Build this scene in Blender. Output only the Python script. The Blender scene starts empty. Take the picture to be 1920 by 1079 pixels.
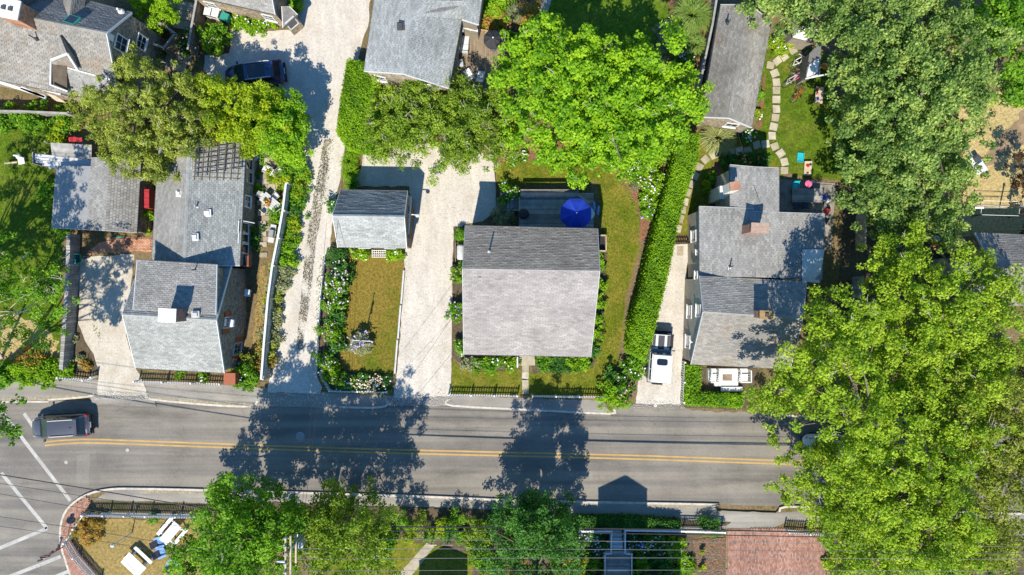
import bpy, bmesh, math, random
import numpy as np
from mathutils import Vector, Matrix

random.seed(11)
rng = np.random.default_rng(11)
scene = bpy.context.scene
COL = scene.collection
Z = Vector((0, 0, 1))

# ------------------------------------------------------------------ camera, sky, sun, exposure
F, H = 1283.0, 55.0                      # focal length in photo pixels, flying height in metres
cd = bpy.data.cameras.new('camera'); cam = bpy.data.objects.new('camera', cd); COL.objects.link(cam)
cam.location = (0, 0, H); cam.rotation_euler = (0, 0, 0)
cd.sensor_width = 36; cd.lens = F / 1920 * 36; cd.clip_end = 3000; cd.clip_start = 0.5
scene.camera = cam

SUN = Vector((-0.165, -0.80, 1.0)).normalized()
w = bpy.data.worlds.new('World'); scene.world = w; w.use_nodes = True
nt = w.node_tree
sky = nt.nodes.new('ShaderNodeTexSky'); sky.sky_type = 'NISHITA'; sky.sun_disc = False
sky.sun_elevation = math.asin(SUN.z); sky.sun_rotation = math.atan2(SUN.x, SUN.y) % (2 * math.pi)
sky.air_density = 1.25; sky.dust_density = 0.1; sky.ozone_density = 5.0
bg = nt.nodes['Background']; bg.inputs[1].default_value = 0.14
hs = nt.nodes.new('ShaderNodeHueSaturation'); hs.inputs['Saturation'].default_value = 1.22
nt.links.new(sky.outputs[0], hs.inputs['Color']); nt.links.new(hs.outputs[0], bg.inputs[0])
sd = bpy.data.lights.new('sun', 'SUN'); so = bpy.data.objects.new('sun', sd); COL.objects.link(so)
sd.energy = 5.0; sd.angle = math.radians(0.5); sd.color = (1.0, 0.93, 0.80)
so.rotation_euler = SUN.to_track_quat('Z', 'Y').to_euler(); so.location = (0, 0, 80)
vs = scene.view_settings
vs.view_transform = 'Standard'; vs.look = 'None'; vs.gamma = 1.0; vs.use_curve_mapping = False
vs.exposure = 0.55

# ------------------------------------------------------------------ helpers
def P(u, v, h=0.0):                      # photo pixel + height above ground -> point in the place
    k = (H - h) / F
    return Vector(((u - 960) * k, (539.5 - v) * k, h))

def on_wall(u, v, p0, n):                # where the sight line of a photo pixel meets a wall
    c = Vector((0, 0, H)); d = P(u, v, 0) - c
    t = (p0 - c).dot(n) / d.dot(n)
    return c + d * t

ORG = {}
def thing(name, label, cat, loc, rotz=0.0, group=None):
    o = bpy.data.objects.new(name, None); COL.objects.link(o)
    o.empty_display_size = 0.2
    o.location = loc; o.rotation_euler = (0, 0, rotz)
    o['label'] = label; o['category'] = cat
    if group: o['group'] = group
    ORG[o.name] = Vector((0, 0, 0)) if rotz else Vector(loc)
    return o

def tag(o, label, cat, group=None, kind=None):
    o['label'] = label; o['category'] = cat
    if group: o['group'] = group
    if kind: o['kind'] = kind
    return o

class MB:
    def __init__(s): s.v = []; s.f = []; s.t = []
    def add(s, vs_, fs, tone=.5):
        b = len(s.v); s.v.extend([tuple(p) for p in vs_])
        for f in fs: s.f.append([b + i for i in f]); s.t.append(tone)
        return s
    def bx(s, c, ax, ay, az, sx, sy, sz, tone=.5, tx=1.0, ty=1.0):
        c = Vector(c); vs_ = []
        for k in (-1, 1):
            qx, qy = (tx, ty) if k > 0 else (1, 1)
            for i, j in ((-1, -1), (1, -1), (1, 1), (-1, 1)):
                vs_.append(c + ax * (i * sx * .5 * qx) + ay * (j * sy * .5 * qy) + az * (k * sz * .5))
        return s.add(vs_, [(3, 2, 1, 0), (4, 5, 6, 7), (0, 1, 5, 4), (1, 2, 6, 5), (2, 3, 7, 6), (3, 0, 4, 7)], tone)
    def box(s, c, size, rz=0.0, tone=.5, tx=1.0, ty=1.0):
        ax = Vector((math.cos(rz), math.sin(rz), 0)); ay = Vector((-ax.y, ax.x, 0))
        return s.bx(c, ax, ay, Z, size[0], size[1], size[2], tone, tx, ty)
    def beam(s, p, q, wd, ht, tone=.5):
        p = Vector(p); q = Vector(q); d = q - p; L = d.length
        if L < 1e-6: return s
        d /= L; ay = Z.cross(d)
        if ay.length < 1e-4: ay = Vector((0, 1, 0))
        ay.normalize(); az = d.cross(ay)
        return s.bx((p + q) / 2, d, ay, az, L, wd, ht, tone)
    def prism(s, poly, z0, z1, tone=.5):
        n = len(poly)
        a = sum(poly[i][0] * poly[(i + 1) % n][1] - poly[(i + 1) % n][0] * poly[i][1] for i in range(n))
        if a < 0: poly = poly[::-1]
        vs_ = [(p[0], p[1], z0) for p in poly] + [(p[0], p[1], z1) for p in poly]
        fs = [tuple(range(n, 2 * n)), tuple(range(n - 1, -1, -1))]
        fs += [(i, (i + 1) % n, n + (i + 1) % n, n + i) for i in range(n)]
        return s.add(vs_, fs, tone)
    def slab(s, quad, th, tone=.5):          # any planar outline given from above, thickened downwards
        n = len(quad); q = [Vector(p) for p in quad]
        nn = (q[1] - q[0]).cross(q[2] - q[0])
        if nn.z < 0: q = q[::-1]
        vs_ = q + [p - Z * th for p in q]
        fs = [tuple(range(n)), tuple(range(2 * n - 1, n - 1, -1))] + [(i, n + i, n + (i + 1) % n, (i + 1) % n) for i in range(n)]
        return s.add(vs_, fs, tone)
    def tube(s, pts, rad, n=6, tone=.5, cap=True):
        pts = [Vector(p) for p in pts]; m = len(pts)
        if not hasattr(rad, '__len__'): rad = [rad] * m
        vs_ = []
        for i, p in enumerate(pts):
            d = (pts[min(i + 1, m - 1)] - pts[max(i - 1, 0)]).normalized()
            a = d.cross(Z)
            if a.length < 1e-3: a = Vector((1, 0, 0))
            a.normalize(); b = d.cross(a)
            for k in range(n):
                t = 2 * math.pi * k / n
                vs_.append(p + (a * math.cos(t) + b * math.sin(t)) * rad[i])
        fs = [(i * n + k, i * n + (k + 1) % n, (i + 1) * n + (k + 1) % n, (i + 1) * n + k) for i in range(m - 1) for k in range(n)]
        if cap: fs += [tuple(range(n - 1, -1, -1)), tuple((m - 1) * n + k for k in range(n))]
        return s.add(vs_, fs, tone)
    def lathe(s, c, prof, n=16, tone=.5, axis='z'):
        vs_ = []
        for r, z in prof:
            for k in range(n):
                t = 2 * math.pi * k / n
                q = (r * math.cos(t), r * math.sin(t), z)
                if axis == 'y': q = (q[0], q[2], q[1])
                vs_.append((c[0] + q[0], c[1] + q[1], c[2] + q[2]))
        m = len(prof)
        fs = [(i * n + k, i * n + (k + 1) % n, (i + 1) * n + (k + 1) % n, (i + 1) * n + k) for i in range(m - 1) for k in range(n)]
        fs += [tuple(range(n - 1, -1, -1)), tuple((m - 1) * n + k for k in range(n))]
        return s.add(vs_, fs, tone)
    def mesh(s, name, m, org=Vector((0, 0, 0)), smooth=False):
        me = bpy.data.meshes.new(name)
        me.from_pydata([(v[0] - org[0], v[1] - org[1], v[2] - org[2]) for v in s.v], [], s.f)
        at = me.attributes.new('tone', 'FLOAT', 'FACE'); at.data.foreach_set('value', s.t)
        if smooth: me.polygons.foreach_set('use_smooth', [True] * len(me.polygons))
        me.materials.append(m); me.update()
        return me
    def build(s, name, m, parent=None, org=None, smooth=False, kind=None, label=None):
        if parent is not None: og = ORG[parent.name]
        else: og = Vector(org) if org is not None else Vector((0, 0, 0))
        o = bpy.data.objects.new(name, s.mesh(name, m, og, smooth)); COL.objects.link(o)
        if parent is not None: o.parent = parent
        else: o.location = og
        ORG[o.name] = og
        if kind: o['kind'] = kind
        if label: o['label'] = label
        return o

def rep(name, me, parent, wloc, rz=0.0, sc=None):      # one more piece that shares its mesh
    o = bpy.data.objects.new(name, me); COL.objects.link(o)
    o.parent = parent; o.location = Vector(wloc) - ORG[parent.name]; o.rotation_euler = (0, 0, rz)
    if sc: o.scale = sc
    return o

def copy_tree(o, parent=None):
    c = o.copy(); COL.objects.link(c)
    if parent is not None: c.parent = parent
    ORG[c.name] = ORG.get(o.name, Vector((0, 0, 0))).copy()
    for ch in list(o.children): copy_tree(ch, c)
    return c

def np_mesh(name, verts, quads, tones, m):
    me = bpy.data.meshes.new(name)
    nv, nf = len(verts), len(quads); k = quads.shape[1]
    me.vertices.add(nv); me.vertices.foreach_set('co', verts.astype(np.float32).ravel())
    me.loops.add(nf * k); me.loops.foreach_set('vertex_index', quads.astype(np.int32).ravel())
    me.polygons.add(nf); me.polygons.foreach_set('loop_start', (np.arange(nf) * k).astype(np.int32))
    me.polygons.foreach_set('loop_total', np.full(nf, k, np.int32))
    at = me.attributes.new('tone', 'FLOAT', 'FACE'); at.data.foreach_set('value', np.clip(tones, 0, 1).astype(np.float32))
    me.materials.append(m); me.update(calc_edges=True)
    return me

def link_np(name, me, parent=None, org=None, kind=None):
    o = bpy.data.objects.new(name, me); COL.objects.link(o)
    if parent is not None: o.parent = parent; ORG[o.name] = ORG[parent.name]
    elif org is not None: o.location = org; ORG[o.name] = Vector(org)
    if kind: o['kind'] = kind
    return o

# ------------------------------------------------------------------ materials
def mk(name):
    m = bpy.data.materials.new(name); m.use_nodes = True
    n = m.node_tree; return m, n, n.nodes['Principled BSDF']
def nd(n, t, **kw):
    x = n.nodes.new(t)
    for k, v in kw.items():
        if isinstance(k, str) and k.startswith('i_'):
            key = k[2:]; x.inputs[int(key) if key.isdigit() else key].default_value = v
        else: setattr(x, k, v)
    return x
def pos(n, sc=(1, 1, 1), rot=(0, 0, 0)):
    g = nd(n, 'ShaderNodeNewGeometry'); mp = nd(n, 'ShaderNodeMapping')
    mp.inputs['Scale'].default_value = sc; mp.inputs['Rotation'].default_value = rot
    n.links.new(g.outputs['Position'], mp.inputs['Vector']); return mp.outputs[0]
def noise(n, vec, scale, detail=4, rough=.55):
    x = nd(n, 'ShaderNodeTexNoise'); x.inputs['Scale'].default_value = scale
    x.inputs['Detail'].default_value = detail; x.inputs['Roughness'].default_value = rough
    n.links.new(vec, x.inputs['Vector']); return x.outputs[0]
def ramp(n, fac, stops, interp='LINEAR'):
    r = nd(n, 'ShaderNodeValToRGB'); e = r.color_ramp.elements; r.color_ramp.interpolation = interp
    while len(e) < len(stops): e.new(.5)
    for i, (p, c) in enumerate(stops):
        e[i].position = p; e[i].color = (*c, 1) if len(c) == 3 else c
    n.links.new(fac, r.inputs[0]); return r.outputs[0]
def mix(n, a, b, fac, mode='MIX'):
    x = nd(n, 'ShaderNodeMix', data_type='RGBA', blend_type=mode)
    for s, val in ((0, fac), (6, a), (7, b)):
        if isinstance(val, (int, float)): x.inputs[s].default_value = val
        elif isinstance(val, tuple): x.inputs[s].default_value = (*val, 1)
        else: n.links.new(val, x.inputs[s])
    return x.outputs[2]
def bump(n, b, h, strength=.3, dist=.02):
    x = nd(n, 'ShaderNodeBump'); x.inputs['Strength'].default_value = strength; x.inputs['Distance'].default_value = dist
    n.links.new(h, x.inputs['Height']); n.links.new(x.outputs[0], b.inputs['Normal'])
def g3(v): return (v, v, v)

def solid(name, col, rough=.6, var=.25, scale=4, metal=0.0, bmp=0.0, coat=0.0, spec=.4):
    m, n, b = mk(name); p = pos(n)
    f = noise(n, p, scale)
    c = mix(n, col, ramp(n, f, [(.25, g3(1 - var)), (.75, g3(1 + var * .6))]), 1.0, 'MULTIPLY')
    n.links.new(c, b.inputs['Base Color']); b.inputs['Roughness'].default_value = rough
    b.inputs['Metallic'].default_value = metal; b.inputs['Coat Weight'].default_value = coat
    b.inputs['Specular IOR Level'].default_value = spec
    if bmp: bump(n, b, noise(n, p, scale * 6), bmp)
    return m
def toned(name, stops, rough=.8, var=.3, scale=.6, fine=14, stain=None, spec=.25):
    m, n, b = mk(name); p = pos(n)
    a = nd(n, 'ShaderNodeAttribute', attribute_name='tone')
    c = ramp(n, a.outputs['Fac'], stops)
    c = mix(n, c, ramp(n, noise(n, p, scale, 5), [(.3, g3(1 - var)), (.7, g3(1 + var * .5))]), 1.0, 'MULTIPLY')
    c = mix(n, c, ramp(n, noise(n, p, fine, 3), [(.3, g3(.82)), (.7, g3(1.12))]), 1.0, 'MULTIPLY')
    if stain:
        c = mix(n, c, stain[0], ramp(n, noise(n, pos(n, stain[2]), stain[1], 4), [(.56, g3(0)), (.78, g3(stain[3]))]))
    n.links.new(c, b.inputs['Base Color']); b.inputs['Roughness'].default_value = rough
    b.inputs['Specular IOR Level'].default_value = spec
    return m
def leafm(name, stops, tr=.46, rough=.55):
    m, n, b = mk(name)
    a = nd(n, 'ShaderNodeAttribute', attribute_name='tone')
    c = ramp(n, a.outputs['Fac'], stops)
    n.links.new(c, b.inputs['Base Color']); b.inputs['Roughness'].default_value = rough
    b.inputs['Specular IOR Level'].default_value = .25
    t = nd(n, 'ShaderNodeBsdfTranslucent')
    n.links.new(mix(n, c, (1.3, 1.25, .35), 1.0, 'MULTIPLY'), t.inputs[0])
    ms = nd(n, 'ShaderNodeMixShader'); ms.inputs[0].default_value = tr
    n.links.new(b.outputs[0], ms.inputs[1]); n.links.new(t.outputs[0], ms.inputs[2])
    n.links.new(ms.outputs[0], n.nodes['Material Output'].inputs[0])
    return m
def lawnm(name, green, dark, straw, straw_amt, grad=None):
    m, n, b = mk(name); p = pos(n)
    c = mix(n, dark, green, ramp(n, noise(n, p, 1.5, 7, .72), [(.38, g3(0)), (.60, g3(1))]))
    lo = 1 - straw_amt
    f = noise(n, p, .42, 8, .7)
    if grad:                                   # parched on one side, watered on the other
        dt = nd(n, 'ShaderNodeVectorMath', operation='DOT_PRODUCT'); n.links.new(p, dt.inputs[0]); dt.inputs[1].default_value = grad[0]
        ad = nd(n, 'ShaderNodeMath', operation='ADD'); n.links.new(dt.outputs['Value'], ad.inputs[0]); ad.inputs[1].default_value = grad[1]
        ad2 = nd(n, 'ShaderNodeMath', operation='ADD'); n.links.new(ad.outputs[0], ad2.inputs[0]); n.links.new(f, ad2.inputs[1]); f = ad2.outputs[0]
    c = mix(n, c, straw, ramp(n, f, [(max(0, lo - .20), g3(0)), (min(1, lo + .10), g3(.9))]))
    c = mix(n, c, ramp(n, noise(n, p, 5, 5, .75), [(.30, g3(.50)), (.70, g3(1.35))]), 1.0, 'MULTIPLY')
    c = mix(n, c, ramp(n, noise(n, p, 30, 2, .7), [(.25, g3(.7)), (.75, g3(1.25))]), 1.0, 'MULTIPLY')
    n.links.new(c, b.inputs['Base Color']); b.inputs['Roughness'].default_value = .9
    b.inputs['Specular IOR Level'].default_value = .1
    bump(n, b, noise(n, p, 18, 4, .7), .9, .05)
    return m
def gravelm(name, c1, c2, dirt, dirt_amt):
    m, n, b = mk(name); p = pos(n)
    c = mix(n, c2, c1, ramp(n, noise(n, p, 24, 3, .8), [(.28, g3(0)), (.56, g3(1))]))
    c = mix(n, c, ramp(n, noise(n, p, 6.5, 3, .85), [(.32, g3(.74)), (.52, g3(1.02)), (.7, g3(1.08))]), 1.0, 'MULTIPLY')
    c = mix(n, c, ramp(n, noise(n, pos(n, (.9, .22, 1)), 1.6, 5, .6), [(.3, g3(.86)), (.68, g3(1.07))]), 1.0, 'MULTIPLY')
    c = mix(n, c, dirt, ramp(n, noise(n, p, .5, 8, .72), [(.60 - dirt_amt * .3, g3(0)), (.84 - dirt_amt * .25, g3(.75))]))
    c = mix(n, c, dirt, ramp(n, noise(n, p, 3.2, 5, .8), [(.58, g3(0)), (.74, g3(.42))]))
    c = mix(n, c, mix(n, c, g3(.55), 1.0, 'MULTIPLY'), ramp(n, noise(n, p, 11, 2, .6), [(.68, g3(0)), (.75, g3(.55))]))
    n.links.new(c, b.inputs['Base Color']); b.inputs['Roughness'].default_value = .95
    b.inputs['Specular IOR Level'].default_value = .1
    bump(n, b, noise(n, p, 26, 3, .8), .5, .03)
    return m
def asphaltm(name, base, patch):
    m, n, b = mk(name); p = pos(n)
    st = noise(n, pos(n, (.03, .9, 1), (0, 0, math.radians(-2))), 1.4, 4)
    c = mix(n, base, patch, ramp(n, st, [(.40, g3(0)), (.58, g3(1))]))
    c = mix(n, c, mix(n, c, g3(.62), 1.0, 'MULTIPLY'), ramp(n, noise(n, pos(n, (.10, .5, 1)), 1.1, 6, .7), [(.54, g3(0)), (.70, g3(.8))]))
    c = mix(n, c, ramp(n, noise(n, p, .35, 5), [(.3, g3(.82)), (.7, g3(1.14))]), 1.0, 'MULTIPLY')
    c = mix(n, c, ramp(n, noise(n, p, 11, 3, .8), [(.3, g3(.82)), (.7, g3(1.14))]), 1.0, 'MULTIPLY')
    # dark sealed cracks
    v = nd(n, 'ShaderNodeTexVoronoi', feature='DISTANCE_TO_EDGE'); v.inputs['Scale'].default_value = .16
    nz = nd(n, 'ShaderNodeTexNoise'); nz.inputs['Scale'].default_value = .8; nz.inputs['Detail'].default_value = 6; n.links.new(p, nz.inputs['Vector'])
    va = nd(n, 'ShaderNodeVectorMath', operation='SCALE'); n.links.new(nz.outputs['Color'], va.inputs[0]); va.inputs['Scale'].default_value = 3.2
    vb = nd(n, 'ShaderNodeVectorMath', operation='ADD'); n.links.new(p, vb.inputs[0]); n.links.new(va.outputs[0], vb.inputs[1]); w1 = vb.outputs[0]
    n.links.new(w1, v.inputs['Vector'])
    c = mix(n, c, mix(n, c, g3(.70), 1.0, 'MULTIPLY'), ramp(n, v.outputs['Distance'], [(.002, g3(.55)), (.007, g3(0))]))
    n.links.new(c, b.inputs['Base Color']); b.inputs['Roughness'].default_value = .85
    b.inputs['Specular IOR Level'].default_value = .25
    bump(n, b, noise(n, p, 40, 2), .3, .01)
    return m

M = {}
M['asphalt'] = asphaltm('asphalt', (.222, .199, .166), (.160, .145, .127))
M['pavement'] = asphaltm('pavement_asphalt', (.30, .275, .235), (.23, .21, .185))
M['asphalt_patch'] = asphaltm('patched_asphalt', (.235, .212, .178), (.19, .172, .15))
M['kerb'] = solid('granite_kerb', (.50, .45, .38), .9, .35, 3, bmp=.3)
M['soil'] = solid('dark_garden_soil', (.10, .075, .045), .95, .5, 5, bmp=.8)
M['dirt'] = solid('bare_earth', (.26, .18, .10), .95, .5, 1.2, bmp=.6)
M['sand'] = lawnm('dry_sandy_grass', (.22, .24, .06), (.13, .13, .04), (.50, .37, .17), .62)
M['mulch'] = solid('bark_mulch', (.22, .11, .055), .95, .6, 7, bmp=.9)
M['lawn_green'] = lawnm('shaded_lawn', (.115, .185, .012), (.06, .11, .008), (.22, .20, .04), .30)
M['lawn_dry'] = lawnm('patchy_lawn', (.13, .15, .009), (.07, .10, .006), (.27, .20, .038), .50)
M['lawn_mid'] = lawnm('kept_lawn', (.125, .165, .008), (.06, .105, .005), (.245, .20, .035), .44)
M['lawn_small'] = lawnm('sunburnt_small_lawn', (.105, .155, .007), (.055, .10, .005), (.235, .165, .034), .50, ((-.052, .028, 0), -.43))
M['lawn_straw'] = lawnm('burnt_lawn', (.21, .165, .045), (.13, .11, .03), (.32, .23, .085), .58)
M['gravel'] = gravelm('crushed_shell', (.56, .515, .45), (.43, .385, .325), (.34, .285, .20), .30)
M['gravel_dirty'] = gravelm('sandy_shell', (.54, .49, .415), (.40, .35, .285), (.33, .265, .175), .45)
def linem(name, col, wear):
    m, n, b = mk(name); p = pos(n)
    c = mix(n, col, (.20, .19, .175), ramp(n, noise(n, p, 7, 5, .75), [(.5, g3(.12)), (.68, g3(wear))]))
    c = mix(n, c, ramp(n, noise(n, p, .8, 4), [(.3, g3(.75)), (.7, g3(1.08))]), 1.0, 'MULTIPLY')
    n.links.new(c, b.inputs['Base Color']); b.inputs['Roughness'].default_value = .85; return m
M['white_line'] = linem('road_line_white', (.46, .44, .40), .8)
M['yellow_line'] = linem('road_line_yellow', (.52, .31, .075), .6)
M['verge'] = lawnm('pavement_verge', (.20, .19, .10), (.14, .13, .07), (.36, .31, .22), .62)
M['yard'] = lawnm('yard_earth', (.10, .12, .02), (.07, .065, .025), (.22, .155, .085), .55)
M['stone'] = toned('stepping_stone', [(0, (.33, .29, .20)), (1, (.48, .43, .33))], .9, .25, 2)
M['slab'] = toned('patio_slab', [(0, (.30, .26, .19)), (1, (.45, .39, .29))], .9, .25, 2)
M['slab_dark'] = toned('slate_slab', [(0, (.20, .18, .16)), (1, (.30, .27, .23))], .9, .25, 2)
M['brick'] = toned('red_brick', [(0, (.17, .13, .115)), (.10, (.30, .15, .105)), (.5, (.37, .20, .145)), (1, (.44, .265, .205))], .9, .25, .35)
M['lead_cap'] = solid('mortar_cap', (.36, .25, .19), .9, .3, 6)
M['brick_old'] = toned('old_brick', [(0, (.35, .15, .08)), (1, (.52, .30, .20))], .9, .35, 1)
def shin(nm, a, b_, st=None, var=.22):
    M[nm] = toned(nm, [(0, a), (.5, tuple((x + y) / 2 for x, y in zip(a, b_))), (1, b_)], .92, var, .45, 10, st)
shin('roof_pinkgrey', (0.25, 0.228, 0.212), (0.345, 0.318, 0.298), ((.33, .265, .235), .6, (.5, 1, 1), .4))
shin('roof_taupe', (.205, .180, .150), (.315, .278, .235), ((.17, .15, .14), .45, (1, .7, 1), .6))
shin('roof_pale', (0.227, 0.234, 0.223), (0.35, 0.361, 0.343))
shin('roof_silver', (0.245, 0.254, 0.245), (0.377, 0.391, 0.377))
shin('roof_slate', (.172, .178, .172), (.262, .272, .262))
shin('roof_mid', (0.208, 0.203, 0.19), (0.32, 0.312, 0.293), ((.22, .20, .17), .5, (1, 1, 1), .5))
shin('roof_brownish', (0.19, 0.178, 0.159), (0.293, 0.274, 0.245), ((.20, .13, .07), .6, (1, 1, 1), .6))
shin('roof_worn', (0.219, 0.207, 0.184), (0.337, 0.319, 0.283), ((.13, .10, .075), .9, (.4, 1.6, 1), .75), .3)
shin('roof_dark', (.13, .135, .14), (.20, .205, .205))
shin('cedar_wall', (.17, .135, .095), (.42, .345, .255), None, .3)
shin('cedar_wall_pale', (.26, .225, .18), (.40, .36, .30), None, .25)
M['roof_base'] = solid('roof_underlay', (.16, .155, .15), .9, .2)
M['trim_white'] = solid('white_trim', (.62, .62, .60), .5, .12, 5)
M['trim_grey'] = solid('grey_trim', (.42, .42, .41), .6, .2, 5)
M['trim_dark'] = solid('dark_gutter', (.09, .09, .09), .5, .2, 5)
M['wall_stucco'] = solid('greige_wall', (.40, .36, .29), .9, .2, 2, bmp=.2)
M['wall_wood'] = solid('weathered_wall', (.25, .215, .165), .9, .3, 3, bmp=.3)
M['glass'] = solid('window_glass', (.02, .03, .045), .06, .2, 1, spec=.8)
M['white'] = solid('white_paint', (.66, .66, .64), .5, .12, 4)
M['offwhite'] = solid('off_white', (.66, .65, .60), .6, .2, 4)
M['picket'] = solid('white_picket_paint', (.74, .74, .72), .6, .2, 9)
M['shutter'] = solid('terracotta_shutter', (.30, .085, .035), .6, .2, 6)
M['wood_grey'] = toned('weathered_wood', [(0, (.24, .23, .215)), (1, (.42, .40, .37))], .9, .3, 2, 20)
M['wood_dark'] = toned('dark_wood', [(0, (.07, .055, .04)), (1, (.15, .115, .08))], .9, .3, 2, 20)
M['wood_brown'] = toned('brown_wood', [(0, (.19, .14, .095)), (1, (.32, .25, .175))], .85, .3, 2, 20)
M['wood_tan'] = toned('tan_wood', [(0, (.42, .33, .22)), (1, (.58, .47, .33))], .85, .25, 2, 20)
M['wood_blond'] = toned('fence_board', [(0, (.46, .44, .37)), (1, (.60, .57, .49))], .85, .2, 2, 20)
M['black'] = solid('black_plastic', (.018, .018, .02), .5, .2)
M['darkgrey'] = solid('dark_grey', (.06, .06, .065), .55, .25)
M['grey'] = solid('mid_grey', (.26, .26, .26), .6, .2)
M['lightgrey'] = solid('light_grey', (.50, .50, .49), .55, .15)
M['steel'] = solid('galvanised_steel', (.52, .53, .55), .4, .15, 6, metal=.6)
M['teal'] = solid('teal_plastic', (.03, .26, .20), .45, .2)
M['aqua'] = solid('aqua_plastic', (.02, .42, .50), .4, .15)
M['blue'] = solid('blue_canvas', (.012, .05, .44), .75, .25, 2)
M['blue_light'] = solid('light_blue_paint', (.16, .33, .62), .5, .2)
M['navy'] = solid('navy_plastic', (.03, .055, .13), .45, .2)
M['red'] = solid('red_paint', (.36, .025, .03), .5, .2)
M['orange'] = solid('orange_plastic', (.70, .25, .02), .5, .2)
M['pink'] = solid('pink_cloth', (.62, .12, .25), .7, .2)
M['canvas_dark'] = solid('charcoal_canvas', (.035, .035, .042), .8, .3, 3)
M['copper'] = solid('rusty_cap', (.30, .19, .075), .7, .4, 5)
M['bark'] = solid('bark', (.17, .13, .095), .9, .4, 5, bmp=.5)
M['bark_pale'] = solid('pale_bark', (.46, .41, .33), .9, .3, 5, bmp=.4)
M['wire'] = solid('cable_black', (.03, .03, .032), .6, .1)
M['wire_pale'] = solid('cable_grey', (.20, .20, .20), .5, .1)
M['pole'] = solid('pole_wood', (.30, .25, .18), .9, .35, 3, bmp=.4)
M['rubber'] = solid('tyre_rubber', (.015, .015, .016), .8, .15)
M['alloy'] = solid('alloy', (.55, .56, .58), .3, .1, metal=.9)
M['tail'] = solid('tail_lamp', (.30, .015, .02), .25, .1, coat=.5)
M['lamp'] = solid('head_lamp', (.30, .31, .33), .1, .05, coat=.8)
M['paint_navy'] = solid('car_paint_navy', (.014, .026, .085), .28, .1, 1, coat=1.0)
M['paint_gunmetal'] = solid('car_paint_gunmetal', (.085, .088, .10), .35, .1, 1, metal=.35, coat=.8)
M['paint_white'] = solid('car_paint_white', (.60, .60, .59), .35, .04, 1, coat=.7)
M['glass_pale'] = solid('pale_windscreen', (.10, .13, .18), .1, .2, 1, spec=.8)
M['glass_tint'] = solid('green_tinted_glass', (.02, .05, .04), .12, .1, 1, spec=.7)
M['glass_car'] = solid('car_glass', (.012, .016, .02), .08, .1, 1, spec=.8)
def lf(nm, a, b_, c, tr=.46): M[nm] = leafm(nm, [(0, a), (.5, b_), (1, c)], tr)
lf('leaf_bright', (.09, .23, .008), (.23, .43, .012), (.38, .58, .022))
lf('leaf_yellow', (0.1365, 0.2205, 0.0073), (0.3045, 0.42, 0.0118), (0.483, 0.567, 0.0221))
lf('leaf_olive', (0.12, 0.168, 0.0235), (0.276, 0.336, 0.0504), (0.48, 0.528, 0.1008))
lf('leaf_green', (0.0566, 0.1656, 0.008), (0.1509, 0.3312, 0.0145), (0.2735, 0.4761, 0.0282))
lf('leaf_moss', (0.0891, 0.1562, 0.0105), (0.196, 0.3125, 0.0195), (0.38, 0.5125, 0.0525))
lf('leaf_maple', (0.0609, 0.1294, 0.0255), (0.1903, 0.3045, 0.0638), (0.4415, 0.5481, 0.1392))
lf('leaf_lime', (0.1156, 0.2064, 0.0094), (0.2793, 0.4237, 0.0202), (0.4623, 0.582, 0.0504))
lf('leaf_hedge', (.095, .21, .007), (.22, .41, .010), (.35, .54, .02))
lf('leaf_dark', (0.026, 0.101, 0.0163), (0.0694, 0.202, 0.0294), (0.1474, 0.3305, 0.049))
lf('leaf_silver', (.17, .20, .10), (.30, .33, .18), (.46, .48, .30))
lf('leaf_red', (0.045, 0.018, 0.018), (0.09, 0.045, 0.03), (0.165, 0.105, 0.045))
lf('leaf_lime_dull', (0.1113, 0.1509, 0.0145), (0.253, 0.3126, 0.0297), (0.425, 0.4743, 0.0726))
lf('leaf_rust', (0.224, 0.192, 0.032), (0.384, 0.272, 0.048), (0.576, 0.32, 0.08))
lf('grass_blade', (.08, .17, .02), (.17, .27, .04), (.30, .38, .10), .2)
lf('grass_pale', (.20, .24, .06), (.30, .33, .11), (.42, .42, .20), .2)
lf('grass_lawn', (.10, .15, .008), (.17, .20, .012), (.28, .25, .04), .3)
lf('weed', (.09, .085, .04), (.17, .15, .08), (.28, .25, .15), .15)
def fl(nm, cols): M[nm] = toned(nm, [(i / max(1, len(cols) - 1), c) for i, c in enumerate(cols)], .8, .1, 3)
fl('flower_mix', [(.34, .30, .62), (.62, .55, .68), (.70, .42, .50), (.72, .66, .70), (.66, .52, .40)])
fl('flower_blue', [(.16, .20, .58), (.30, .34, .70), (.52, .48, .72), (.70, .66, .78)])
fl('flower_pink', [(.55, .16, .30), (.66, .35, .45), (.72, .58, .62)])
fl('flower_white', [(.72, .72, .66), (.78, .78, .74), (.70, .68, .78)])
fl('flower_annual', [(.78, .78, .74), (.75, .72, .70), (.72, .34, .03), (.78, .77, .72), (.66, .30, .25)])
fl('flower_orange', [(.70, .28, .04), (.66, .18, .08), (.72, .48, .12)])
fl('flower_lilac', [(.36, .28, .60), (.50, .42, .70), (.62, .58, .78)])
# ------------------------------------------------------------------ ground, paths, road
def wob(poly, amp=.12, step=.5, seed=0):           # roughens an outline so that edges are not ruled lines
    r = random.Random(seed); out = []
    n = len(poly)
    for i in range(n):
        a = Vector(poly[i][:2]); b = Vector(poly[(i + 1) % n][:2]); d = b - a; L = d.length
        k = max(1, int(L / step)); nn = Vector((-d.y, d.x)) / max(L, 1e-6)
        for j in range(k):
            q = a + d * (j / k) + nn * (r.uniform(-amp, amp) if j else 0)
            out.append((q.x, q.y))
    return out
def px(*pts, h=0.0): return [tuple(P(u, v, h))[:2] for u, v in pts]

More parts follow.
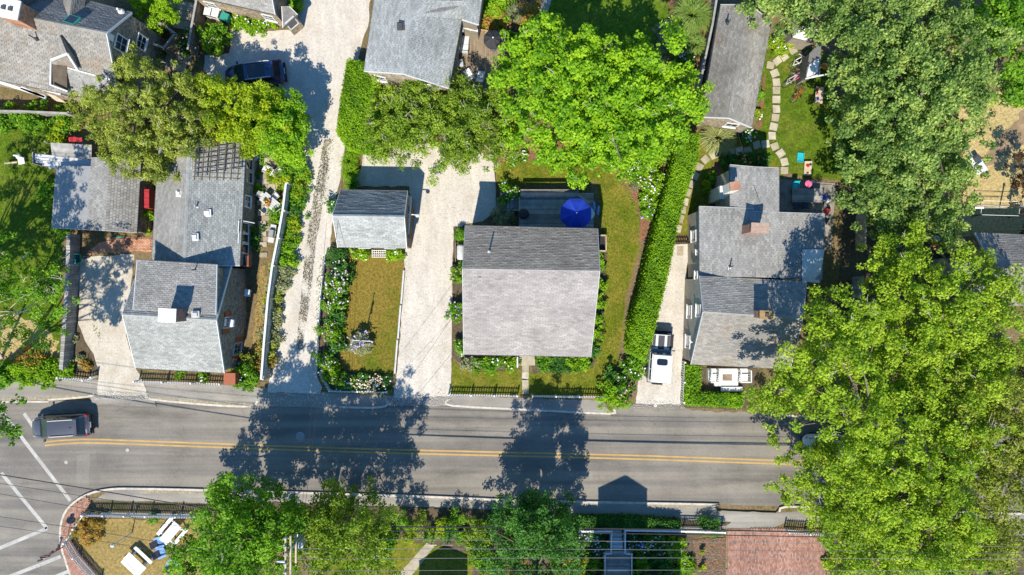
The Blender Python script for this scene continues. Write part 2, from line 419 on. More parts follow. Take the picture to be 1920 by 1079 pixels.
_lay = [0.0]
def sheet(name, mat, pts, amp=.1, step=.45, z=None, kind='structure', seed=1):
    if z is None: _lay[0] += .0012; z = _lay[0]
    poly = wob(px(*pts), amp, step, seed) if amp else px(*pts)
    mb = MB().prism(poly, z - .03, z)
    o = mb.build(name, M[mat]); o['kind'] = kind; return o

def offset_line(pts, d):
    out = []
    for i, p in enumerate(pts):
        a = Vector(pts[max(i - 1, 0)]); b = Vector(pts[min(i + 1, len(pts) - 1)])
        t = (b - a).normalized(); out.append(Vector(p) + Vector((-t.y, t.x)) * d)
    return out
def strip(mb, pts, wd, z0, z1, tone=.5):
    L = offset_line(pts, wd / 2); R = offset_line(pts, -wd / 2)
    for i in range(len(pts) - 1):
        mb.prism([L[i], L[i + 1], R[i + 1], R[i]], z0, z1, tone)
    return mb
def smooth_line(pts, k=6):                          # Catmull-Rom through points
    pts = [Vector(p) for p in pts]; out = []
    for i in range(len(pts) - 1):
        p0, p1, p2, p3 = pts[max(i - 1, 0)], pts[i], pts[i + 1], pts[min(i + 2, len(pts) - 1)]
        for j in range(k):
            t = j / k
            out.append(.5 * ((2 * p1) + (p2 - p0) * t + (2 * p0 - 5 * p1 + 4 * p2 - p3) * t * t + (3 * p1 - p0 - 3 * p2 + p3) * t ** 3))
    out.append(pts[-1]); return out

ROADZ = -.13
g = MB().prism([(-420, -420), (420, -420), (420, 420), (-420, 420)], -.6, ROADZ - .02).build('ground', M['yard']); g['kind'] = 'structure'
# road with the side street that leaves at lower left
r = MB().prism(px((-2600, 735), (0, 752), (300, 752), (900, 764), (1150, 772), (1920, 795), (4500, 860), (4500, 1010), (1920, 962), (1330, 947), (800, 935), (260, 916), (190, 930), (130, 975), (125, 1020), (150, 1079), (600, 2400), (-300, 2600), (-2600, 900)), ROADZ - .01, ROADZ).build('road', M['asphalt']); r['kind'] = 'structure'
# blocks of land on either side
kn = [(-2600, 735), (0, 755), (90, 750), (168, 744), (183, 738), (275, 738), (286, 752), (400, 760), (470, 763), (484, 752), (500, 738), (610, 748), (640, 762), (690, 765), (728, 752), (740, 745), (838, 748), (848, 762), (1000, 770), (1146, 776), (1152, 764), (1280, 762), (1300, 772), (1450, 778), (1920, 797), (4500, 862)]
nb = MB().prism(px(*kn, (4500, -2600), (-2600, -2600)), -.25, 0).build('yard_ground', M['yard']); nb['kind'] = 'structure'
ks = [(4500, 1012), (1920, 964), (1560, 953), (1465, 950), (1455, 962), (1345, 958), (1328, 946), (1000, 940), (780, 931), (400, 920), (258, 917), (205, 918), (165, 927), (138, 943), (120, 965), (113, 995), (115, 1025), (124, 1055), (134, 1085), (560, 2400)]
sb = MB().prism(px(*ks, (4500, 2600)), -.25, 0).build('yard_ground', M['yard']); sb['kind'] = 'structure'
# asphalt aprons where the drives cross the pavement
sheet('driveway_apron', 'pavement', [(165, 715), (280, 712), (292, 764), (170, 758)], .05, z=-.06)
# pavements
sheet('pavement', 'pavement', [(-900, 700), (0, 702), (110, 706), (190, 714), (260, 716), (400, 722), (505, 728), (600, 736), (740, 742), (850, 743), (980, 747), (1130, 752), (1146, 776), (1000, 770), (848, 762), (740, 760), (690, 765), (640, 763), (484, 762), (470, 763), (400, 760), (286, 752), (180, 745), (168, 745), (90, 750), (0, 755), (-900, 748)], .05)
sheet('pavement', 'pavement', [(258, 918), (400, 921), (780, 932), (1000, 941), (1328, 947), (1345, 958), (1455, 962), (1560, 954), (1920, 965), (1920, 1004), (1540, 985), (1480, 976), (1450, 990), (1360, 992), (1280, 976), (1080, 966), (900, 958), (740, 950), (396, 944), (178, 937), (205, 918)], .05)
sheet('grass_verge', 'verge', [(262, 919), (400, 922), (500, 924), (500, 928), (262, 925)], .06, .3)
sheet('grass_verge', 'verge', [(1195, 944), (1322, 948), (1330, 953), (1195, 950)], .06, .3)
sheet('grass_verge', 'verge', [(0, 747), (90, 743), (165, 740), (160, 744), (90, 749), (0, 753)], .06, .3)
sheet('grass_verge', 'verge', [(286, 745), (400, 753), (475, 757), (470, 762), (400, 759), (288, 751)], .06, .3)
sheet('driveway_apron', 'asphalt', [(1150, 764), (1195, 757), (1275, 757), (1300, 770), (1450, 776), (1450, 785), (1146, 783)], .1)
sheet('driveway_apron', 'pavement', [(500, 727), (610, 733), (645, 763), (690, 766), (484, 764)], .05, z=-.05)
# kerbs, each stone run a real step
def kerb(pts):
    mb = MB(); q = smooth_line(px(*pts), 3); seg = []
    strip(mb, q, .16, -.3, .02); o = mb.build('kerb', M['kerb']); o['kind'] = 'structure'
kerb([(-900, 748), (0, 754), (90, 750), (165, 744), (176, 738)])
kerb([(277, 738), (284, 749), (400, 760), (470, 762), (483, 752)])
kerb([(636, 763), (690, 765), (722, 762), (729, 752)])
kerb([(840, 750), (848, 761), (1000, 769), (1142, 776), (1150, 768)])
kerb([(1462, 779), (1920, 797), (2600, 815)])
kerb([(1342, 957), (1334, 949), (1322, 946), (1000, 940), (780, 931), (400, 920), (258, 917), (205, 918), (165, 927), (138, 943), (120, 965), (113, 995), (115, 1025), (124, 1055), (134, 1085), (170, 1180)])
kerb([(2600, 984), (1920, 964), (1560, 953), (1472, 951), (1462, 960)])

def mark(mat, pts, wd, name='road_marking'):
    o = strip(MB(), smooth_line(px(*pts), 2), wd, ROADZ - .002, ROADZ + .004).build(name, M[mat]); o['kind'] = 'structure'
ctr = [(82, 833), (150, 828), (260, 831), (560, 842), (760, 848), (1140, 857), (1300, 862), (1500, 869), (2600, 905)]
mark('yellow_line', [(u, v - 3.2) for u, v in ctr], .13); mark('yellow_line', [(u, v + 3.4) for u, v in ctr], .13)
for a in ([(-60, 690), (3, 775), (130, 940)], [(43, 776), (68, 812)], [(0, 888), (86, 992)], [(-30, 1040), (0, 1028), (87, 992)], [(15, 1083), (112, 1045)], [(90, 1088), (131, 1071)]):
    mark('white_line', a, .28)
# small round covers in the road
for (u, v) in ((237, 845), (122, 868)):
    mc = MB(); mc.lathe(tuple(P(u, v, 0))[:2] + (ROADZ,), [(.14, 0), (.14, .012), (.10, .016), (.10, .008)], 14)
    tag(mc.build('valve_cover', M['kerb'], org=P(u, v, ROADZ)), 'small round valve cover in the road %s' % ('right of the faint square patch' if u == 237 else 'left of the faint square patch'), 'cover', 'valve covers in the road')
mc = MB(); mc.lathe(tuple(P(562, 819, 0))[:2] + (ROADZ,), [(.36, 0), (.36, .010), (.31, .014), (.30, .006), (.05, .006)], 22)
tag(mc.build('manhole_cover', M['grey'], org=P(562, 819, ROADZ)), 'round manhole cover in the shaded road under the tree shadow', 'manhole')
sheet('road_patch', 'asphalt_patch', [(142, 855), (167, 850), (165, 912), (141, 910)], .02, z=ROADZ + .003)

# lawns, gravel, beds
sheet('lawn', 'lawn_green', [(-700, 225), (0, 222), (108, 232), (100, 310), (100, 425), (118, 440), (112, 690), (0, 692), (-700, 680)], .1)
sheet('lawn', 'sand', [(0, 590), (60, 600), (112, 640), (110, 690), (0, 690)], .3)
sheet('lawn', 'lawn_straw', [(487, 500), (497, 498), (503, 560), (485, 660), (470, 668), (478, 600)], .06)
sheet('lawn', 'lawn_small', [(655, 478), (757, 470), (757, 500), (744, 702), (640, 706), (634, 600), (650, 540)], .08)
sheet('lawn', 'lawn_mid', [(848, 676), (860, 688), (900, 697), (970, 694), (975, 690), (980, 742), (845, 740)], .03)
sheet('lawn', 'lawn_mid', [(928, 302), (1090, 302), (1142, 312), (1172, 345), (1195, 385), (1200, 420), (1198, 470), (1172, 560), (1165, 640), (1155, 690), (1130, 742), (990, 744), (992, 700), (1060, 700), (1110, 680), (1128, 640), (1135, 480), (1120, 340), (935, 350)], .08)
sheet('lawn', 'lawn_green', [(1090, -80), (1260, -80), (1255, 30), (1215, 110), (1100, 120), (1000, 60)], .1)
sheet('lawn', 'lawn_green', [(1436, 95), (1480, 75), (1545, 100), (1560, 180), (1610, 240), (1600, 340), (1570, 338), (1490, 332), (1460, 310), (1420, 270), (1428, 150)], .1)
sheet('lawn', 'lawn_mid', [(1290, 250), (1420, 262), (1462, 310), (1470, 330), (1290, 440), (1262, 438), (1300, 330)], .1)
sheet('lawn', 'sand', [(1790, 180), (1990, 170), (1990, 460), (1790, 460), (1810, 330)], .3)
sheet('bare_soil_path', 'dirt', [(1920, 205), (1900, 230), (1870, 262), (1835, 300), (1838, 330), (1870, 300), (1935, 258)], .25)
sheet('lawn', 'lawn_straw', [(162, 972), (396, 976), (398, 1090), (210, 1090), (150, 1020)], .08)
sheet('lawn', 'lawn_mid', [(600, 1010), (900, 1010), (900, 1150), (600, 1150)], .1)
sheet('garden_soil', 'soil', [(1560, 1000), (2100, 1010), (2100, 1300), (1560, 1300)], .1)
sheet('shade_garden_soil', 'soil', [(1585, 330), (1640, 300), (1760, 350), (1780, 460), (1620, 700), (1560, 700), (1570, 560)], .2)
sheet('garden_soil', 'soil', [(365, 100), (430, 60), (436, 95), (420, 110), (385, 125)], .1)
# gravel
sheet('shell_lane', 'gravel', [(562, -80), (700, -80), (692, 40), (678, 85), (672, 118), (650, 120), (640, 190), (630, 248), (648, 262), (645, 290), (640, 320), (633, 356), (628, 390), (622, 425), (618, 470), (609, 540), (602, 600), (595, 680), (594, 705), (604, 727), (600, 738), (502, 736), (508, 700), (517, 655), (527, 590), (536, 540), (545, 480), (553, 440), (562, 360), (572, 290), (560, 200), (420, 190), (382, 130), (384, 104), (430, 100), (436, 50), (500, 58), (555, 55)], .07)
sheet('shell_driveway', 'gravel', [(682, 280), (800, 270), (922, 290), (929, 310), (931, 350), (928, 398), (905, 415), (868, 422), (862, 450), (850, 500), (848, 560), (847, 640), (845, 742), (738, 746), (742, 715), (750, 640), (757, 540), (760, 466), (770, 420), (768, 350), (660, 350), (676, 320)], .07, seed=2)
sheet('shell_driveway', 'gravel', [(1258, 458), (1290, 458), (1286, 560), (1278, 680), (1276, 758), (1192, 757), (1200, 700), (1215, 640), (1230, 580), (1243, 520)], .07, seed=3)
sheet('shell_driveway', 'gravel_dirty', [(154, 480), (252, 478), (245, 560), (230, 588), (240, 640), (254, 690), (268, 716), (276, 742), (184, 742), (186, 700), (176, 664), (160, 640), (147, 606), (150, 560), (146, 520)], .1, seed=4)
sheet('brick_edge', 'brick_old', [(205, 444), (286, 446), (286, 472), (205, 474), (160, 478)], .1)
sheet('garden_soil', 'soil', [(120, 600), (146, 606), (160, 640), (176, 664), (186, 700), (120, 702)], .06)
sheet('garden_soil', 'soil', [(606, 480), (650, 476), (655, 500), (650, 550), (642, 590), (634, 620), (632, 690), (660, 698), (733, 704), (738, 712), (728, 732), (625, 732), (600, 705), (600, 610)], .06)
sheet('garden_soil', 'soil', [(850, 425), (872, 425), (872, 665), (975, 665), (970, 692), (930, 697), (880, 690), (856, 676), (849, 668), (850, 520)], .04)
sheet('mulch_bed', 'mulch', [(905, 290), (930, 300), (945, 304), (990, 300), (1040, 296), (1140, 306), (1172, 345), (1195, 385), (1200, 410), (1199, 448), (1225, 470), (1262, 300), (1200, 300), (1100, 260), (920, 270)], .05)
sheet('mulch_bed', 'mulch', [(1325, 325), (1345, 300), (1352, 320), (1345, 380), (1322, 365)], .05)
sheet('mulch_bed', 'mulch', [(1420, 240), (1432, 140), (1436, 140), (1428, 240)], .03)
sheet('mulch_bed', 'mulch', [(1240, -60), (1335, -60), (1325, 100), (1300, 250), (1250, 130), (1258, 30)], .1)
sheet('garden_soil', 'soil', [(898, -60), (1000, -60), (990, 60), (940, 70), (902, 60)], .1)
sheet('garden_soil', 'soil', [(1112, 480), (1138, 470), (1132, 600), (1112, 690), (1000, 700), (990, 668), (1108, 668)], .05)
sheet('garden_soil', 'soil', [(1280, 690), (1420, 690), (1420, 770), (1284, 765)], .06)
sheet('garden_soil', 'soil', [(400, 938), (1000, 960), (1370, 980), (1300, 1010), (1300, 1100), (880, 1100), (890, 1040), (700, 1000), (400, 1000)], .1)
sheet('mulch_bed', 'mulch', [(1298, 1012), (1361, 1008), (1358, 1090), (1302, 1090)], .08)
sheet('garden_soil', 'soil', [(725, 950), (890, 955), (890, 990), (725, 990)], .15)
o_ = sheet('concrete_path', 'slab', [(735, 1090), (800, 1018), (815, 1024), (760, 1095)], .02)
o_ = sheet('patio', 'slab_dark', [(1455, 336), (1566, 344), (1562, 420), (1556, 470), (1540, 470), (1455, 400)], .02)

# stepping stones: each one a stone lying in the grass
def stepping(pts, base, size=.62, name='stepping_stone', mat='stone', parent_name='stepping_stone_path', seed=3):
    rr = random.Random(seed)
    root = bpy.data.objects.new(parent_name, None); COL.objects.link(root); root.location = P(*pts[0]); root['kind'] = 'structure'
    ORG[root.name] = root.location.copy()
    metas = []
    for k in range(3):
        a = size * .5
        poly = [(sx * a * rr.uniform(.86, 1.08), sy * a * rr.uniform(.86, 1.06)) for sx, sy in ((-1, -1), (1, -1), (1, 1), (-1, 1))]
        mb = MB(); mb.prism(poly, -.03, .03, rr.random()); metas.append(mb.mesh(name, M[mat]))
    for i, (u, v) in enumerate(pts):
        a = pts[max(i - 1, 0)]; b = pts[min(i + 1, len(pts) - 1)]
        ang = math.atan2(-(b[1] - a[1]), b[0] - a[0])
        rep(name, metas[i % 3], root, P(u, v, 0) + Z * .075, ang + rr.uniform(-.08, .08))
    return root
stepping([(1486, 95), (1470, 107), (1457, 115), (1444, 123), (1452, 138), (1455, 155), (1455, 170), (1455, 187), (1455, 205), (1453, 221), (1450, 238), (1447, 255), (1452, 275), (1463, 288), (1470, 304), (1470, 320)], 0)
stepping([(1435, 271), (1418, 273), (1402, 283), (1386, 284), (1370, 286), (1354, 288), (1338, 291), (1322, 300), (1311, 314), (1303, 330), (1295, 346), (1289, 361), (1283, 378), (1279, 394), (1275, 410), (1270, 428)], 0, seed=5)
stepping([(985, 691), (985, 704), (985, 719), (985, 732)], 0, .58, seed=7)
stepping([(1026, 2), (1022, 16), (1017, 30)], 0, .7, seed=8)

# laid slabs: each slab a piece of the patio
def slabs(name, mat, poly, sx, sy, rot=0.0, piece='slab', gap=.03, seed=1, kind='structure', h=.105):
    rr = random.Random(seed); q = px(*poly)
    cx = sum(p[0] for p in q) / len(q); cy = sum(p[1] for p in q) / len(q)
    root = bpy.data.objects.new(name, None); COL.objects.link(root); root.location = (cx, cy, 0); root['kind'] = kind
    ORG[root.name] = root.location.copy()
    me = [MB().box((0, 0, 0), (sx - gap, sy - gap, .08), 0, rr.random()).mesh(piece, M[mat]) for _ in range(5)]
    def inside(x, y):
        c = False
        for i in range(len(q)):
            (x1, y1), (x2, y2) = q[i], q[i - 1]
            if (y1 > y) != (y2 > y) and x < (x2 - x1) * (y - y1) / (y2 - y1) + x1: c = not c
        return c
    ca, sa = math.cos(rot), math.sin(rot)
    for i in range(-40, 41):
        for j in range(-40, 41):
            lx = i * sx + (.5 * sx if j % 2 else 0); ly = j * sy
            x, y = cx + lx * ca - ly * sa, cy + lx * sa + ly * ca
            if inside(x, y): rep(piece, rr.choice(me), root, (x, y, h - .04 + rr.uniform(-.006, .006)), rot + rr.uniform(-.015, .015))
    return root
slabs('slab_patio', 'slab', [(490, 285), (530, 285), (536, 335), (505, 415), (498, 480), (488, 480), (486, 380)], .62, .42, .05, seed=2)
slabs('slab_patio', 'slab', [(322, 0), (372, 0), (366, 60), (330, 62)], .75, .75, -.2, seed=3)
slabs('slab_patio', 'slab', [(306, 92), (368, 92), (362, 130), (308, 128)], .7, .7, -.2, seed=4)
slabs('slate_patio', 'slab_dark', [(1464, 340), (1564, 348), (1558, 405), (1552, 470), (1545, 470), (1540, 398), (1464, 396)], .7, .7, .0, seed=5)

# herringbone-like brick surfaces: real bricks, joined
def bricks(name, poly, L=.22, W=.11, rot=0.0, mat='brick', seed=1, z=.09):
    rr = np.random.default_rng(seed); q = px(*poly)
    mb = MB(); xs = [p[0] for p in q]; ys = [p[1] for p in q]
    cx, cy = sum(xs) / len(q), sum(ys) / len(q); R = max(max(xs) - min(xs), max(ys) - min(ys)) * .75
    ca, sa = math.cos(rot), math.sin(rot)
    def inside(x, y):
        c = False
        for i in range(len(q)):
            (x1, y1), (x2, y2) = q[i], q[i - 1]
            if (y1 > y) != (y2 > y) and x < (x2 - x1) * (y - y1) / (y2 - y1) + x1: c = not c
        return c
    for j in range(int(-R / W), int(R / W) + 1):
        for i in range(int(-R / L), int(R / L) + 1):
            lx = i * L + (L / 2 if j % 2 else 0); ly = j * W
            x, y = cx + lx * ca - ly * sa, cy + lx * sa + ly * ca
            if not inside(x, y): continue
            dz = rr.uniform(-.004, .004); a, b = L / 2 - .008, W / 2 - .008
            vs_ = []
            for zz in (0, z + dz):
                for sx, sy in ((-1, -1), (1, -1), (1, 1), (-1, 1)):
                    vs_.append((x + sx * a * ca - sy * b * sa, y + sx * a * sa + sy * b * ca, zz))
            mb.add(vs_, [(4, 5, 6, 7), (0, 1, 5, 4), (1, 2, 6, 5), (2, 3, 7, 6), (3, 0, 4, 7)], float(rr.random()))
    root = bpy.data.objects.new(name, None); COL.objects.link(root); root.location = (cx, cy, 0); root['kind'] = 'structure'; ORG[root.name] = root.location.copy()
    mb.build('paving_bricks', M[mat], root, kind='stuff')
sheet('brick_bed', 'dirt', [(1362, 992), (1470, 990), (1558, 1006), (1556, 1110), (1360, 1110)], .02, z=.006)
bricks('brick_driveway', [(1363, 993), (1470, 991), (1552, 1008), (1552, 1100), (1362, 1100)], rot=math.pi / 2, seed=2)
sheet('brick_bed', 'dirt', [(160, 930), (172, 942), (160, 964), (140, 985), (126, 1010), (200, 1100), (140, 1100), (124, 1055), (116, 1025), (114, 995), (121, 966), (139, 945)], 0, z=.006)
bricks('brick_pavement', [(162, 931), (172, 942), (158, 964), (140, 982), (130, 1004), (190, 1092), (142, 1092), (127, 1055), (118, 1025), (117, 996), (124, 967), (141, 947)], rot=.9, seed=3)
bricks('brick_terrace', [(208, 447), (284, 449), (284, 470), (212, 472)], rot=0, mat='brick_old', seed=4)

# ------------------------------------------------------------------ leaves, tufts, stones
def leaf_cloud(cent, rad, cnt, L=.24, Wd=.15, up=.55, tone_c=None, spread=1.0, tone_jit=.16, flat=1.0, long_dir=None):
    cent = np.asarray(cent, float); m = len(cent)
    rad = np.broadcast_to(np.asarray(rad, float), (m,)); cnt = np.broadcast_to(np.asarray(cnt, int), (m,))
    idx = np.repeat(np.arange(m), cnt); n = len(idx)
    if tone_c is None: tone_c = rng.uniform(.15, .85, m)
    d = rng.normal(size=(n, 3)); d /= np.linalg.norm(d, axis=1, keepdims=True)
    rr = rng.random(n) ** .45
    off = d * (rr * rad[idx] * spread)[:, None]; off[:, 2] *= flat
    c = cent[idx] + off
    nn = d * .5 + rng.normal(size=(n, 3)) * .42 + np.array([SUN.x, SUN.y, SUN.z]) * up * .8; nn[:, 2] += up * .3
    nn /= np.linalg.norm(nn, axis=1, keepdims=True)
    t = rng.normal(size=(n, 3))
    if long_dir is not None: t = t * .35 + d * long_dir
    t -= nn * np.sum(t * nn, 1, keepdims=True); t /= np.linalg.norm(t, axis=1, keepdims=True) + 1e-9
    b = np.cross(nn, t); s = rng.uniform(.65, 1.3, n)[:, None]
    tl, bw = t * s * L * .5, b * s * Wd * .5
    v = np.stack([c - tl, c + bw + tl * .15, c + tl, c - bw + tl * .15], 1).reshape(-1, 3)
    q = np.arange(n * 4).reshape(n, 4)
    tone = tone_c[idx] + rng.normal(size=n) * tone_jit
    return v, q, tone

DEN = 2.25                                # foliage density
def dome_clusters(u, v, r, zc, rz, dens, crad, lo=-.25, inner=.18):
    c = P(u, v, zc); R = r * (H - zc) / F
    n = max(3, int(dens * DEN * R * R * 3.1))
    d = rng.normal(size=(n * 3, 3)); d /= np.linalg.norm(d, axis=1, keepdims=True)
    d = d[d[:, 2] > lo][:n]
    k = np.where(rng.random(len(d)) < inner, rng.uniform(.25, .7, len(d)), rng.uniform(.62, 1.14, len(d)))
    # lumps: the crown swells and shrinks with direction
    ph = rng.uniform(0, 6.28, 6)
    az = np.arctan2(d[:, 1], d[:, 0])
    lump = 1 + .10 * np.sin(3 * az + ph[0]) + .10 * np.sin(5 * az + ph[1]) + .09 * np.sin(11 * az + ph[2]) + .06 * np.sin(4 * d[:, 2] + ph[3])
    pts = d * (k * lump)[:, None]
    return np.array([c.x, c.y, c.z]) + pts * np.array([R, R, rz])

def branchy(mb, base, top, ends, r0, seed=0, n=7):
    rr = random.Random(seed)
    base = Vector(base); top = Vector(top)
    pts = [base, base.lerp(top, .35) + Vector((rr.uniform(-.2, .2), rr.uniform(-.2, .2), 0)), base.lerp(top, .7) + Vector((rr.uniform(-.25, .25), rr.uniform(-.25, .25), 0)), top]
    mb.tube(pts, [r0 * 1.15, r0 * .85, r0 * .55, r0 * .25], n)
    for e in ends:
        e = Vector(e); s = base.lerp(top, rr.uniform(.35, .8))
        mid = s.lerp(e, .5) + Vector((rr.uniform(-.3, .3), rr.uniform(-.3, .3), rr.uniform(.0, .4)))
        mb.tube([s, mid, e], [r0 * .38, r0 * .22, r0 * .07], 5)

def tree(name, label, base, blobs, mat, L=.26, Wd=.17, per=46, dens=1.0, crad=.62, r0=.2, bark='bark', group=None, up=.6, limbs=10, flat=.75, tone_jit=.24, inner=.2, long_dir=None, seed=1, twigs=0, cat='tree', lo=-.25):
    b0 = P(*base, 0)
    root = thing(name, label, cat, b0, 0, group)
    allc = []
    for (u, v, r, zc, rz) in blobs:
        allc.append(dome_clusters(u, v, r, zc, rz, dens, crad, lo, inner)); allc.append(np.array(P(u, v, zc))[None])
    cl = np.concatenate(allc); cl[:, 2] = np.maximum(cl[:, 2], .35)
    rad = np.clip(rng.lognormal(-.12, .42, len(cl)), .35, 1.9) * crad * .74
    L, Wd, per = L * .80, Wd * .80, per * 1.3
    V, Q, T = leaf_cloud(cl, rad, np.maximum(8, (per * 2.3 * (rad / crad) ** 2)).astype(int), L, Wd, up, flat=flat, tone_jit=tone_jit, long_dir=long_dir)
    V = V - np.array(b0)
    link_np('crown', np_mesh('crown', V, Q, T, M[mat]), root)
    zt = max(b[3] + b[4] * .55 for b in blobs); big = max(blobs, key=lambda b: b[2])
    top = P(big[0], big[1], big[3]); top.z = zt
    pick = cl[rng.choice(len(cl), min(limbs + len(blobs), len(cl)), replace=False)]
    mb = MB(); branchy(mb, b0 - Z * .05, top, [p for p in pick], r0, seed)
    mb.build('trunk', M[bark], root)
    if twigs:
        tw = MB(); pk = cl[rng.choice(len(cl), min(twigs, len(cl)), replace=False)]
        for p in pk:
            q = Vector(p); d_ = Vector((rng.normal(), rng.normal(), .25)).normalized()
            for f in range(2):
                e1 = q + (d_ + Vector((rng.normal(), rng.normal(), .3)) * .35).normalized() * rng.uniform(.25, .5)
                e2 = e1 + (d_ + Vector((rng.normal(), rng.normal(), .1)) * .7).normalized() * rng.uniform(.2, .45)
                tw.tube([q, e1, e2], [.024, .017, .008], 4, cap=False)
        tw.build('bare_twigs', M['bark_pale'], root, kind='stuff')
    return root

def shrub(name, label, u, v, r, h, mat, flowers=None, nf=0, cat='shrub', group=None, L=.17, Wd=.11, dens=5.6, per=28, crad=.3, fr=.068, flat=.9, sx=1.0, sy=1.0, fz=.6, long_dir=None):
    b0 = P(u, v, h * .5); b0.z = 0
    root = thing(name, label, cat, b0, 0, group)
    r = r * 1.12
    cl = dome_clusters(u, v, r, h * .35, h * .62, dens, crad, -.1, .3)
    cl = np.array(b0) + (cl - np.array(b0)) * np.array([sx, sy, 1]); cl[:, 2] = np.maximum(cl[:, 2], .1)
    fill = np.array(b0) * .5 + cl[::3] * .5 + np.array([0, 0, h * .2]); cl = np.concatenate([cl, fill, (np.array(b0) + np.array([0, 0, h * .45]))[None]])
    R = r / 23.33
    cr = min(crad, R * .55)
    V, Q, T = leaf_cloud(cl, rng.uniform(.7, 1.3, len(cl)) * cr, int(per * 1.8), L, Wd, .6, flat=flat, long_dir=long_dir)
    V[:, 2] = np.maximum(V[:, 2], .02)
    link_np('foliage', np_mesh('foliage', V - np.array(b0), Q, T, M[mat]), root)
    st = MB()
    for k in range(5):
        p = cl[rng.integers(len(cl))]
        st.tube([b0 + Vector((rng.uniform(-.1, .1), rng.uniform(-.1, .1), 0)), Vector(p) * .5 + (b0 + Vector((0, 0, h * .5))) * .5, p], [.025, .018, .008], 4)
    st.build('stem', M['bark'], root)
    if flowers and nf:
        fb = MB(); order = cl[np.argsort(-cl[:, 2])]; order = order[:max(4, int(len(order) * fz))]
        for k in range(nf):
            p = order[rng.integers(len(order))] + np.array([rng.normal() * cr * .6, rng.normal() * cr * .6, abs(rng.normal()) * .06 + cr * .7])
            q = fr * rng.uniform(.7, 1.25)
            fb.lathe(p, [(q * .55, -q * .5), (q, -q * .05), (q * .8, q * .4), (q * .3, q * .62)], 6, float(rng.random()))
        fb.build('flower_heads', M[flowers], root, kind='stuff')
    return root

def hedge(name, label, poly, h, mat, cat='hedge', dens=190, L=.125, Wd=.085, rough=.12, group=None):
    q = px(*poly, h=h); n = len(q)
    a = sum(q[i][0] * q[(i + 1) % n][1] - q[(i + 1) % n][0] * q[i][1] for i in range(n)) / 2
    if a < 0: q = q[::-1]; a = -a
    cx = sum(p[0] for p in q) / n; cy = sum(p[1] for p in q) / n
    root = thing(name, label, cat, (cx, cy, 0), 0, group)
    inn = [((p[0] - cx), (p[1] - cy)) for p in q]
    # leaves over the clipped top
    xs = np.array([p[0] for p in q]); ys = np.array([p[1] for p in q])
    k = int(dens * a * 1.6 * ((xs.max() - xs.min()) * (ys.max() - ys.min())) / a)
    X = rng.uniform(xs.min() - .1, xs.max() + .1, k); Y = rng.uniform(ys.min() - .1, ys.max() + .1, k)
    ins = np.zeros(k, bool)
    for i in range(n):
        x1, y1 = q[i]; x2, y2 = q[i - 1]
        with np.errstate(divide='ignore', invalid='ignore'):
            ins ^= ((y1 > Y) != (y2 > Y)) & (X < (x2 - x1) * (Y - y1) / (y2 - y1) + x1)
    X, Y = X[ins], Y[ins]
    lumps = np.sin(X * 1.9 + 1.3) * np.cos(Y * 2.3) * .5 + np.sin(X * 4.1 + Y * 3.3) * .5
    zt = h + lumps * rough + rng.normal(size=len(X)) * .06
    keep = (np.sin(X * 2.3 + 1) * np.cos(Y * 1.7) + rng.normal(size=len(X)) * .5) > -1.05; X, Y, zt = X[keep], Y[keep], zt[keep]
    pts = [np.stack([X, Y, zt], 1)]
    for i in range(n):                                   # and over the clipped sides
        x1, y1 = q[i]; x2, y2 = q[(i + 1) % n]; Ls = math.hypot(x2 - x1, y2 - y1)
        m = int(dens * 1.1 * Ls * h); t = rng.random(m); nx, ny = (y2 - y1) / Ls, -(x2 - x1) / Ls
        o = rng.normal(size=m) * .07
        pts.append(np.stack([x1 + (x2 - x1) * t + nx * o, y1 + (y2 - y1) * t + ny * o, rng.uniform(.03, h, m)], 1))
    pts = np.concatenate(pts)
    V, Q, T = leaf_cloud(pts, .05, 2, L, Wd, .5, tone_c=np.clip(.46 + .28 * np.sin(pts[:, 0] * 1.1) * np.cos(pts[:, 1] * .8) + .14 * np.sin(pts[:, 0] * 3.7 + pts[:, 1] * 2.1) + rng.normal(size=len(pts)) * .18, 0, 1))
    link_np('foliage', np_mesh('foliage', V - np.array([cx, cy, 0]), Q, T, M[mat]), root)
    core = MB(); sh = [((p[0]) * (1 - .12 / max(.3, math.hypot(*p))) + cx, (p[1]) * (1 - .12 / max(.3, math.hypot(*p))) + cy) for p in inn]
    core.prism(sh, 0, h - .16); core.build('light_stop_core', M['leaf_dark'], root)  # unseen solid dark core, added to stop light passing through the hedge leaves
    return root

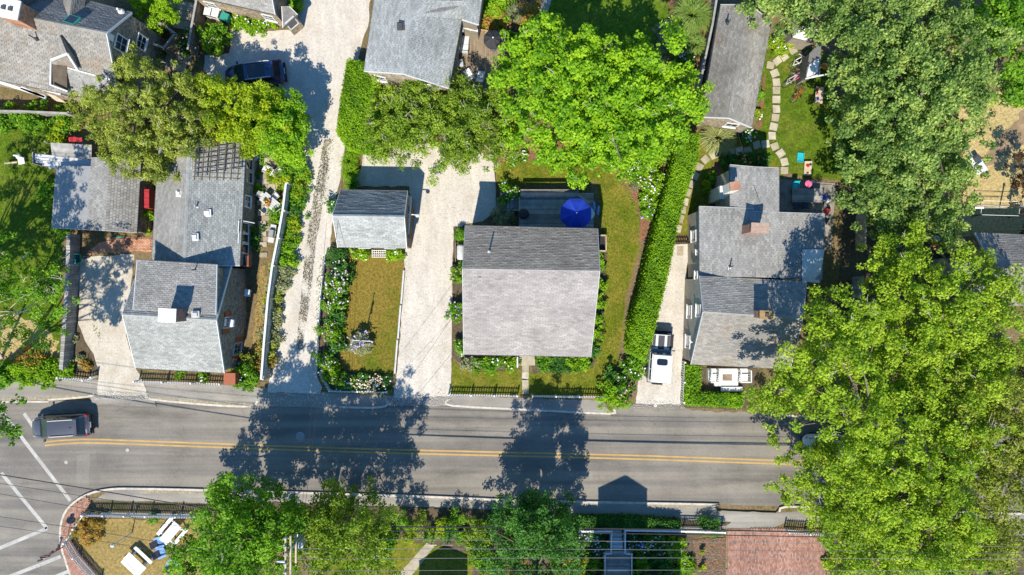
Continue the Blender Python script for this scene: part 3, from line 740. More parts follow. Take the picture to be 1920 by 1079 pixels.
def grass_clump(name, label, u, v, r, h, mat, n=420, cat='ornamental grass', group=None):
    b0 = P(u, v, h * .5); b0.z = 0; R = r * (H - h * .6) / F
    root = thing(name, label, cat, b0, 0, group)
    n = int(n * 2.2)
    a = rng.uniform(0, 6.283, n); rr = R * rng.uniform(.25, 1.1, n); hh = h * rng.uniform(.6, 1.1, n)
    d = np.stack([np.cos(a), np.sin(a), np.zeros(n)], 1); wv = np.stack([-np.sin(a), np.cos(a), np.zeros(n)], 1) * .013
    base = d * (R * .18 * rng.random(n))[:, None]
    p1 = base + d * (rr * .38)[:, None]; p1[:, 2] = hh * .75
    p2 = base + d * (rr * .75)[:, None]; p2[:, 2] = hh * .95
    p3 = base + d * rr[:, None]; p3[:, 2] = hh * .55
    V = np.stack([base - wv, base + wv, p1 + wv * 1.2, p1 - wv * 1.2, p2 + wv, p2 - wv, p3 + wv * .2, p3 - wv * .2], 1).reshape(-1, 3)
    k = np.arange(n)[:, None] * 8
    Q = np.concatenate([k + np.array([[0, 1, 2, 3]]), k + np.array([[3, 2, 4, 5]]), k + np.array([[5, 4, 6, 7]])])
    t = rng.uniform(.1, .95, n); T = np.concatenate([t, t, t])
    link_np('blades', np_mesh('blades', V, Q, T, M[mat]), root, kind='stuff')
    mb = MB(); mb.lathe(b0, [(R * .2, 0), (R * .17, h * .12), (R * .06, h * .2)], 8); mb.build('crown_base', M['bark'], root)
    return root

def scatter_pts(poly, n):
    q = np.array(px(*poly)); x0, y0 = q.min(0); x1, y1 = q.max(0)
    X = rng.uniform(x0, x1, n); Y = rng.uniform(y0, y1, n); ins = np.zeros(n, bool)
    for i in range(len(q)):
        a, b = q[i], q[i - 1]
        with np.errstate(divide='ignore', invalid='ignore'):
            ins ^= ((a[1] > Y) != (b[1] > Y)) & (X < (b[0] - a[0]) * (Y - a[1]) / (b[1] - a[1]) + a[0])
    return X[ins], Y[ins]
def tufts(name, poly, dens, mat, hgt=.09, wd=.05, patch=None):
    q = np.array(px(*poly)); A = np.prod(q.max(0) - q.min(0))
    X, Y = scatter_pts(poly, int(dens * A)); n = len(X)
    if patch is not None:
        f = np.sin(X * patch + 1) * np.cos(Y * patch * 1.2) + np.sin(X * patch * 2.7 + Y * 1.9) * .6 + rng.normal(size=n) * .35
        k = f > (-.55 if name == 'lane_weeds' else 0); X, Y = X[k], Y[k]; n = len(X)
    a = rng.uniform(0, 6.283, n); s = rng.uniform(.5, 1.4, n)
    wv = np.stack([np.cos(a), np.sin(a), np.zeros(n)], 1) * (wd * s)[:, None] * .5
    c = np.stack([X, Y, np.full(n, .06)], 1)
    lean = rng.normal(size=(n, 3)) * hgt * .7; lean[:, 2] = hgt * s
    V = np.stack([c - wv, c + wv, c + lean + wv * .3, c + lean - wv * .3], 1).reshape(-1, 3)
    T = np.clip(.5 + .3 * np.sin(X * .9) * np.cos(Y * .7) + rng.normal(size=n) * .2, 0, 1)
    o = link_np(name, np_mesh(name, V, np.arange(n * 4).reshape(n, 4), T, M[mat])); o['kind'] = 'stuff'; return o
def stones(name, poly, n, mat, s0=.025, s1=.06, edge=None):
    X, Y = scatter_pts(poly, n); mb = MB()
    for x, y in zip(X, Y):
        s = rng.uniform(s0, s1); a = rng.uniform(0, 3)
        vs_ = [(x + s * math.cos(a + k * 1.571) * rng.uniform(.7, 1.2), y + s * math.sin(a + k * 1.571), .05) for k in range(4)] + [(x, y, .065 + s * .7)]
        mb.add(vs_, [(0, 1, 4), (1, 2, 4), (2, 3, 4), (3, 0, 4)], float(rng.random()))
    o = mb.build(name, M[mat]); o['kind'] = 'stuff'; return o
# ------------------------------------------------------------------ buildings
def shingle_quad(mb, A, B, C, D, course=.15, tab=.34, th=.03, seed=0):
    r = random.Random(seed)
    nrm = (B - A).cross(D - A)
    if nrm.z < 0: nrm = -nrm
    nrm.normalize()
    L = ((D - A).length + (C - B).length) / 2; Wd = ((B - A).length + (C - D).length) / 2
    n = max(1, round(L / course)); m = max(1, round(Wd / tab))
    def pt(u, v): return A.lerp(B, u).lerp(D.lerp(C, u), v)
    for j in range(n - 1, -1, -1):
        v0, v1 = max(0, (j - .06) / n), (j + 1) / n
        off = (.5 if j % 2 else 0) + r.uniform(-.12, .12)
        us = [0.0] + [min(1, max(0, (i + off) / m)) for i in range(0, m + 1)] + [1.0]
        us = sorted(set(round(x, 5) for x in us))
        rowt = r.uniform(-.08, .08)
        for a, b in zip(us[:-1], us[1:]):
            if b - a < .004: continue
            g = .010 / Wd
            t = th * r.uniform(.7, 1.4)
            p0, p1 = pt(a + g, v0) + nrm * .006, pt(b - g, v0) + nrm * .006
            p2, p3 = pt(b - g, v1) + nrm * t, pt(a + g, v1) + nrm * t
            q2, q3 = p2 - nrm * (t - .002), p3 - nrm * (t - .002)
            mb.add([p0, p1, p2, p3, q2, q3], [(0, 3, 2, 1), (3, 5, 4, 2)] if (p1 - p0).cross(p3 - p0).z < 0 else [(0, 1, 2, 3), (3, 2, 4, 5)], min(1, max(0, r.gauss(.5, .27) + rowt)))

def shingle_wall(mb, poly, n, course=.15, tab=.17, th=.022, seed=0):
    r = random.Random(seed); ud = Z.cross(n).normalized(); o = poly[0]
    uv = [((p - o).dot(ud), p.z) for p in poly]
    z0, z1 = min(q[1] for q in uv), max(q[1] for q in uv)
    k = max(1, round((z1 - z0) / course)); c = (z1 - z0) / k
    for j in range(k):
        zm = z0 + (j + .5) * c; xs = []
        for i in range(len(uv)):
            a, b = uv[i], uv[i - 1]
            if (a[1] > zm) != (b[1] > zm): xs.append(a[0] + (b[0] - a[0]) * (zm - a[1]) / (b[1] - a[1]))
        if len(xs) < 2: continue
        x = min(xs); e = max(xs)
        while x < e - .02:
            wd = min(r.uniform(.6, 1.4) * tab, e - x); t = th * r.uniform(.7, 1.5)
            base = o + ud * x - Z * o.z
            p = [base + Z * (zm + c * .52) + n * .005, base + ud * (wd - .006) + Z * (zm + c * .52) + n * .005]
            lo = zm - c * .5 - r.uniform(0, .012)
            q = [base + ud * (wd - .006) + Z * lo + n * t, base + Z * lo + n * t]
            b2 = [base + ud * (wd - .006) + Z * lo, base + Z * lo]
            mb.add(p + q + b2, [(0, 3, 2, 1), (3, 5, 4, 2)], min(1, max(0, r.gauss(.5, .25))))
            x += wd

class House:
    def __init__(s, name, label, cat, u, v, group=None, roof='roof_mid', wall='wall_wood', wsh='cedar_wall', trim='trim_white', course=.15, tab=.34):
        s.root = thing(name, label, cat, P(u, v, 0), 0, group)
        s.rm = MB(); s.wm = MB(); s.sh = {}; s.ws = MB(); s.tr = []
        s.roof, s.wall, s.wshm, s.trim = roof, wall, wsh, trim
        s.course, s.tab = course, tab; s.pl = {}; s.ln = {}; s.k = 0
    def quad(s, key, A, B, C, D, roof=None, ov=(0, .07, .2, .07), wsh='', trim='lrb', th=.11, body=True, sh=True, z0=0.0, course=None, tab=None):
        A, B, C, D = [P(*q) if not isinstance(q, Vector) else q for q in (A, B, C, D)]
        s.k += 1
        s.rm.slab([A, B, C, D], th)
        if sh:
            mbx = s.sh.setdefault(roof or s.roof, MB())
            shingle_quad(mbx, A, B, C, D, course or s.course, tab or s.tab, seed=s.k * 7 + len(s.sh))
        t, r, b, l = ov
        LL = (A - D).length; LR = (B - C).length; Wt = (A - B).length; Wb = (C - D).length
        def pt(u, v): return A.lerp(B, u).lerp(D.lerp(C, u), v)
        Lm = (LL + LR) / 2; Wm = (Wt + Wb) / 2
        u0, u1, v0, v1 = l / Wm, 1 - r / Wm, t / Lm, 1 - b / Lm
        tp = [pt(u0, v0), pt(u1, v0), pt(u1, v1), pt(u0, v1)]
        tp = [p - Z * (th + .01) for p in tp]; bt = [Vector((p.x, p.y, z0)) for p in tp]
        cen = (bt[0] + bt[1] + bt[2] + bt[3]) / 4
        if body:
            vs_ = tp + bt
            s.wm.add(vs_, [(0, 1, 2, 3)[::-1], (7, 6, 5, 4)[::-1], (0, 4, 5, 1), (1, 5, 6, 2), (2, 6, 7, 3), (3, 7, 4, 0)])
        for side, (i, j) in (('t', (0, 1)), ('r', (1, 2)), ('b', (2, 3)), ('l', (3, 0))):
            d = bt[j] - bt[i]; n = Vector((d.y, -d.x, 0)).normalized()
            if n.dot((bt[i] + bt[j]) / 2 - cen) < 0: n = -n
            s.pl[key + '.' + side] = (bt[i].copy(), n); s.ln[key + '.' + side] = bt[j] - bt[i]
            if side in wsh: shingle_wall(s.ws, [tp[i], tp[j], bt[j], bt[i]], n, seed=s.k)
        e = {'t': (A, B), 'r': (B, C), 'b': (C, D), 'l': (D, A)}
        for side in trim.lower():
            p, q = e[side]; dn = Z * (.5 * th + .012)
            out = s.pl[key + '.' + side][1] * .028
            s.tr.append(('gutter' if side == 'b' else 'rake_trim', MB().beam(p - dn + out, q - dn + out, .05, th + .06)))
        return s
    def ridge(s, A, B, wd=.26):
        A, B = P(*A), P(*B)
        mb = s.sh.setdefault(s.roof, MB()); d = (B - A); L = d.length; d.normalize(); sd_ = Z.cross(d).normalized()
        k = max(1, int(L / .28))
        for i in range(k):
            p, q = A.lerp(B, i / k), A.lerp(B, (i + 1.05) / k)
            up = Z * (.032 + .006 * (i % 2))
            mb.add([p + up, q + up, q + sd_ * wd * .5 - Z * .05, p + sd_ * wd * .5 - Z * .05, q - sd_ * wd * .5 - Z * .05, p - sd_ * wd * .5 - Z * .05], [(0, 1, 2, 3)[::-1], (0, 5, 4, 1)[::-1]], random.uniform(.35, .75))
        return s
    def window(s, key, u, v, wd=.85, ht=1.1, cols=2, rows=2, frame='white', shutters=None, deep=.06, name='window', sill=True, off=0.0):
        p0, n = s.pl[key]; c = (p0 + s.ln[key] * u + Z * v if u <= 1 else on_wall(u, v, p0, n)) + n * (.02 + off); ud = Z.cross(n)
        f = MB(); fw = .09
        for a, b in ((-1, 0), (1, 0)): f.bx(c + ud * a * (wd / 2) + n * deep / 2, ud, n, Z, fw, deep, ht + fw)
        for b in (-1, 1): f.bx(c + Z * b * (ht / 2) + n * deep / 2, ud, n, Z, wd - fw, deep, fw)
        fo = f.build(name, M[frame], s.root)
        MB().bx(c + n * .008, ud, n, Z, wd - fw, .03, ht - fw).build('pane', M['glass'], fo)
        for i in range(1, cols): MB().bx(c + ud * (wd * (i / cols - .5)) + n * .034, ud, n, Z, .03, .02, ht - fw).build('muntin', M[frame], fo)
        for i in range(1, rows): MB().bx(c + Z * (ht * (i / rows - .5)) + n * .036, ud, n, Z, wd - fw, .02, .04).build('muntin', M[frame], fo)
        if sill: MB().bx(c - Z * (ht / 2 + fw * .5 + .03) + n * (deep * .5 + .03), ud, n, Z, wd + .16, deep + .06, .05).build('sill', M[frame], fo)
        if shutters:
            for a in (-1, 1):
                sb = MB(); cc = c + ud * a * (wd / 2 + .26) + n * .03
                sb.bx(cc, ud, n, Z, .38, .04, ht + .05)
                for k in range(6): sb.bx(cc + Z * ((k - 2.5) * ht / 6.4) + n * .026, ud, n, Z, .28, .02, ht / 10)
                sb.build('shutter', M[shutters], s.root)
        return fo
    def chimney(s, u, v, htop, zb, wx, wy, rz=0.0, mat='brick', cap='trim_white', capz=.14, flue=True):
        c = P(u, v, htop); mb = MB()
        hz = htop - capz - zb
        k = max(1, int(hz / .075)); 
        mb.box((c.x, c.y, zb + hz / 2), (wx * .965, wy * .965, hz), rz, .3)
        ca, sa = math.cos(rz), math.sin(rz); rr = random.Random(int(u))
        def face(nx, ny, L, half):
            n_ = max(1, round(L / .21))
            for j in range(k):
                for i in range(n_ + 1):
                    x0 = max(-L / 2, (i - (.5 if j % 2 else 0)) * L / n_ - L / 2 + .006); x1 = min(L / 2, (i + 1 - (.5 if j % 2 else 0)) * L / n_ - L / 2 - .006)
                    if x1 - x0 < .03: continue
                    m_ = (x0 + x1) / 2; lx, ly = nx * half - ny * m_, ny * half + nx * m_
                    ax = Vector((-ny * ca - nx * sa, -ny * sa + nx * ca, 0)); ay = Vector((nx * ca - ny * sa, nx * sa + ny * ca, 0))
                    mb.bx((c.x + lx * ca - ly * sa, c.y + lx * sa + ly * ca, zb + (j + .5) * hz / k), ax, ay, Z, x1 - x0, .03, hz / k - .014, rr.random())
        face(1, 0, wy, wx / 2 - .012); face(-1, 0, wy, wx / 2 - .012); face(0, 1, wx - .05, wy / 2 - .012); face(0, -1, wx - .05, wy / 2 - .012)
        o = mb.build('chimney', M[mat], s.root)
        cm = MB(); cm.box((c.x, c.y, htop - capz / 2), (wx + .1, wy + .1, capz), rz)
        cm.build('cap', M[cap], o)
        MB().box((c.x, c.y, zb + .12), (wx + .14, wy + .14, .05), rz).build('flashing', M['trim_grey'], o)
        if flue:
            for i in ((-1, 1) if wx > .9 else (0,)):
                fm = MB(); fm.box((c.x + i * .24 * ca, c.y + i * .24 * sa, htop + .06), (.26, .26, .14), rz); fm.box((c.x + i * .24 * ca, c.y + i * .24 * sa, htop + .132), (.18, .18, .01), rz)
                fm.build('flue', M['darkgrey'], o)
        return o
    def pipe(s, u, v, h, L=.5, r=.045, mat='darkgrey', name='vent_pipe'):
        c = P(u, v, h); mb = MB(); mb.lathe((c.x, c.y, h - .25), [(r * 3, 0), (r * 2.2, .2), (r, .26), (r, L + .25), (r * .6, L + .25)], 10)
        return mb.build(name, M[mat], s.root)
    def boxvent(s, u, v, h, sx=.32, sy=.3, mat='white', name='roof_vent', hh=.16):
        c = P(u, v, h); mb = MB(); mb.box((c.x, c.y, h + hh / 2 - .05), (sx, sy, hh), .05, tx=.85, ty=.85); mb.box((c.x, c.y, h - .03), (sx + .18, sy + .18, .05), .05)
        return mb.build(name, M[mat], s.root)
    def done(s):
        if s.wm.v:
            wo = s.wm.build('wall', M[s.wall], s.root)
            if s.ws.v: s.ws.build('wall_shingles', M[s.wshm], wo, kind='stuff')
        ro = s.rm.build('roof', M['roof_base'], s.root)
        for k, mb in s.sh.items(): mb.build('roof_shingles', M[k], ro, kind='stuff')
        for nm, mb in s.tr: mb.build(nm, M['trim_dark' if nm == 'gutter' else s.trim], s.root)
        return s.root

# --- the saltbox house in the middle
h = House('saltbox_house', 'saltbox house with a wide pinkish grey front roof slope and a shorter dark rear slope', 'house', 985, 550, roof='roof_pinkgrey', course=.145, tab=.42, trim='trim_grey')
h.quad('S', (868, 504, 7), (1124, 508, 7), (1107, 669, 3.2), (870, 664.5, 3.2), wsh='lr')
h.quad('N', (1124, 508, 7), (868, 504, 7), (873, 424, 5), (1120, 430, 5), roof='roof_taupe', wsh='lrb')
h.ridge((868, 504, 7), (1124, 508, 7), .2)
h.pipe(917, 473, 6.3, .85, .06, 'lightgrey')
for u in (.12, .30, .70, .88): h.window('S.b', u, 1.6, .85, 1.3)
h.window('S.b', .5, 1.15, .95, 2.1, 1, 3, name='front_door', sill=False)
for u in (.3, .62): h.window('N.b', u, 2.0, .85, 1.2)
h.window('N.b', .14, 1.7, 1.6, 2.1, 2, 1, name='patio_door', sill=False)
st = MB(); st.beam(P(896, 521, 6.75), P(902, 521, 6.75), .04, .03); st.build('roof_bracket', M['grey'], h.root)
h.done()

# --- garage
h = House('garage', 'small gabled garage with pale front slope and slate grey rear slope', 'garage', 700, 412, roof='roof_silver', course=.16, tab=.45)
h.quad('S', (624, 405, 5), (757.5, 407, 5), (762, 465.5, 2.9), (634, 463.5, 2.9), wsh='lrb')
h.quad('N', (757.5, 407, 5), (624, 405, 5), (639, 357, 2.9), (763.5, 359, 2.9), roof='roof_slate', wsh='lrb', tab=.6)
h.ridge((624, 405, 5), (757.5, 407, 5))
p0, n = h.pl['S.r']
for k, (u, v) in enumerate(((764, 400), (764, 430))):
    c = on_wall(u, v, p0, n); c.z = 1.05
    MB().bx(c + n * .03, Z.cross(n), n, Z, 1.25, .05, 2.05).build('garage_door', M['wood_dark'], h.root)
for u in (.3, .7): h.window('S.b', u, 1.5, .8, .9)
t = MB(); c = on_wall(764, 402, p0, n); c.z = 2.35; t.bx(c + n * .06, Z.cross(n), n, Z, 2.9, .1, .12); t.build('door_lintel', M['white'], h.root)
lm = MB(); c.z = 2.95; lm.beam(c, c + n * .75, .06, .06); lm.lathe(c + n * .72 - Z * .18, [(.05, .18), (.16, .05), (.17, 0), (.03, .0)], 10); lm.build('door_lamp', M['offwhite'], h.root)
h.done()

# --- left house: front range with terracotta shutters
h = House('shingled_house', 'grey shingled cape house with terracotta shutters at the left end of the lane', 'house', 375, 595, roof='roof_pale', course=.15, tab=.3)
h.quad('S', (230, 590, 5.8), (405, 600, 5.8), (420, 699, 3.0), (255, 690, 3.0), wsh='lrb')
h.quad('N', (405, 600, 5.8), (230, 590, 5.8), (266, 489, 3.0), (433, 499, 3.0), wsh='lrb')
h.quad('D', (404, 591, 5.8), (250, 582, 5.8), (258, 488, 5.0), (406, 497, 5.0), roof='roof_mid', wsh='lrb', ov=(.1, .12, .2, .12))
h.ridge((230, 590, 5.8), (405, 600, 5.8))
h.window('S.r', 425, 605, .8, 1.15, 2, 2, 'trim_grey', 'shutter'); h.window('N.r', 427, 566, .8, 1.1, 2, 2, 'trim_grey', 'shutter')
h.window('S.r', 444, 654, .95, 1.3, 2, 2, 'trim_grey', 'shutter'); h.window('N.r', 456, 549, .95, 1.3, 2, 2, 'trim_grey', 'shutter')
for u, v in ((426, 606), (457, 549)):
    p0, n = h.pl['S.r']; c = on_wall(u, v, p0, n); a = MB(); a.bx(c + n * .2 - Z * .3, Z.cross(n), n, Z, .55, .36, .36)
    for k in range(4): a.bx(c + n * .39 - Z * (.18 + .08 * k), Z.cross(n), n, Z, .46, .02, .03)
    a.build('air_conditioner', M['white'], h.root)
for u in (.16, .38, .62, .84): h.window('S.b', u, 1.6, .8, 1.2, 2, 2, 'trim_grey', 'shutter')
tr = MB()                                       # climbing trellis on the end wall
p0, n = h.pl['S.r']
for k in range(5):
    a = on_wall(448 + k * 4.3, 588, p0, n); b = on_wall(450 + k * 4.3, 616, p0, n)
    tr.beam(a + n * .08, b + n * .08, .03, .03)
for k in range(4):
    a = on_wall(447, 588 + k * 9, p0, n); b = on_wall(466, 586 + k * 9, p0, n); tr.beam(a + n * .1, b + n * .1, .03, .03)
tr.build('wall_trellis', M['wood_grey'], h.root)
h.chimney(313, 592, 7.4, 5.3, 1.15, .88, -.05, 'brick', 'trim_white', .08, False)
h.boxvent(366, 590, 6.0, .4, .3, 'trim_grey'); h.pipe(366, 506, 5.15, .55)
ec = MB(); p0, n = h.pl['S.r']; q = on_wall(428, 700, p0, n)
ec.box((q.x + .1, q.y - .45, 1.0), (.9, .9, 2.0)); ec.build('cellar_door', M['shutter'], h.root)
h.done()

# --- its long low wing
h = House('low_wing', 'long low pale roofed wing behind the shuttered house with vents along its slope', 'house', 385, 380, roof='roof_silver', course=.15, tab=.3)
h.quad('W', (345, 499, 4.6), (354, 262, 4.6), (299, 262, 2.9), (285, 489, 2.9), roof='roof_mid', wsh='lrb', tab=.3)
h.quad('E', (354, 262, 4.6), (345, 499, 4.6), (449, 498, 2.9), (461, 264, 2.9), roof='roof_pale', wsh='lrb')
h.ridge((354, 262, 4.6), (345, 499, 4.6))
for v in (310, 331): h.window('E.b', 466, v, 1.0, 1.25, 1, 2, 'trim_grey')
h.window('E.b', 463, 378, .9, 1.1, 2, 2)
for v in (428, 447, 465): h.window('E.b', 455.5, v, .85, 1.9, 1, 1, 'trim_white', sill=False, name='glazed_door')
h.pipe(369, 388, 4.35, .4, .05, 'lightgrey'); h.boxvent(335, 364, 4.35, .26, .26, 'offwhite'); h.boxvent(388, 400, 4.05, .42, .36); h.boxvent(365, 445, 4.4, .38, .38, 'lightgrey')
sk = MB(); c = P(459, 489, 1.6); sk.box((c.x, c.y, 1.5), (.7, .95, .5)); sk.build('bulkhead_frame', M['shutter'], h.root)
MB().box((c.x, c.y, 1.76), (.5, .72, .03)).build('bulkhead_glass', M['glass'], h.root)
wd = MB(); a = on_wall(456, 415, *h.pl['E.b']); wd.beam(Vector((a.x, a.y, 2.8)), Vector((a.x + 1.05, a.y - .2, 2.6)), .05, .05); wd.build('downspout', M['trim_white'], h.root)
h.done()
root = thing('roof_trellis', 'dark slatted trellis lying over the top end of the low wing roof', 'trellis', P(412, 300, 0))
TZ = 4.35
bm_ = None
for k, u in enumerate((368, 382, 396, 410, 422.5, 436, 449)):
    z = 4.6 - .028 * k * 3.0 * .5 + .12
    MB().beam(P(u + 2, 262, z), P(u - 3.5, 338, z), .075, .06).build('slat', M['wood_dark'], root)
for k, v in enumerate((266, 275.5, 285, 295, 304, 313.5, 323, 332)):
    MB().beam(P(364 - k * .3, v - 1, 4.75), P(456 - k * .6, v + 3, 4.3), .06, .05).build('slat', M['wood_dark'], root)

# --- left workshop shed
h = House('workshop_shed', 'old workshop shed with worn shingles and a dark flat lean-to under tree shadow', 'shed', 185, 370, roof='roof_worn', course=.2, tab=.22, trim='trim_grey')
h.quad('E', (206, 296, 3.6), (197, 432, 3.6), (256, 436, 2.4), (264, 300, 2.4), wsh='b', trim='rb')
h.quad('W', (197, 432, 3.6), (206, 296, 3.6), (172, 295, 3.05), (162, 430, 3.05), roof='roof_mid', wsh='l', trim='l')
h.quad('L', (161, 430, 2.98), (171, 318, 2.98), (106, 316, 2.35), (97, 427, 2.35), sh=False, wsh='l', trim='l')
MB().slab([P(162, 430, 3.0), P(172, 312, 3.0), P(105, 311, 2.38), (P(96, 427, 2.38))], .02).build('roll_roofing', M['grey'], h.root)
for k, u in enumerate((207, 215, 223)): MB().beam(P(u, 300, 3.52 - k * .17), P(u - 9, 432, 3.52 - k * .17), .03, .045).build('batten', M['wood_grey'], h.root)
rb = MB(); a = P(160, 431, 2.2); b = P(258, 437, 2.2); rb.beam(a, b, .06, .2); rb.build('red_fascia', M['red'], h.root)
p0, n = h.pl['E.r']
h.done()

# --- big house at top left, turned to the lane
h = House('gabled_house', 'large dark roofed house turned askew in the top left corner with a gabled end wall', 'house', 190, 130, roof='roof_brownish', course=.16, tab=.36)
R1, R2 = (-110, 1, 7.5), (199, 62, 7.5)
h.quad('S', R1, R2, (225, 197, 4.2), (-95, 131, 4.2), wsh='rb', roof='roof_brownish')
h.quad('N', R2, R1, (-65, -60, 5.5), (246, 24, 5.5), roof='roof_dark', wsh='lb')
h.ridge(R1, R2)
h.quad('n1', (130, 34, 7.0), (140, -40, 7.0), (124, -40, 6.0), (116, 40, 6.2), roof='roof_brownish', wsh='', trim='b')
h.quad('n2', (140, -40, 7.0), (130, 34, 7.0), (155, 24, 6.0), (166, -40, 6.0), roof='roof_brownish', wsh='', trim='b')
h.quad('w1', (60, -20, 7.3), (20, -28, 7.3), (16, 10, 6.9), (40, 16, 6.9), roof='roof_dark', wsh='', trim='')
# front dormer, sunk balcony and the lower porch roof
h.quad('d1', (112, 66, 7.2), (126, 101, 7.0), (97, 113, 5.9), (97, 112, 5.9), roof='roof_brownish', wsh='', trim='')
h.quad('d2', (128, 101, 7.0), (113, 66, 7.2), (134, 105, 6.1), (145, 130, 5.9), roof='roof_dark', wsh='', trim='')
dm = MB(); dm.beam(P(96, 113, 5.95), P(127, 101, 7.02), .12, .14); dm.beam(P(127, 101, 7.02), P(146, 131, 5.95), .12, .14)
for a, b in (((96, 114), (95, 160)), ((95, 160), (127, 172)), ((96, 113), (145, 131)), ((127, 128), (207, 150))): dm.beam(P(*a, 5.6), P(*b, 5.4), .10, .12)
dm.build('dormer_trim', M['trim_white'], h.root)
h.quad('p1', (126, 130, 5.55), (206, 150, 5.4), (165, 186, 4.6), (127, 173, 4.7), roof='roof_mid', wsh='', trim='b')
bk = MB().slab([P(97, 114, 5.62), P(125, 124, 5.62), P(126, 171, 5.2), P(96, 159, 5.25)], .1); bk.build('balcony_floor', M['wood_dark'], h.root)
h.window('S.r', 226, 82, 1.05, 1.35, 2, 2); h.window('N.l', 264, 79, 1.0, 1.15, 2, 2)
p0, n = h.pl['S.r']; c = on_wall(207, 70, p0, n); MB().bx(c + n * .04, Z.cross(n), n, Z, .45, .06, .6).build('gable_vent', M['white'], h.root)
h.chimney(14, 16, 9.0, 6.4, 1.5, 1.2, -.2, 'brick_old', 'offwhite', .1)
fl_ = MB().slab([P(0, 28, 7.55), P(32, 36, 7.55), P(47, 48, 7.2), (P(20, 44, 7.2))], .05); fl_.build('lead_flashing', M['offwhite'], h.root)
h.pipe(65, 72, 6.9, .6); h.pipe(224, 20, 6.0, .3, .08, 'offwhite')
sk = MB(); a = [P(117, 40, 7.5), P(131, 27, 7.35), P(151, 33, 7.3), P(137, 46, 7.5)]; sk.slab(a, .18); sk.build('skylight_frame', M['teal'], h.root)
sk = MB(); c = sum(a, Vector()) / 4; sk.slab([c + (p - c) * .88 + Z * .012 for p in a], .05); sk.build('skylight_glass', M['glass'], h.root)
# porch strips along the front wall
pf = MB(); 
for a, b in (((0, 155), (85, 182)), ((40, 165), (86, 184)), ((55, 160), (115, 177))): pf.beam(P(*a, 3.9), P(*b, 3.9), .2, .14)
pf.build('porch_beam', M['trim_white'], h.root)
MB().slab([P(86, 175, 3.2), P(104, 180, 3.2), P(124, 193, 3.1), P(106, 190, 3.1)], .1).build('porch_canopy', M['wood_tan'], h.root)
h.done()

# --- house at the top of the lane
h = House('lane_house', 'grey shingled house with white windows at the top of the shell lane', 'house', 470, 0, roof='roof_mid', course=.15, tab=.36)
h.quad('S', (330, -95, 5.6), (498, -62, 5.6), (515, 27, 3.1), (345, -12, 3.1), wsh='rb')
h.quad('N', (498, -62, 5.6), (330, -95, 5.6), (330, -180, 3.1), (495, -150, 3.1), wsh='l')
h.quad('bay', (529, 12, 2.7), (541, 12, 2.7), (557, 28, 2.35), (531, 52, 2.35), roof='roof_brownish', wsh='rb', ov=(0, .1, .12, .1))
h.window('S.b', 397, 9, .85, 1.0); h.window('S.b', 505, 33, .85, 1.0); h.window('bay.b', 547, 43, .8, 1.3, 1, 1, 'trim_white', sill=False)
h.done()

# --- house at top centre with the deck
h = House('pale_roofed_house', 'pale grey roofed house at the top edge with a wooden deck on its right side', 'house', 790, 60, roof='roof_silver', course=.15, tab=.32)
RT, RB = (783, -140, 6.6), (756, 138, 6.6)
h.quad('W', RB, RT, (722, -140, 4.6), (683, 133, 4.6), roof='roof_silver', wsh='lb', trim='lb')
h.quad('E', RT, (770, 0, 6.6), (903, 0, 4.2), (922, -140, 4.2), wsh='', trim='b')
h.quad('E2', (770, 0, 6.6), RB, (841, 165, 4.2), (865, 38, 4.2), wsh='rb', trim='rb')
h.quad('E3', (770, 0, 6.6), (767, 30, 6.6), (866, 37, 4.22), (902, 2, 4.2), wsh='', trim='', sh=True)
h.quad('E4', (866, 0, 4.85), (866, 36, 4.85), (897, 46, 4.2), (903, 0, 4.2), wsh='b', trim='br')
h.ridge(RT, RB)
h.boxvent(751, 49, 6.6, .34, .42, 'darkgrey')
fd = MB()
for k in range(4): fd.beam(P(868 + k * .3, 38 + k * 5, 2.9), P(893 + k * .6, 44 + k * 5, 2.9), .07, .08)
for a, b in (((866, 36), (868, 60)), ((880, 40), (882, 58)), ((894, 44), (895, 60))): fd.beam(P(*a, 2.85), P(*b, 2.85), .09, .09)
fd.build('entry_trellis', M['white'], h.root)
for u, v in ((715, 147), (800, 162)): h.window('W.l' if u < 750 else 'E2.r', u, v, .8, 1.1)
h.done()

# --- long cottage at upper right
h = House('garden_cottage', 'long narrow garden cottage with a worn shingle roof and a small white end window', 'cottage', 1370, 130, roof='roof_worn', course=.18, tab=.3)
RT, RB = (1404, 10, 4.6), (1367, 221, 4.6)
h.quad('W', RB, RT, (1352, 10, 2.8), (1316, 219, 2.8), wsh='lb', roof='roof_brownish')
h.quad('E', RT, RB, (1409, 239, 2.8), (1446, 40, 2.8), wsh='rb')
h.ridge(RT, RB, .2)
h.pipe(1366, 42, 4.0, .5); h.window('E.r', 1371, 234, .9, 1.0, 2, 1)
h.done()

# --- right house
h = House('rambling_house', 'rambling grey roofed house with two brick chimneys under tree shadow at right', 'house', 1400, 520, roof='roof_mid', course=.15, tab=.34, wall='wall_stucco', wsh='cedar_wall_pale', trim='trim_grey')
h.quad('S', (1319, 584, 5.9), (1505, 597, 5.9), (1481, 692, 2.9), (1296, 683, 2.9), wsh='b', roof='roof_brownish')
h.quad('N', (1505, 597, 5.9), (1319, 584, 5.9), (1312, 518, 4.65), (1512, 528, 4.65), roof='roof_mid', trim='lr', wsh='')
h.ridge((1319, 584, 5.9), (1505, 597, 5.9))
h.quad('W', (1414, 392, 5.1), (1414, 520, 5.1), (1312, 519, 4.2), (1311, 388, 4.2), ov=(0, 0, .2, .2), wsh='', trim='lb')
h.quad('E', (1414, 520, 5.1), (1414, 398, 5.1), (1546, 402, 3.7), (1541, 525, 3.7), ov=(0, .2, .2, 0), wsh='', trim='rb')
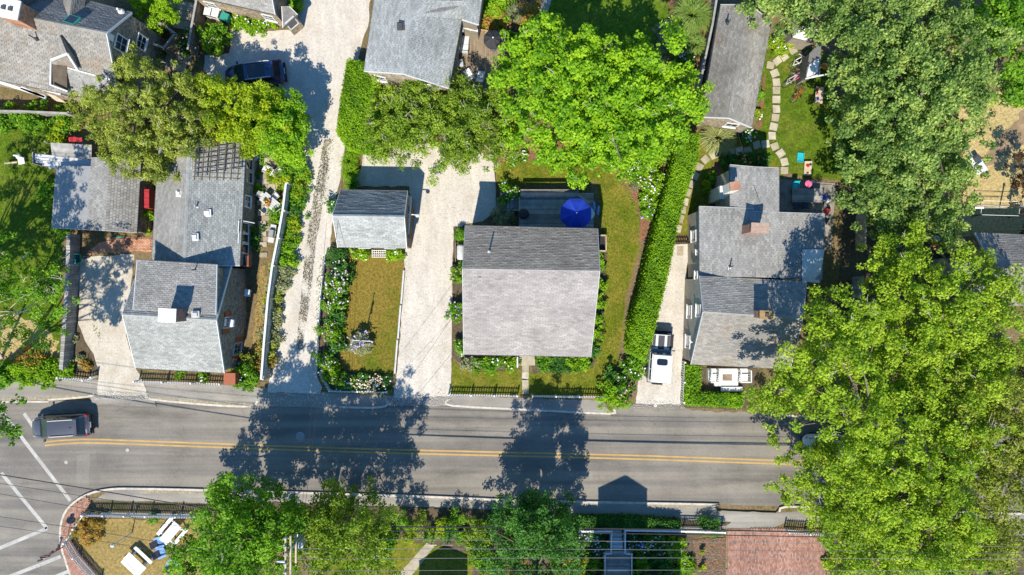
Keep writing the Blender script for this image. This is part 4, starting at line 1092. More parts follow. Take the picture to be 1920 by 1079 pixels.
h.quad('NW', (1414, 314, 5.1), (1414, 394, 5.1), (1369, 392, 4.6), (1369, 310, 4.6), ov=(0, 0, .2, .2), wsh='', trim='lb')
h.quad('NE', (1414, 397, 5.1), (1414, 314, 5.1), (1460, 316, 4.6), (1460, 400, 4.6), ov=(0, .2, .2, 0), wsh='', trim='rb')
h.quad('SE', (1505, 470, 3.95), (1545, 470, 3.7), (1535, 530, 3.3), (1503, 527, 3.6), wsh='', trim='b', sh=False)
MB().slab([P(1505, 468, 4.26), P(1546, 468, 3.86), P(1536, 531, 3.70), P(1504, 528, 4.22)], .05).build('porch_roof_sheet', M['lightgrey'], h.root)
h.chimney(1425, 428, 7.0, 4.7, 1.15, .62, -.06, 'brick', 'lead_cap', .06, False)
h.chimney(1438, 591, 7.2, 5.3, .9, .5, -.05, 'brick', 'copper', .1)
# end chimney that climbs the outside wall
c1 = MB(); a = P(1353, 365, 2.6); b = P(1375, 350, 5.9)
c1.box((a.x + .35, a.y + .1, 1.5), (1.2, 1.0, 3.0), .0, .4); c1.box((a.x + .55, a.y + .15, 3.8), (.8, .8, 1.7), .0, .5, .9, .9); c1.box((b.x - .05, b.y - .05, 5.4), (.62, .62, 1.6), .1, .7)
c1.build('wall_chimney', M['offwhite'], h.root)
MB().box((b.x, b.y - .03, 6.26), (.74, .62, .12), .1).build('chimney_cap', M['brick_old'], h.root)
h.window('W.b', 1302, 443, .8, 1.15, 1, 2); h.window('W.b', 1309, 473, .3, .5, 1, 1)
h.window('N.r', 1307, 516, .5, .6, 1, 1)
h.window('S.l', 1294, 585, .95, 1.1, 1, 2); h.window('S.l', 1311, 583, .85, 1.0, 1, 2); h.window('S.l', 1291, 641, .95, 1.1, 1, 2)
h.pipe(1369, 500, 4.8, .7); h.boxvent(1370, 503, 4.7, .2, .16, 'white', hh=.1)
for u in (.2, .8): h.window('S.b', u, 1.6, .8, 1.2)
h.window('S.b', .62, 1.1, .95, 2.0, 1, 3, name='front_door', sill=False)
gt = MB()
for (u, v) in ((1299, 642),): 
    q = on_wall(u, v, *h.pl['S.l']); n = h.pl['S.l'][1]
    for k in range(3): a_ = k * 2.09; gt.beam(q + n * .15, q + n * .15 + Vector((.25 * math.cos(a_), .25 * math.sin(a_), .05)), .07, .07)
gt.build('wall_lamp', M['white'], h.root)
h.done()
# front porch steps of that house
root = thing('entry_porch', 'white railed entry steps with a brown mat in front of the rambling house', 'porch', P(1362, 710, 0))
mb = MB(); c = P(1362, 702, 0)
mb.box((c.x, c.y - .0, .28), (3.2, 1.0, .5)); mb.box((c.x - .1, c.y - .75, .14), (1.9, .4, .26)); mb.build('step', M['offwhite'], root)
MB().box((c.x - .1, c.y - .2, .54), (.75, .5, .02)).build('door_mat', M['wood_brown'], root)
for sx_ in (-1.55, -.95, .75, 1.55):
    rl = MB()
    rl.box((c.x + sx_, c.y - .48, .85), (.09, .09, .9)); rl.box((c.x + sx_, c.y + .42, .85), (.09, .09, .9)); rl.beam((c.x + sx_, c.y - .48, 1.3), (c.x + sx_, c.y + .42, 1.3), .08, .06)
    rl.build('railing', M['white'], root)
bal = MB().box((0, 0, 0), (.05, .05, .8)).mesh('baluster', M['white'])
for sx_ in (-1.55, -.95, .75, 1.55):
    for k in range(4): rep('baluster', bal, root, (c.x + sx_, c.y - .3 + k * .2, .85))
for a, b in ((-1.55, -.95), (.75, 1.55)):
    MB().beam((c.x + a, c.y - .48, 1.3), (c.x + b, c.y - .48, 1.3), .08, .06).build('rail', M['white'], root)
MB().box((c.x + .3, c.y - 1.15, .35), (1.7, .35, .12)).build('bench_seat', M['white'], root)
MB().box((c.x - .4, c.y - 1.15, .15), (.1, .3, .3)).build('bench_leg', M['white'], root); MB().box((c.x + 1.0, c.y - 1.15, .15), (.1, .3, .3)).build('bench_leg', M['white'], root)

# --- house at the far right edge
h = House('corner_house', 'light grey roofed house cut by the right edge behind the big yellow green trees', 'house', 1890, 500, roof='roof_brownish', course=.17, tab=.45)
h.quad('N', (2090, 505, 4.6), (1862, 499, 4.6), (1828, 437, 3.0), (2080, 449, 3.0), wsh='', trim='rb')
h.quad('S', (1862, 499, 4.6), (2090, 505, 4.6), (2080, 590, 2.8), (1892, 572, 2.8), wsh='l', trim='')
h.quad('W', (1866, 497, 3.2), (1868, 560, 3.2), (1790, 556, 2.5), (1788, 490, 2.5), roof='roof_pale', wsh='', trim='b')
h.done()
root = thing('brick_stoop', 'small brick edged wooden landing at the corner of the far right house', 'landing', P(1795, 502, 0))
mb = MB(); c = P(1795, 500, 2.7)
MB().box((c.x, c.y, 1.35), (1.0, 1.3, 2.7)).build('base', M['wood_grey'], root); MB().box((c.x, c.y + .62, 2.74), (1.05, .12, .08)).build('edge', M['red'], root)
for k in range(6): MB().box((c.x, c.y - .5 + k * .19, 2.73), (1.0, .17, .05), 0, random.random()).build('plank', M['wood_grey'], root)

# --- garden hut beyond the bicycles
h = House('garden_hut', 'small hut with white painted roof panels behind the parked bicycles', 'hut', 1520, 100, roof='roof_mid', course=.2, tab=.3)
h.quad('a', (1486, 48, 2.6), (1548, 62, 2.6), (1530, 78, 2.3), (1486, 72, 2.3), sh=False, wsh='', trim='t', ov=(.1, .1, .1, .1))
h.quad('b', (1540, 80, 2.5), (1538, 138, 2.5), (1510, 148, 2.1), (1518, 100, 2.1), sh=False, wsh='', trim='r', ov=(.1, .1, .1, .1))
MB().slab([P(1486, 70, 2.42), P(1502, 53, 2.6), P(1528, 62, 2.6), P(1510, 76, 2.42)], .02).build('roof_panel', M['white'], h.root)
MB().slab([P(1512, 146, 2.16), P(1517, 122, 2.2), P(1536, 108, 2.48), P(1534, 136, 2.48)], .02).build('roof_panel', M['white'], h.root)
MB().beam(P(1484, 46, 2.66), P(1552, 62, 2.66), .1, .12).build('fascia', M['white'], h.root); MB().beam(P(1510, 148, 2.2), P(1560, 138, 2.2), .1, .12).build('fascia', M['white'], h.root)
h.done()

# --- buildings south of the road, past the picture's edge, whose gables throw their shade into it
h = House('south_house', 'tall gabled house out of view whose shadow falls on the road', 'house', 1160, 1190, roof='roof_mid', course=.3, tab=.6)
def W2P(x, y, z): return Vector((x, y, z))
def gx(u): return (u - 960) / 23.33
def gy(v): return (539.5 - v) / 23.33
yb = gy(1084)
xl, xr = gx(1088), gx(1180); xm = (xl + xr) / 2
h.quad('W', W2P(xm, yb - 7, 10.1), W2P(xm, yb, 10.1), W2P(xl, yb, 8.8), W2P(xl, yb - 7, 8.8), wsh='', trim='r', sh=False)
h.quad('E', W2P(xm, yb, 10.1), W2P(xm, yb - 7, 10.1), W2P(xr, yb - 7, 8.7), W2P(xr, yb, 8.7), wsh='', trim='l', sh=False)
h.quad('P', W2P(xl, yb - .3, 6.9), W2P(gx(1248), yb - .3, 6.9), W2P(gx(1248), yb - 6, 6.9), W2P(xl, yb - 6, 6.9), wsh='', trim='', sh=False)
h.done()
h = House('south_cottage', 'low gabled cottage out of view whose shadow falls on the lower lawn', 'cottage', 820, 1200, roof='roof_mid', course=.3, tab=.6)
yb = gy(1132); xm = gx(812); xl = gx(770); xr = gx(858)
h.quad('W', W2P(xm, yb - 6, 5.9), W2P(xm, yb, 5.9), W2P(xl, yb, 4.3), W2P(xl, yb - 6, 4.3), wsh='', trim='r', sh=False)
h.quad('E', W2P(xm, yb, 5.9), W2P(xm, yb - 6, 5.9), W2P(xr, yb - 6, 4.9), W2P(xr, yb, 4.9), wsh='', trim='l', sh=False)
h.done()
# ------------------------------------------------------------------ trees
tree('cedar_tree', 'large olive green cedar spreading over the wing and the workshop shed', (290, 250), [(265, 215, 92, 6.2, 2.6), (215, 250, 62, 5.0, 2.0), (330, 200, 70, 5.4, 2.0), (250, 165, 58, 5.6, 2.0), (270, 290, 58, 4.8, 1.8), (190, 215, 48, 4.4, 1.6), (345, 262, 48, 4.6, 1.6), (225, 130, 34, 4.6, 1.2), (160, 190, 34, 4.0, 1.2), (380, 200, 40, 4.2, 1.5), (300, 320, 34, 4.2, 1.2)], 'leaf_olive', L=.30, Wd=.10, per=46, dens=1.35, crad=.46, r0=.26, up=.45, long_dir=1.0, flat=.8, twigs=40, tone_jit=.2)
tree('rounded_tree', 'rounded yellow green tree overhanging the dark blue car', (470, 215), [(425, 202, 52, 4.6, 2.2), (480, 222, 52, 4.4, 2.2), (390, 180, 36, 3.8, 1.5), (455, 250, 40, 3.4, 1.6), (500, 200, 30, 3.6, 1.6), (450, 215, 60, 3.0, 1.6)], 'leaf_yellow', L=.19, Wd=.12, per=60, dens=2.3, crad=.5, r0=.2, up=.6)
tree('rounded_tree', 'bright green domed tree beside the shell lane just right of the yellow one', (530, 250), [(530, 245, 50, 3.6, 2.0), (505, 262, 38, 3.2, 1.5), (536, 205, 36, 3.6, 1.6), (552, 275, 32, 2.6, 1.3), (515, 225, 44, 3.8, 1.6), (530, 250, 50, 2.0, 1.2)], 'leaf_bright', L=.2, Wd=.13, per=60, dens=2.3, crad=.5, r0=.16)
tree('clipped_tree', 'dense round green tree beside the askew house near the top edge', (300, 25), [(288, 20, 38, 2.6, 1.6), (318, 18, 26, 2.0, 1.2), (292, 22, 34, 1.6, 1.2)], 'leaf_hedge', L=.16, Wd=.10, per=60, dens=2.4, crad=.4, r0=.12)
tree('maple_tree', 'big vivid green tree filling the yard behind the saltbox house', (1120, 220), [(1075, 165, 110, 7.0, 3.0), (1190, 180, 105, 6.6, 2.8), (1020, 120, 78, 6.4, 2.4), (1110, 250, 92, 5.6, 2.4), (1240, 210, 66, 5.6, 2.2), (975, 150, 55, 5.6, 2.0), (1040, 230, 70, 5.6, 2.0), (1040, 80, 42, 6.6, 1.8), (1170, 265, 56, 4.8, 1.8), (1285, 185, 42, 5.0, 1.6), (1220, 130, 50, 6.0, 2.0), (1090, 200, 130, 4.2, 2.4), (1200, 220, 90, 3.8, 2.0)], 'leaf_bright', L=.27, Wd=.19, per=40, dens=1.3, crad=.62, r0=.32, up=.6, limbs=40, twigs=110)
tree('thicket_tree', 'dull green thicket tree with bare twigs below the pale roofed house', (800, 250), [(760, 205, 66, 3.6, 1.8), (830, 250, 70, 3.4, 1.7), (735, 255, 54, 3.0, 1.5), (800, 180, 46, 3.6, 1.6), (790, 230, 90, 1.8, 1.4), (740, 230, 60, 1.8, 1.3), (850, 200, 36, 3.2, 1.4)], 'leaf_moss', L=.19, Wd=.12, per=48, dens=1.6, crad=.5, r0=.2, twigs=80, inner=.3)
tree('thicket_tree', 'twiggy dull green tree between the thicket and the vivid green maple', (910, 245), [(905, 235, 62, 3.7, 1.8), (890, 195, 42, 3.8, 1.7), (945, 265, 46, 3.2, 1.5), (870, 280, 36, 2.6, 1.3), (910, 250, 70, 1.8, 1.4), (935, 205, 40, 3.0, 1.4)], 'leaf_moss', L=.19, Wd=.12, per=46, dens=1.5, crad=.5, r0=.2, twigs=90, inner=.3)
tree('dark_maple_tree', 'huge dark grey green maple filling the upper right corner', (1700, 200), [(1700, 190, 130, 7.6, 3.2), (1650, 115, 92, 7.0, 2.8), (1780, 120, 95, 7.4, 3.0), (1665, 300, 88, 6.2, 2.6), (1750, 285, 86, 6.2, 2.6), (1545, 15, 66, 6.2, 2.2), (1620, 60, 70, 6.4, 2.2), (1640, 370, 62, 4.8, 2.2), (1755, 380, 72, 4.8, 2.2), (1440, 10, 52, 5.4, 1.8), (1490, 30, 40, 5.4, 1.6), (1700, 30, 110, 7.0, 2.6), (1622, 220, 62, 5.6, 2.0), (1690, 420, 52, 3.6, 1.8), (1600, 150, 44, 6.0, 1.8), (1690, 200, 120, 4.4, 2.2), (1720, 330, 100, 3.6, 2.0)], 'leaf_maple', L=.24, Wd=.17, per=40, dens=1.45, crad=.56, r0=.42, up=.6, limbs=30, inner=.25)
tree('green_tree', 'fresh green tree in the extreme upper right corner', (1890, 100), [(1890, 90, 82, 5.8, 2.4), (1850, 30, 60, 5.6, 2.0), (1905, 170, 36, 4.2, 1.4), (1925, 20, 60, 5.4, 2.0)], 'leaf_green', L=.26, Wd=.18, per=42, dens=1.3, crad=.6, r0=.24)
tree('plum_tree', 'small dark purple leaved tree cut by the right edge', (1925, 330), [(1918, 315, 28, 3.0, 1.2), (1935, 350, 30, 2.6, 1.2)], 'leaf_red', L=.2, Wd=.13, per=34, dens=2.0, crad=.42, r0=.1)
tree('plum_tree', 'dark purple leaved sapling at the right edge below the grass patch', (1925, 400), [(1922, 392, 14, 1.8, .9), (1935, 425, 18, 1.6, .8)], 'leaf_red', L=.18, Wd=.12, per=30, dens=2.2, crad=.35, r0=.06)
tree('lime_tree', 'large yellow green tree right of the rambling house', (1730, 640), [(1740, 590, 112, 7.6, 3.0), (1690, 520, 82, 6.4, 2.4), (1830, 600, 92, 6.8, 2.6), (1640, 500, 46, 5.2, 1.8), (1800, 680, 90, 6.6, 2.6), (1860, 540, 50, 5.4, 2.0), (1700, 690, 92, 6.0, 2.4), (1640, 620, 66, 5.6, 2.2), (1760, 740, 80, 6.4, 2.4)], 'leaf_lime', L=.23, Wd=.15, per=40, dens=1.3, crad=.58, r0=.34, up=.55, limbs=24, twigs=46)
tree('lime_tree', 'yellow green tree leaning over the front steps of the rambling house', (1560, 750), [(1545, 720, 82, 9.6, 3.2), (1470, 735, 54, 8.8, 2.2), (1560, 640, 56, 9.8, 2.4), (1440, 768, 38, 7.6, 1.6), (1600, 780, 90, 9.0, 2.8), (1535, 575, 34, 9.6, 1.8), (1500, 690, 34, 9.4, 1.6), (1560, 660, 60, 6.0, 2.0), (1602, 585, 42, 11, 2.0), (1588, 640, 50, 10.6, 2.0)], 'leaf_lime', L=.23, Wd=.15, per=40, dens=1.3, crad=.58, r0=.3, up=.55, limbs=22, twigs=30)
tree('lime_tree', 'broad yellow green tree hiding the road at the lower right', (1720, 900), [(1700, 850, 125, 8.0, 3.2), (1610, 900, 92, 7.2, 2.6), (1530, 880, 60, 5.8, 2.0), (1480, 850, 34, 5.0, 1.3), (1475, 925, 36, 4.8, 1.3), (1650, 980, 92, 6.8, 2.6), (1560, 960, 46, 5.2, 1.8), (1740, 985, 90, 7.0, 2.6), (1620, 1060, 66, 5.6, 2.0), (1720, 1060, 70, 5.6, 2.2), (1690, 765, 70, 7.0, 2.4), (1790, 820, 80, 7.2, 2.4), (1790, 1040, 60, 5.2, 2.0), (1680, 900, 130, 4.6, 2.6), (1640, 1040, 80, 3.8, 2.0)], 'leaf_lime', L=.23, Wd=.15, per=40, dens=1.28, crad=.58, r0=.36, up=.55, limbs=26, twigs=50)
tree('lime_tree', 'twiggy yellow green tree along the right edge below the far house', (1860, 850), [(1860, 790, 105, 7.4, 3.0), (1880, 900, 84, 7.0, 2.6), (1820, 940, 76, 6.4, 2.4), (1850, 1010, 60, 5.6, 2.0), (1930, 760, 60, 6.0, 2.2), (1895, 690, 50, 5.6, 2.0), (1870, 820, 110, 4.4, 2.4), (1880, 1040, 70, 4.4, 2.0), (1800, 1000, 70, 4.4, 2.0)], 'leaf_lime_dull', L=.22, Wd=.14, per=34, dens=1.25, crad=.56, r0=.3, up=.55, limbs=24, twigs=110, inner=.3)
tree('oak_tree', 'leafy bright green tree at the lower edge left of the utility pole', (480, 960), [(455, 1000, 84, 9.0, 3.2), (400, 1035, 62, 7.4, 2.4), (505, 985, 60, 8.8, 3.0), (440, 935, 40, 7.0, 2.0), (360, 1060, 46, 5.8, 1.8), (470, 1060, 80, 8.0, 2.6), (400, 935, 24, 5.2, 1.3), (545, 960, 40, 7.8, 2.2), (460, 985, 80, 5.4, 2.6), (520, 1000, 60, 5.4, 2.4), (480, 1000, 50, 10.6, 2.2)], 'leaf_green', L=.26, Wd=.17, per=42, dens=1.3, crad=.6, r0=.28, up=.55, limbs=20, twigs=12, lo=-.5)
tree('oak_tree', 'mottled dark green tree at the lower edge right of the utility pole', (650, 975), [(650, 1020, 78, 8.4, 3.0), (590, 960, 42, 7.2, 2.2), (672, 978, 46, 7.6, 2.6), (600, 1060, 62, 7.2, 2.4), (700, 1055, 46, 6.0, 2.0), (630, 935, 34, 5.6, 1.8), (650, 990, 80, 5.0, 2.6), (690, 990, 40, 5.2, 2.2), (600, 1000, 50, 5.0, 2.4)], 'leaf_moss', L=.22, Wd=.14, per=42, dens=1.45, crad=.56, r0=.26, up=.5, limbs=20, twigs=24, lo=-.5)
tree('dense_tree', 'dark dense tree beside the blue grey steps at the lower edge', (1010, 975), [(985, 985, 60, 7.4, 2.8), (1040, 985, 52, 7.0, 2.6), (1000, 1055, 74, 6.2, 2.4), (1060, 1050, 42, 5.0, 2.0), (940, 1060, 40, 4.6, 1.8), (1010, 985, 66, 4.8, 2.6), (1015, 1000, 50, 8.6, 2.0), (950, 985, 34, 4.4, 2.0)], 'leaf_dark', L=.22, Wd=.14, per=46, dens=1.7, crad=.52, r0=.22, up=.5, lo=-.5)
tree('rhododendron', 'rusty leaved rhododendron in front of the dark dense tree', (1000, 1060), [(1010, 1050, 62, 4.6, 1.8), (960, 1072, 38, 3.2, 1.3), (1075, 1040, 30, 2.8, 1.1)], 'leaf_rust', L=.22, Wd=.11, per=30, dens=1.2, crad=.46, r0=.12, cat='shrub')
tree('loose_tree', 'loose leafed pale barked tree over the shaded left lawn', (3, 672), [(60, 560, 62, 7.0, 2.2), (30, 620, 50, 5.6, 1.8), (95, 520, 40, 6.2, 1.7), (20, 530, 46, 6.6, 1.8), (100, 590, 34, 6.2, 1.6), (110, 545, 36, 7.6, 1.6), (80, 640, 36, 6.2, 1.6), (-40, 545, 66, 8.5, 2.2), (-30, 480, 56, 8.4, 2.0), (15, 475, 40, 8.0, 1.6)], 'leaf_green', L=.22, Wd=.14, per=24, dens=.85, crad=.46, r0=.11, bark='bark_pale', limbs=8, inner=.3, twigs=60)
tree('street_tree', 'tree cut by the left edge with a leafy branch over the road', (-60, 770), [(6, 785, 32, 9.4, 1.0), (-60, 770, 62, 11.5, 2.2), (36, 752, 15, 9.0, .7), (24, 815, 15, 9.0, .7), (-60, 830, 58, 12, 2.0), (-90, 720, 60, 11.5, 2.0), (-58, 700, 34, 11, 1.6), (-50, 880, 40, 12, 1.8)], 'leaf_green', L=.22, Wd=.15, per=26, dens=1.0, crad=.42, r0=.2, limbs=14)
tree('bare_tree', 'spreading tree left of the view that shades the left lawn with its limbs', (-90, 620), [(-140, 560, 90, 8.5, 2.6), (-140, 650, 80, 8.6, 2.2), (-110, 470, 80, 8.4, 2.0), (-190, 600, 100, 9.6, 2.6), (-160, 700, 80, 9.6, 2.2), (-110, 400, 60, 7.6, 1.8), (-105, 610, 50, 8.0, 1.8), (-105, 535, 56, 12, 2.2), (-105, 600, 56, 12, 2.2), (-90, 490, 40, 11.6, 1.8), (-150, 560, 60, 12, 2.2)], 'leaf_green', L=.24, Wd=.15, per=20, dens=.5, crad=.46, r0=.24, bark='bark_pale', limbs=40, twigs=50)

# ------------------------------------------------------------------ hedges
hedge('privet_hedge', 'long tall clipped hedge between the saltbox lawn and the right drive', [(1276, 250), (1312, 252), (1307, 300), (1289, 350), (1268, 430), (1261, 470), (1246, 540), (1231, 600), (1221, 640), (1208, 675), (1182, 660), (1187, 610), (1207, 540), (1223, 470), (1247, 380), (1268, 300)], 2.7, 'leaf_hedge', rough=.14)
hedge('boxy_hedge', 'square cut green hedge block at the corner of the lane and the pale roofed house', [(652, 112), (688, 118), (712, 145), (716, 285), (652, 278), (632, 248), (640, 185)], 2.0, 'leaf_hedge', rough=.05)
hedge('low_hedge', 'low bright hedge along the street side of the rambling house', [(1285, 738), (1395, 742), (1392, 764), (1284, 758)], .9, 'leaf_bright', rough=.06, L=.13)
hedge('low_hedge', 'low bright hedge strip beside the white pickets next to the white off roader', [(1288, 685), (1314, 688), (1312, 737), (1286, 737)], .8, 'leaf_bright', rough=.09, L=.13)
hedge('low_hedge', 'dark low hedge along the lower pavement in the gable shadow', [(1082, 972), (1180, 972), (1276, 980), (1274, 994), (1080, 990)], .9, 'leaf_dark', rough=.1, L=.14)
hedge('ground_cover', 'dark low ground cover bed right of the front door path', [(1004, 669), (1098, 671), (1110, 682), (1092, 694), (1050, 698), (1015, 695)], .4, 'leaf_dark', rough=.1, L=.12, cat='ground cover')

# ------------------------------------------------------------------ shrubs and flower beds
G1 = 'flowering hydrangeas in the strip bed along the lane'
for (lab, u, v, r, m, f, nf) in (
    ('hydrangea with lilac and white heads, uppermost of the strip bed', 640, 513, 19, 'leaf_dark', 'flower_mix', 34),
    ('hydrangea dense with small lilac and white heads, second from the top of the strip bed', 631, 535, 20, 'leaf_green', 'flower_mix', 46),
    ('hydrangea with pink and lilac heads, third from the top of the strip bed', 628, 570, 20, 'leaf_green', 'flower_mix', 36),
    ('hydrangea with pale pink heads, fourth from the top of the strip bed', 621, 624, 20, 'leaf_green', 'flower_pink', 26),
    ('hydrangea with pink and violet heads, fifth from the top of the strip bed', 612, 676, 19, 'leaf_green', 'flower_mix', 26),
    ('pale green hydrangea at the street corner of the strip bed', 625, 700, 18, 'leaf_hedge', 'flower_pink', 12)):
    shrub('hydrangea', lab, u, v, r, 1.15, m, f, nf, 'hydrangea', G1)
shrub('leafy_shrub', 'dark leafy shrub between the third and fourth hydrangeas of the strip bed', 633, 597, 15, .9, 'leaf_dark')
shrub('leafy_shrub', 'dark leafy shrub between the two lowest pink hydrangeas of the strip bed', 635, 648, 14, .9, 'leaf_dark')
shrub('yew_shrub', 'dark feathery shrub at the front left corner of the garage', 632, 480, 19, 1.0, 'leaf_dark', L=.22, Wd=.05, long_dir=1.0)
for (lab, u, r, f, nf, m) in (
    ('bed of pale pink and white annuals at the left end of the corner fence', 650, 18, 'flower_white', 26, 'leaf_dark'),
    ('bed of orange and white annuals behind the middle of the corner fence', 672, 17, 'flower_annual', 44, 'leaf_dark'),
    ('bed dense with white annuals right of the orange ones', 694, 17, 'flower_annual', 60, 'leaf_dark'),
    ('bed of white annuals at the right end of the corner fence', 716, 17, 'flower_annual', 48, 'leaf_dark')):
    shrub('annual_bed', lab, u, 717, r, .55, m, f, nf, 'flower bed', 'annuals along the corner fence', fr=.06)
shrub('hydrangea', 'low hydrangea with white buds left of the garage lattice', 678, 475, 15, .8, 'leaf_hedge', 'flower_white', 6, 'hydrangea')
shrub('hydrangea', 'low hydrangea with white buds right of the garage lattice', 743, 477, 14, .8, 'leaf_hedge', 'flower_white', 6, 'hydrangea')
shrub('buddleia', 'lilac flowering bush round the flagpole on the small lawn', 679, 641, 20, 1.3, 'leaf_silver', 'flower_lilac', 70, 'bush', L=.24, Wd=.08, long_dir=1.2, fr=.07, fz=.9)
for (lab, u, v, r) in (('bright daylily clump behind the garage nearest to the hedge block', 662, 283, 16), ('dark daylily clump behind the garage between two brighter ones', 655, 303, 18), ('bright daylily clump nearest to the back of the garage', 657, 325, 19), ('daylily clump touching the back corner of the garage', 660, 347, 15)):
    grass_clump('daylily', lab, u, v, r, 1.0, 'leaf_hedge' if 'bright' in lab else 'leaf_green', 170, 'daylily', 'daylilies behind the garage')
shrub('hydrangea', 'small white flowered bush at the left corner of the garage by the lane', 626, 385, 11, .9, 'leaf_dark', 'flower_white', 6, 'hydrangea')
shrub('boundary_shrub', 'green shrub at the upper end of the verge next to the loungers', 553, 315, 26, 1.2, 'leaf_green', None, 0, 'shrub', 'shrubs along the lane verge')
GV = 'shrubs along the lane verge'
for (lab, u, v, r, m) in (
    ('light green verge shrub just below the top end of the pale board fence', 556, 346, 20, 'leaf_yellow'), ('green verge shrub level with the garden table', 553, 376, 19, 'leaf_green'),
    ('dark green verge shrub level with the dining chairs', 548, 404, 18, 'leaf_dark'), ('yellowish verge shrub opposite the barbecue', 543, 430, 18, 'leaf_yellow'),
    ('green verge shrub below the yellowish one opposite the barbecue', 540, 457, 17, 'leaf_green'), ('bright verge shrub above the pale silver ones', 534, 483, 17, 'leaf_bright'),
    ('pale silver verge shrub, uppermost of the silver ones', 530, 512, 14, 'leaf_silver'), ('silver verge shrub level with the shutter nearest the roof corner', 523, 540, 14, 'leaf_silver'),
    ('olive verge shrub level with the climbing trellis', 519, 566, 14, 'leaf_olive'), ('silver verge shrub below the olive one', 515, 592, 14, 'leaf_silver'),
    ('silver verge shrub opposite the lower shutters', 510, 620, 14, 'leaf_silver'), ('olive verge shrub near the street end of the pale fence', 506, 650, 13, 'leaf_olive'),
    ('rusty verge shrub at the street end of the pale fence', 502, 678, 13, 'leaf_rust')):
    shrub('boundary_shrub', lab, u, v, r + 3, .95, m, None, 0, 'shrub', GV, sy=1.35)
shrub('corner_shrub', 'bright leafy shrub at the street corner of the shuttered house', 462, 704, 24, 1.3, 'leaf_green', 'flower_white', 8)
shrub('leafy_shrub', 'olive shrub between the shuttered house and the pale fence', 466, 676, 14, 1.0, 'leaf_olive')
shrub('leafy_shrub', 'small white flowered plant behind the pickets of the shuttered house', 382, 706, 10, .8, 'leaf_green', 'flower_white', 5)
shrub('leafy_shrub', 'small plant behind the pickets in the middle of the shuttered house front', 339, 704, 9, .7, 'leaf_green')
for (lab, u, v, r, m) in (('green shrub at the left edge beside the pavement', 12, 700, 24, 'leaf_green'), ('bushy shrub along the pavement second from the left edge', 48, 700, 22, 'leaf_hedge'), ('bright shrub along the pavement left of the plank fence end', 88, 700, 24, 'leaf_hedge'),
    ('bright small shrub at the pavement end of the plank fence', 128, 694, 13, 'leaf_bright'), ('rosy brown shrub behind the pavement shrubs on the left lawn', 60, 672, 20, 'leaf_rust')):
    shrub('border_shrub', lab, u, v, r, 1.0, m, None, 0, 'shrub', 'shrubs along the left pavement')
for (lab, u, v, r, m) in (('silver leaved plant in the bed by the left drive', 133, 634, 10, 'leaf_silver'), ('bright small plant in the bed by the left drive', 129, 663, 6, 'leaf_bright'), ('pale plant at the lower curve of the left drive bed', 150, 672, 9, 'leaf_silver'), ('rusty low plant in the bed by the left drive', 162, 684, 11, 'leaf_rust')):
    shrub('bed_plant', lab, u, v, r, .4, m, None, 0, 'plant')
for (lab, u, v, r, m) in (('dark shrub under the top fence at the left edge', 15, 222, 26, 'leaf_green'), ('dark shrub under the top fence right of the edge one', 68, 222, 26, 'leaf_green'), ('green shrub between the top fence and the cedar', 122, 228, 24, 'leaf_green'), ('yellow leaved shrub beside the red tarpaulin', 108, 262, 15, 'leaf_yellow'), ('yellow green shrub above the red tarpaulin', 118, 238, 11, 'leaf_yellow'),
    ('leafy bush at the left wall of the workshop shed', 95, 362, 20, 'leaf_green'), ('small bush at the lower left corner of the workshop shed', 124, 432, 12, 'leaf_green')):
    shrub('garden_shrub', lab, u, v, r, 1.1, m)
shrub('wall_vine', 'bright green vine beside the red door between shed and wing', 281, 398, 11, 1.6, 'leaf_bright', sy=2.6)
shrub('roof_vine', 'reddish green vine growing over the top of the roof trellis', 425, 268, 24, 4.6, 'leaf_rust', sx=1.3, sy=.6, cat='vine')
shrub('patio_shrub', 'yellow green shrub between the loungers and the garden table', 519, 336, 15, .9, 'leaf_yellow')
shrub('patio_shrub', 'bright shrub below the garden table at the pale fence', 516, 404, 14, 1.0, 'leaf_green')
shrub('patio_shrub', 'small round shrub at the wing wall above the garden table', 484, 352, 8, .6, 'leaf_bright')
shrub('patio_shrub', 'small dark shrub at the wing wall beside the round tray', 482, 326, 6, .5, 'leaf_dark')
shrub('patio_shrub', 'dark fern in the shade of the wing wall opposite the barbecue', 478, 446, 12, .7, 'leaf_dark', sy=1.8)
shrub('rose_bush', 'tall rose bush at the upper left of the shell parking', 404, 74, 26, 1.7, 'leaf_green', 'flower_pink', 8, 'bush')
shrub('hydrangea', 'dark hydrangea with violet heads by the wooden screen', 352, 82, 18, 1.1, 'leaf_dark', 'flower_mix', 16, 'hydrangea')
shrub('hydrangea', 'pink hydrangea under the small gable window of the askew house', 291, 100, 17, 1.1, 'leaf_dark', 'flower_pink', 26, 'hydrangea')
for (lab, u, v, r) in (('green plants with white blooms at the left of the lane house wall', 447, 42, 13), ('green plants with white blooms in the middle of the lane house wall', 466, 47, 13), ('green plants with white blooms right of the middle of the lane house wall', 486, 50, 13), ('yellow green plants under the right window of the lane house', 507, 44, 10)):
    shrub('wall_plant', lab, u, v, r, .7, 'leaf_hedge', 'flower_white', 6, 'plant', 'plants along the lane house wall')
shrub('leafy_shrub', 'green shrub right of the lane house bay', 556, 10, 15, 1.0, 'leaf_green')
shrub('leafy_shrub', 'small plant under the left window of the lane house', 405, 22, 8, .5, 'leaf_yellow')
shrub('grass_plant', 'strappy green plant at the rear left corner of the saltbox house', 864, 441, 11, .9, 'leaf_green', L=.3, Wd=.05, long_dir=1.2, cat='plant')
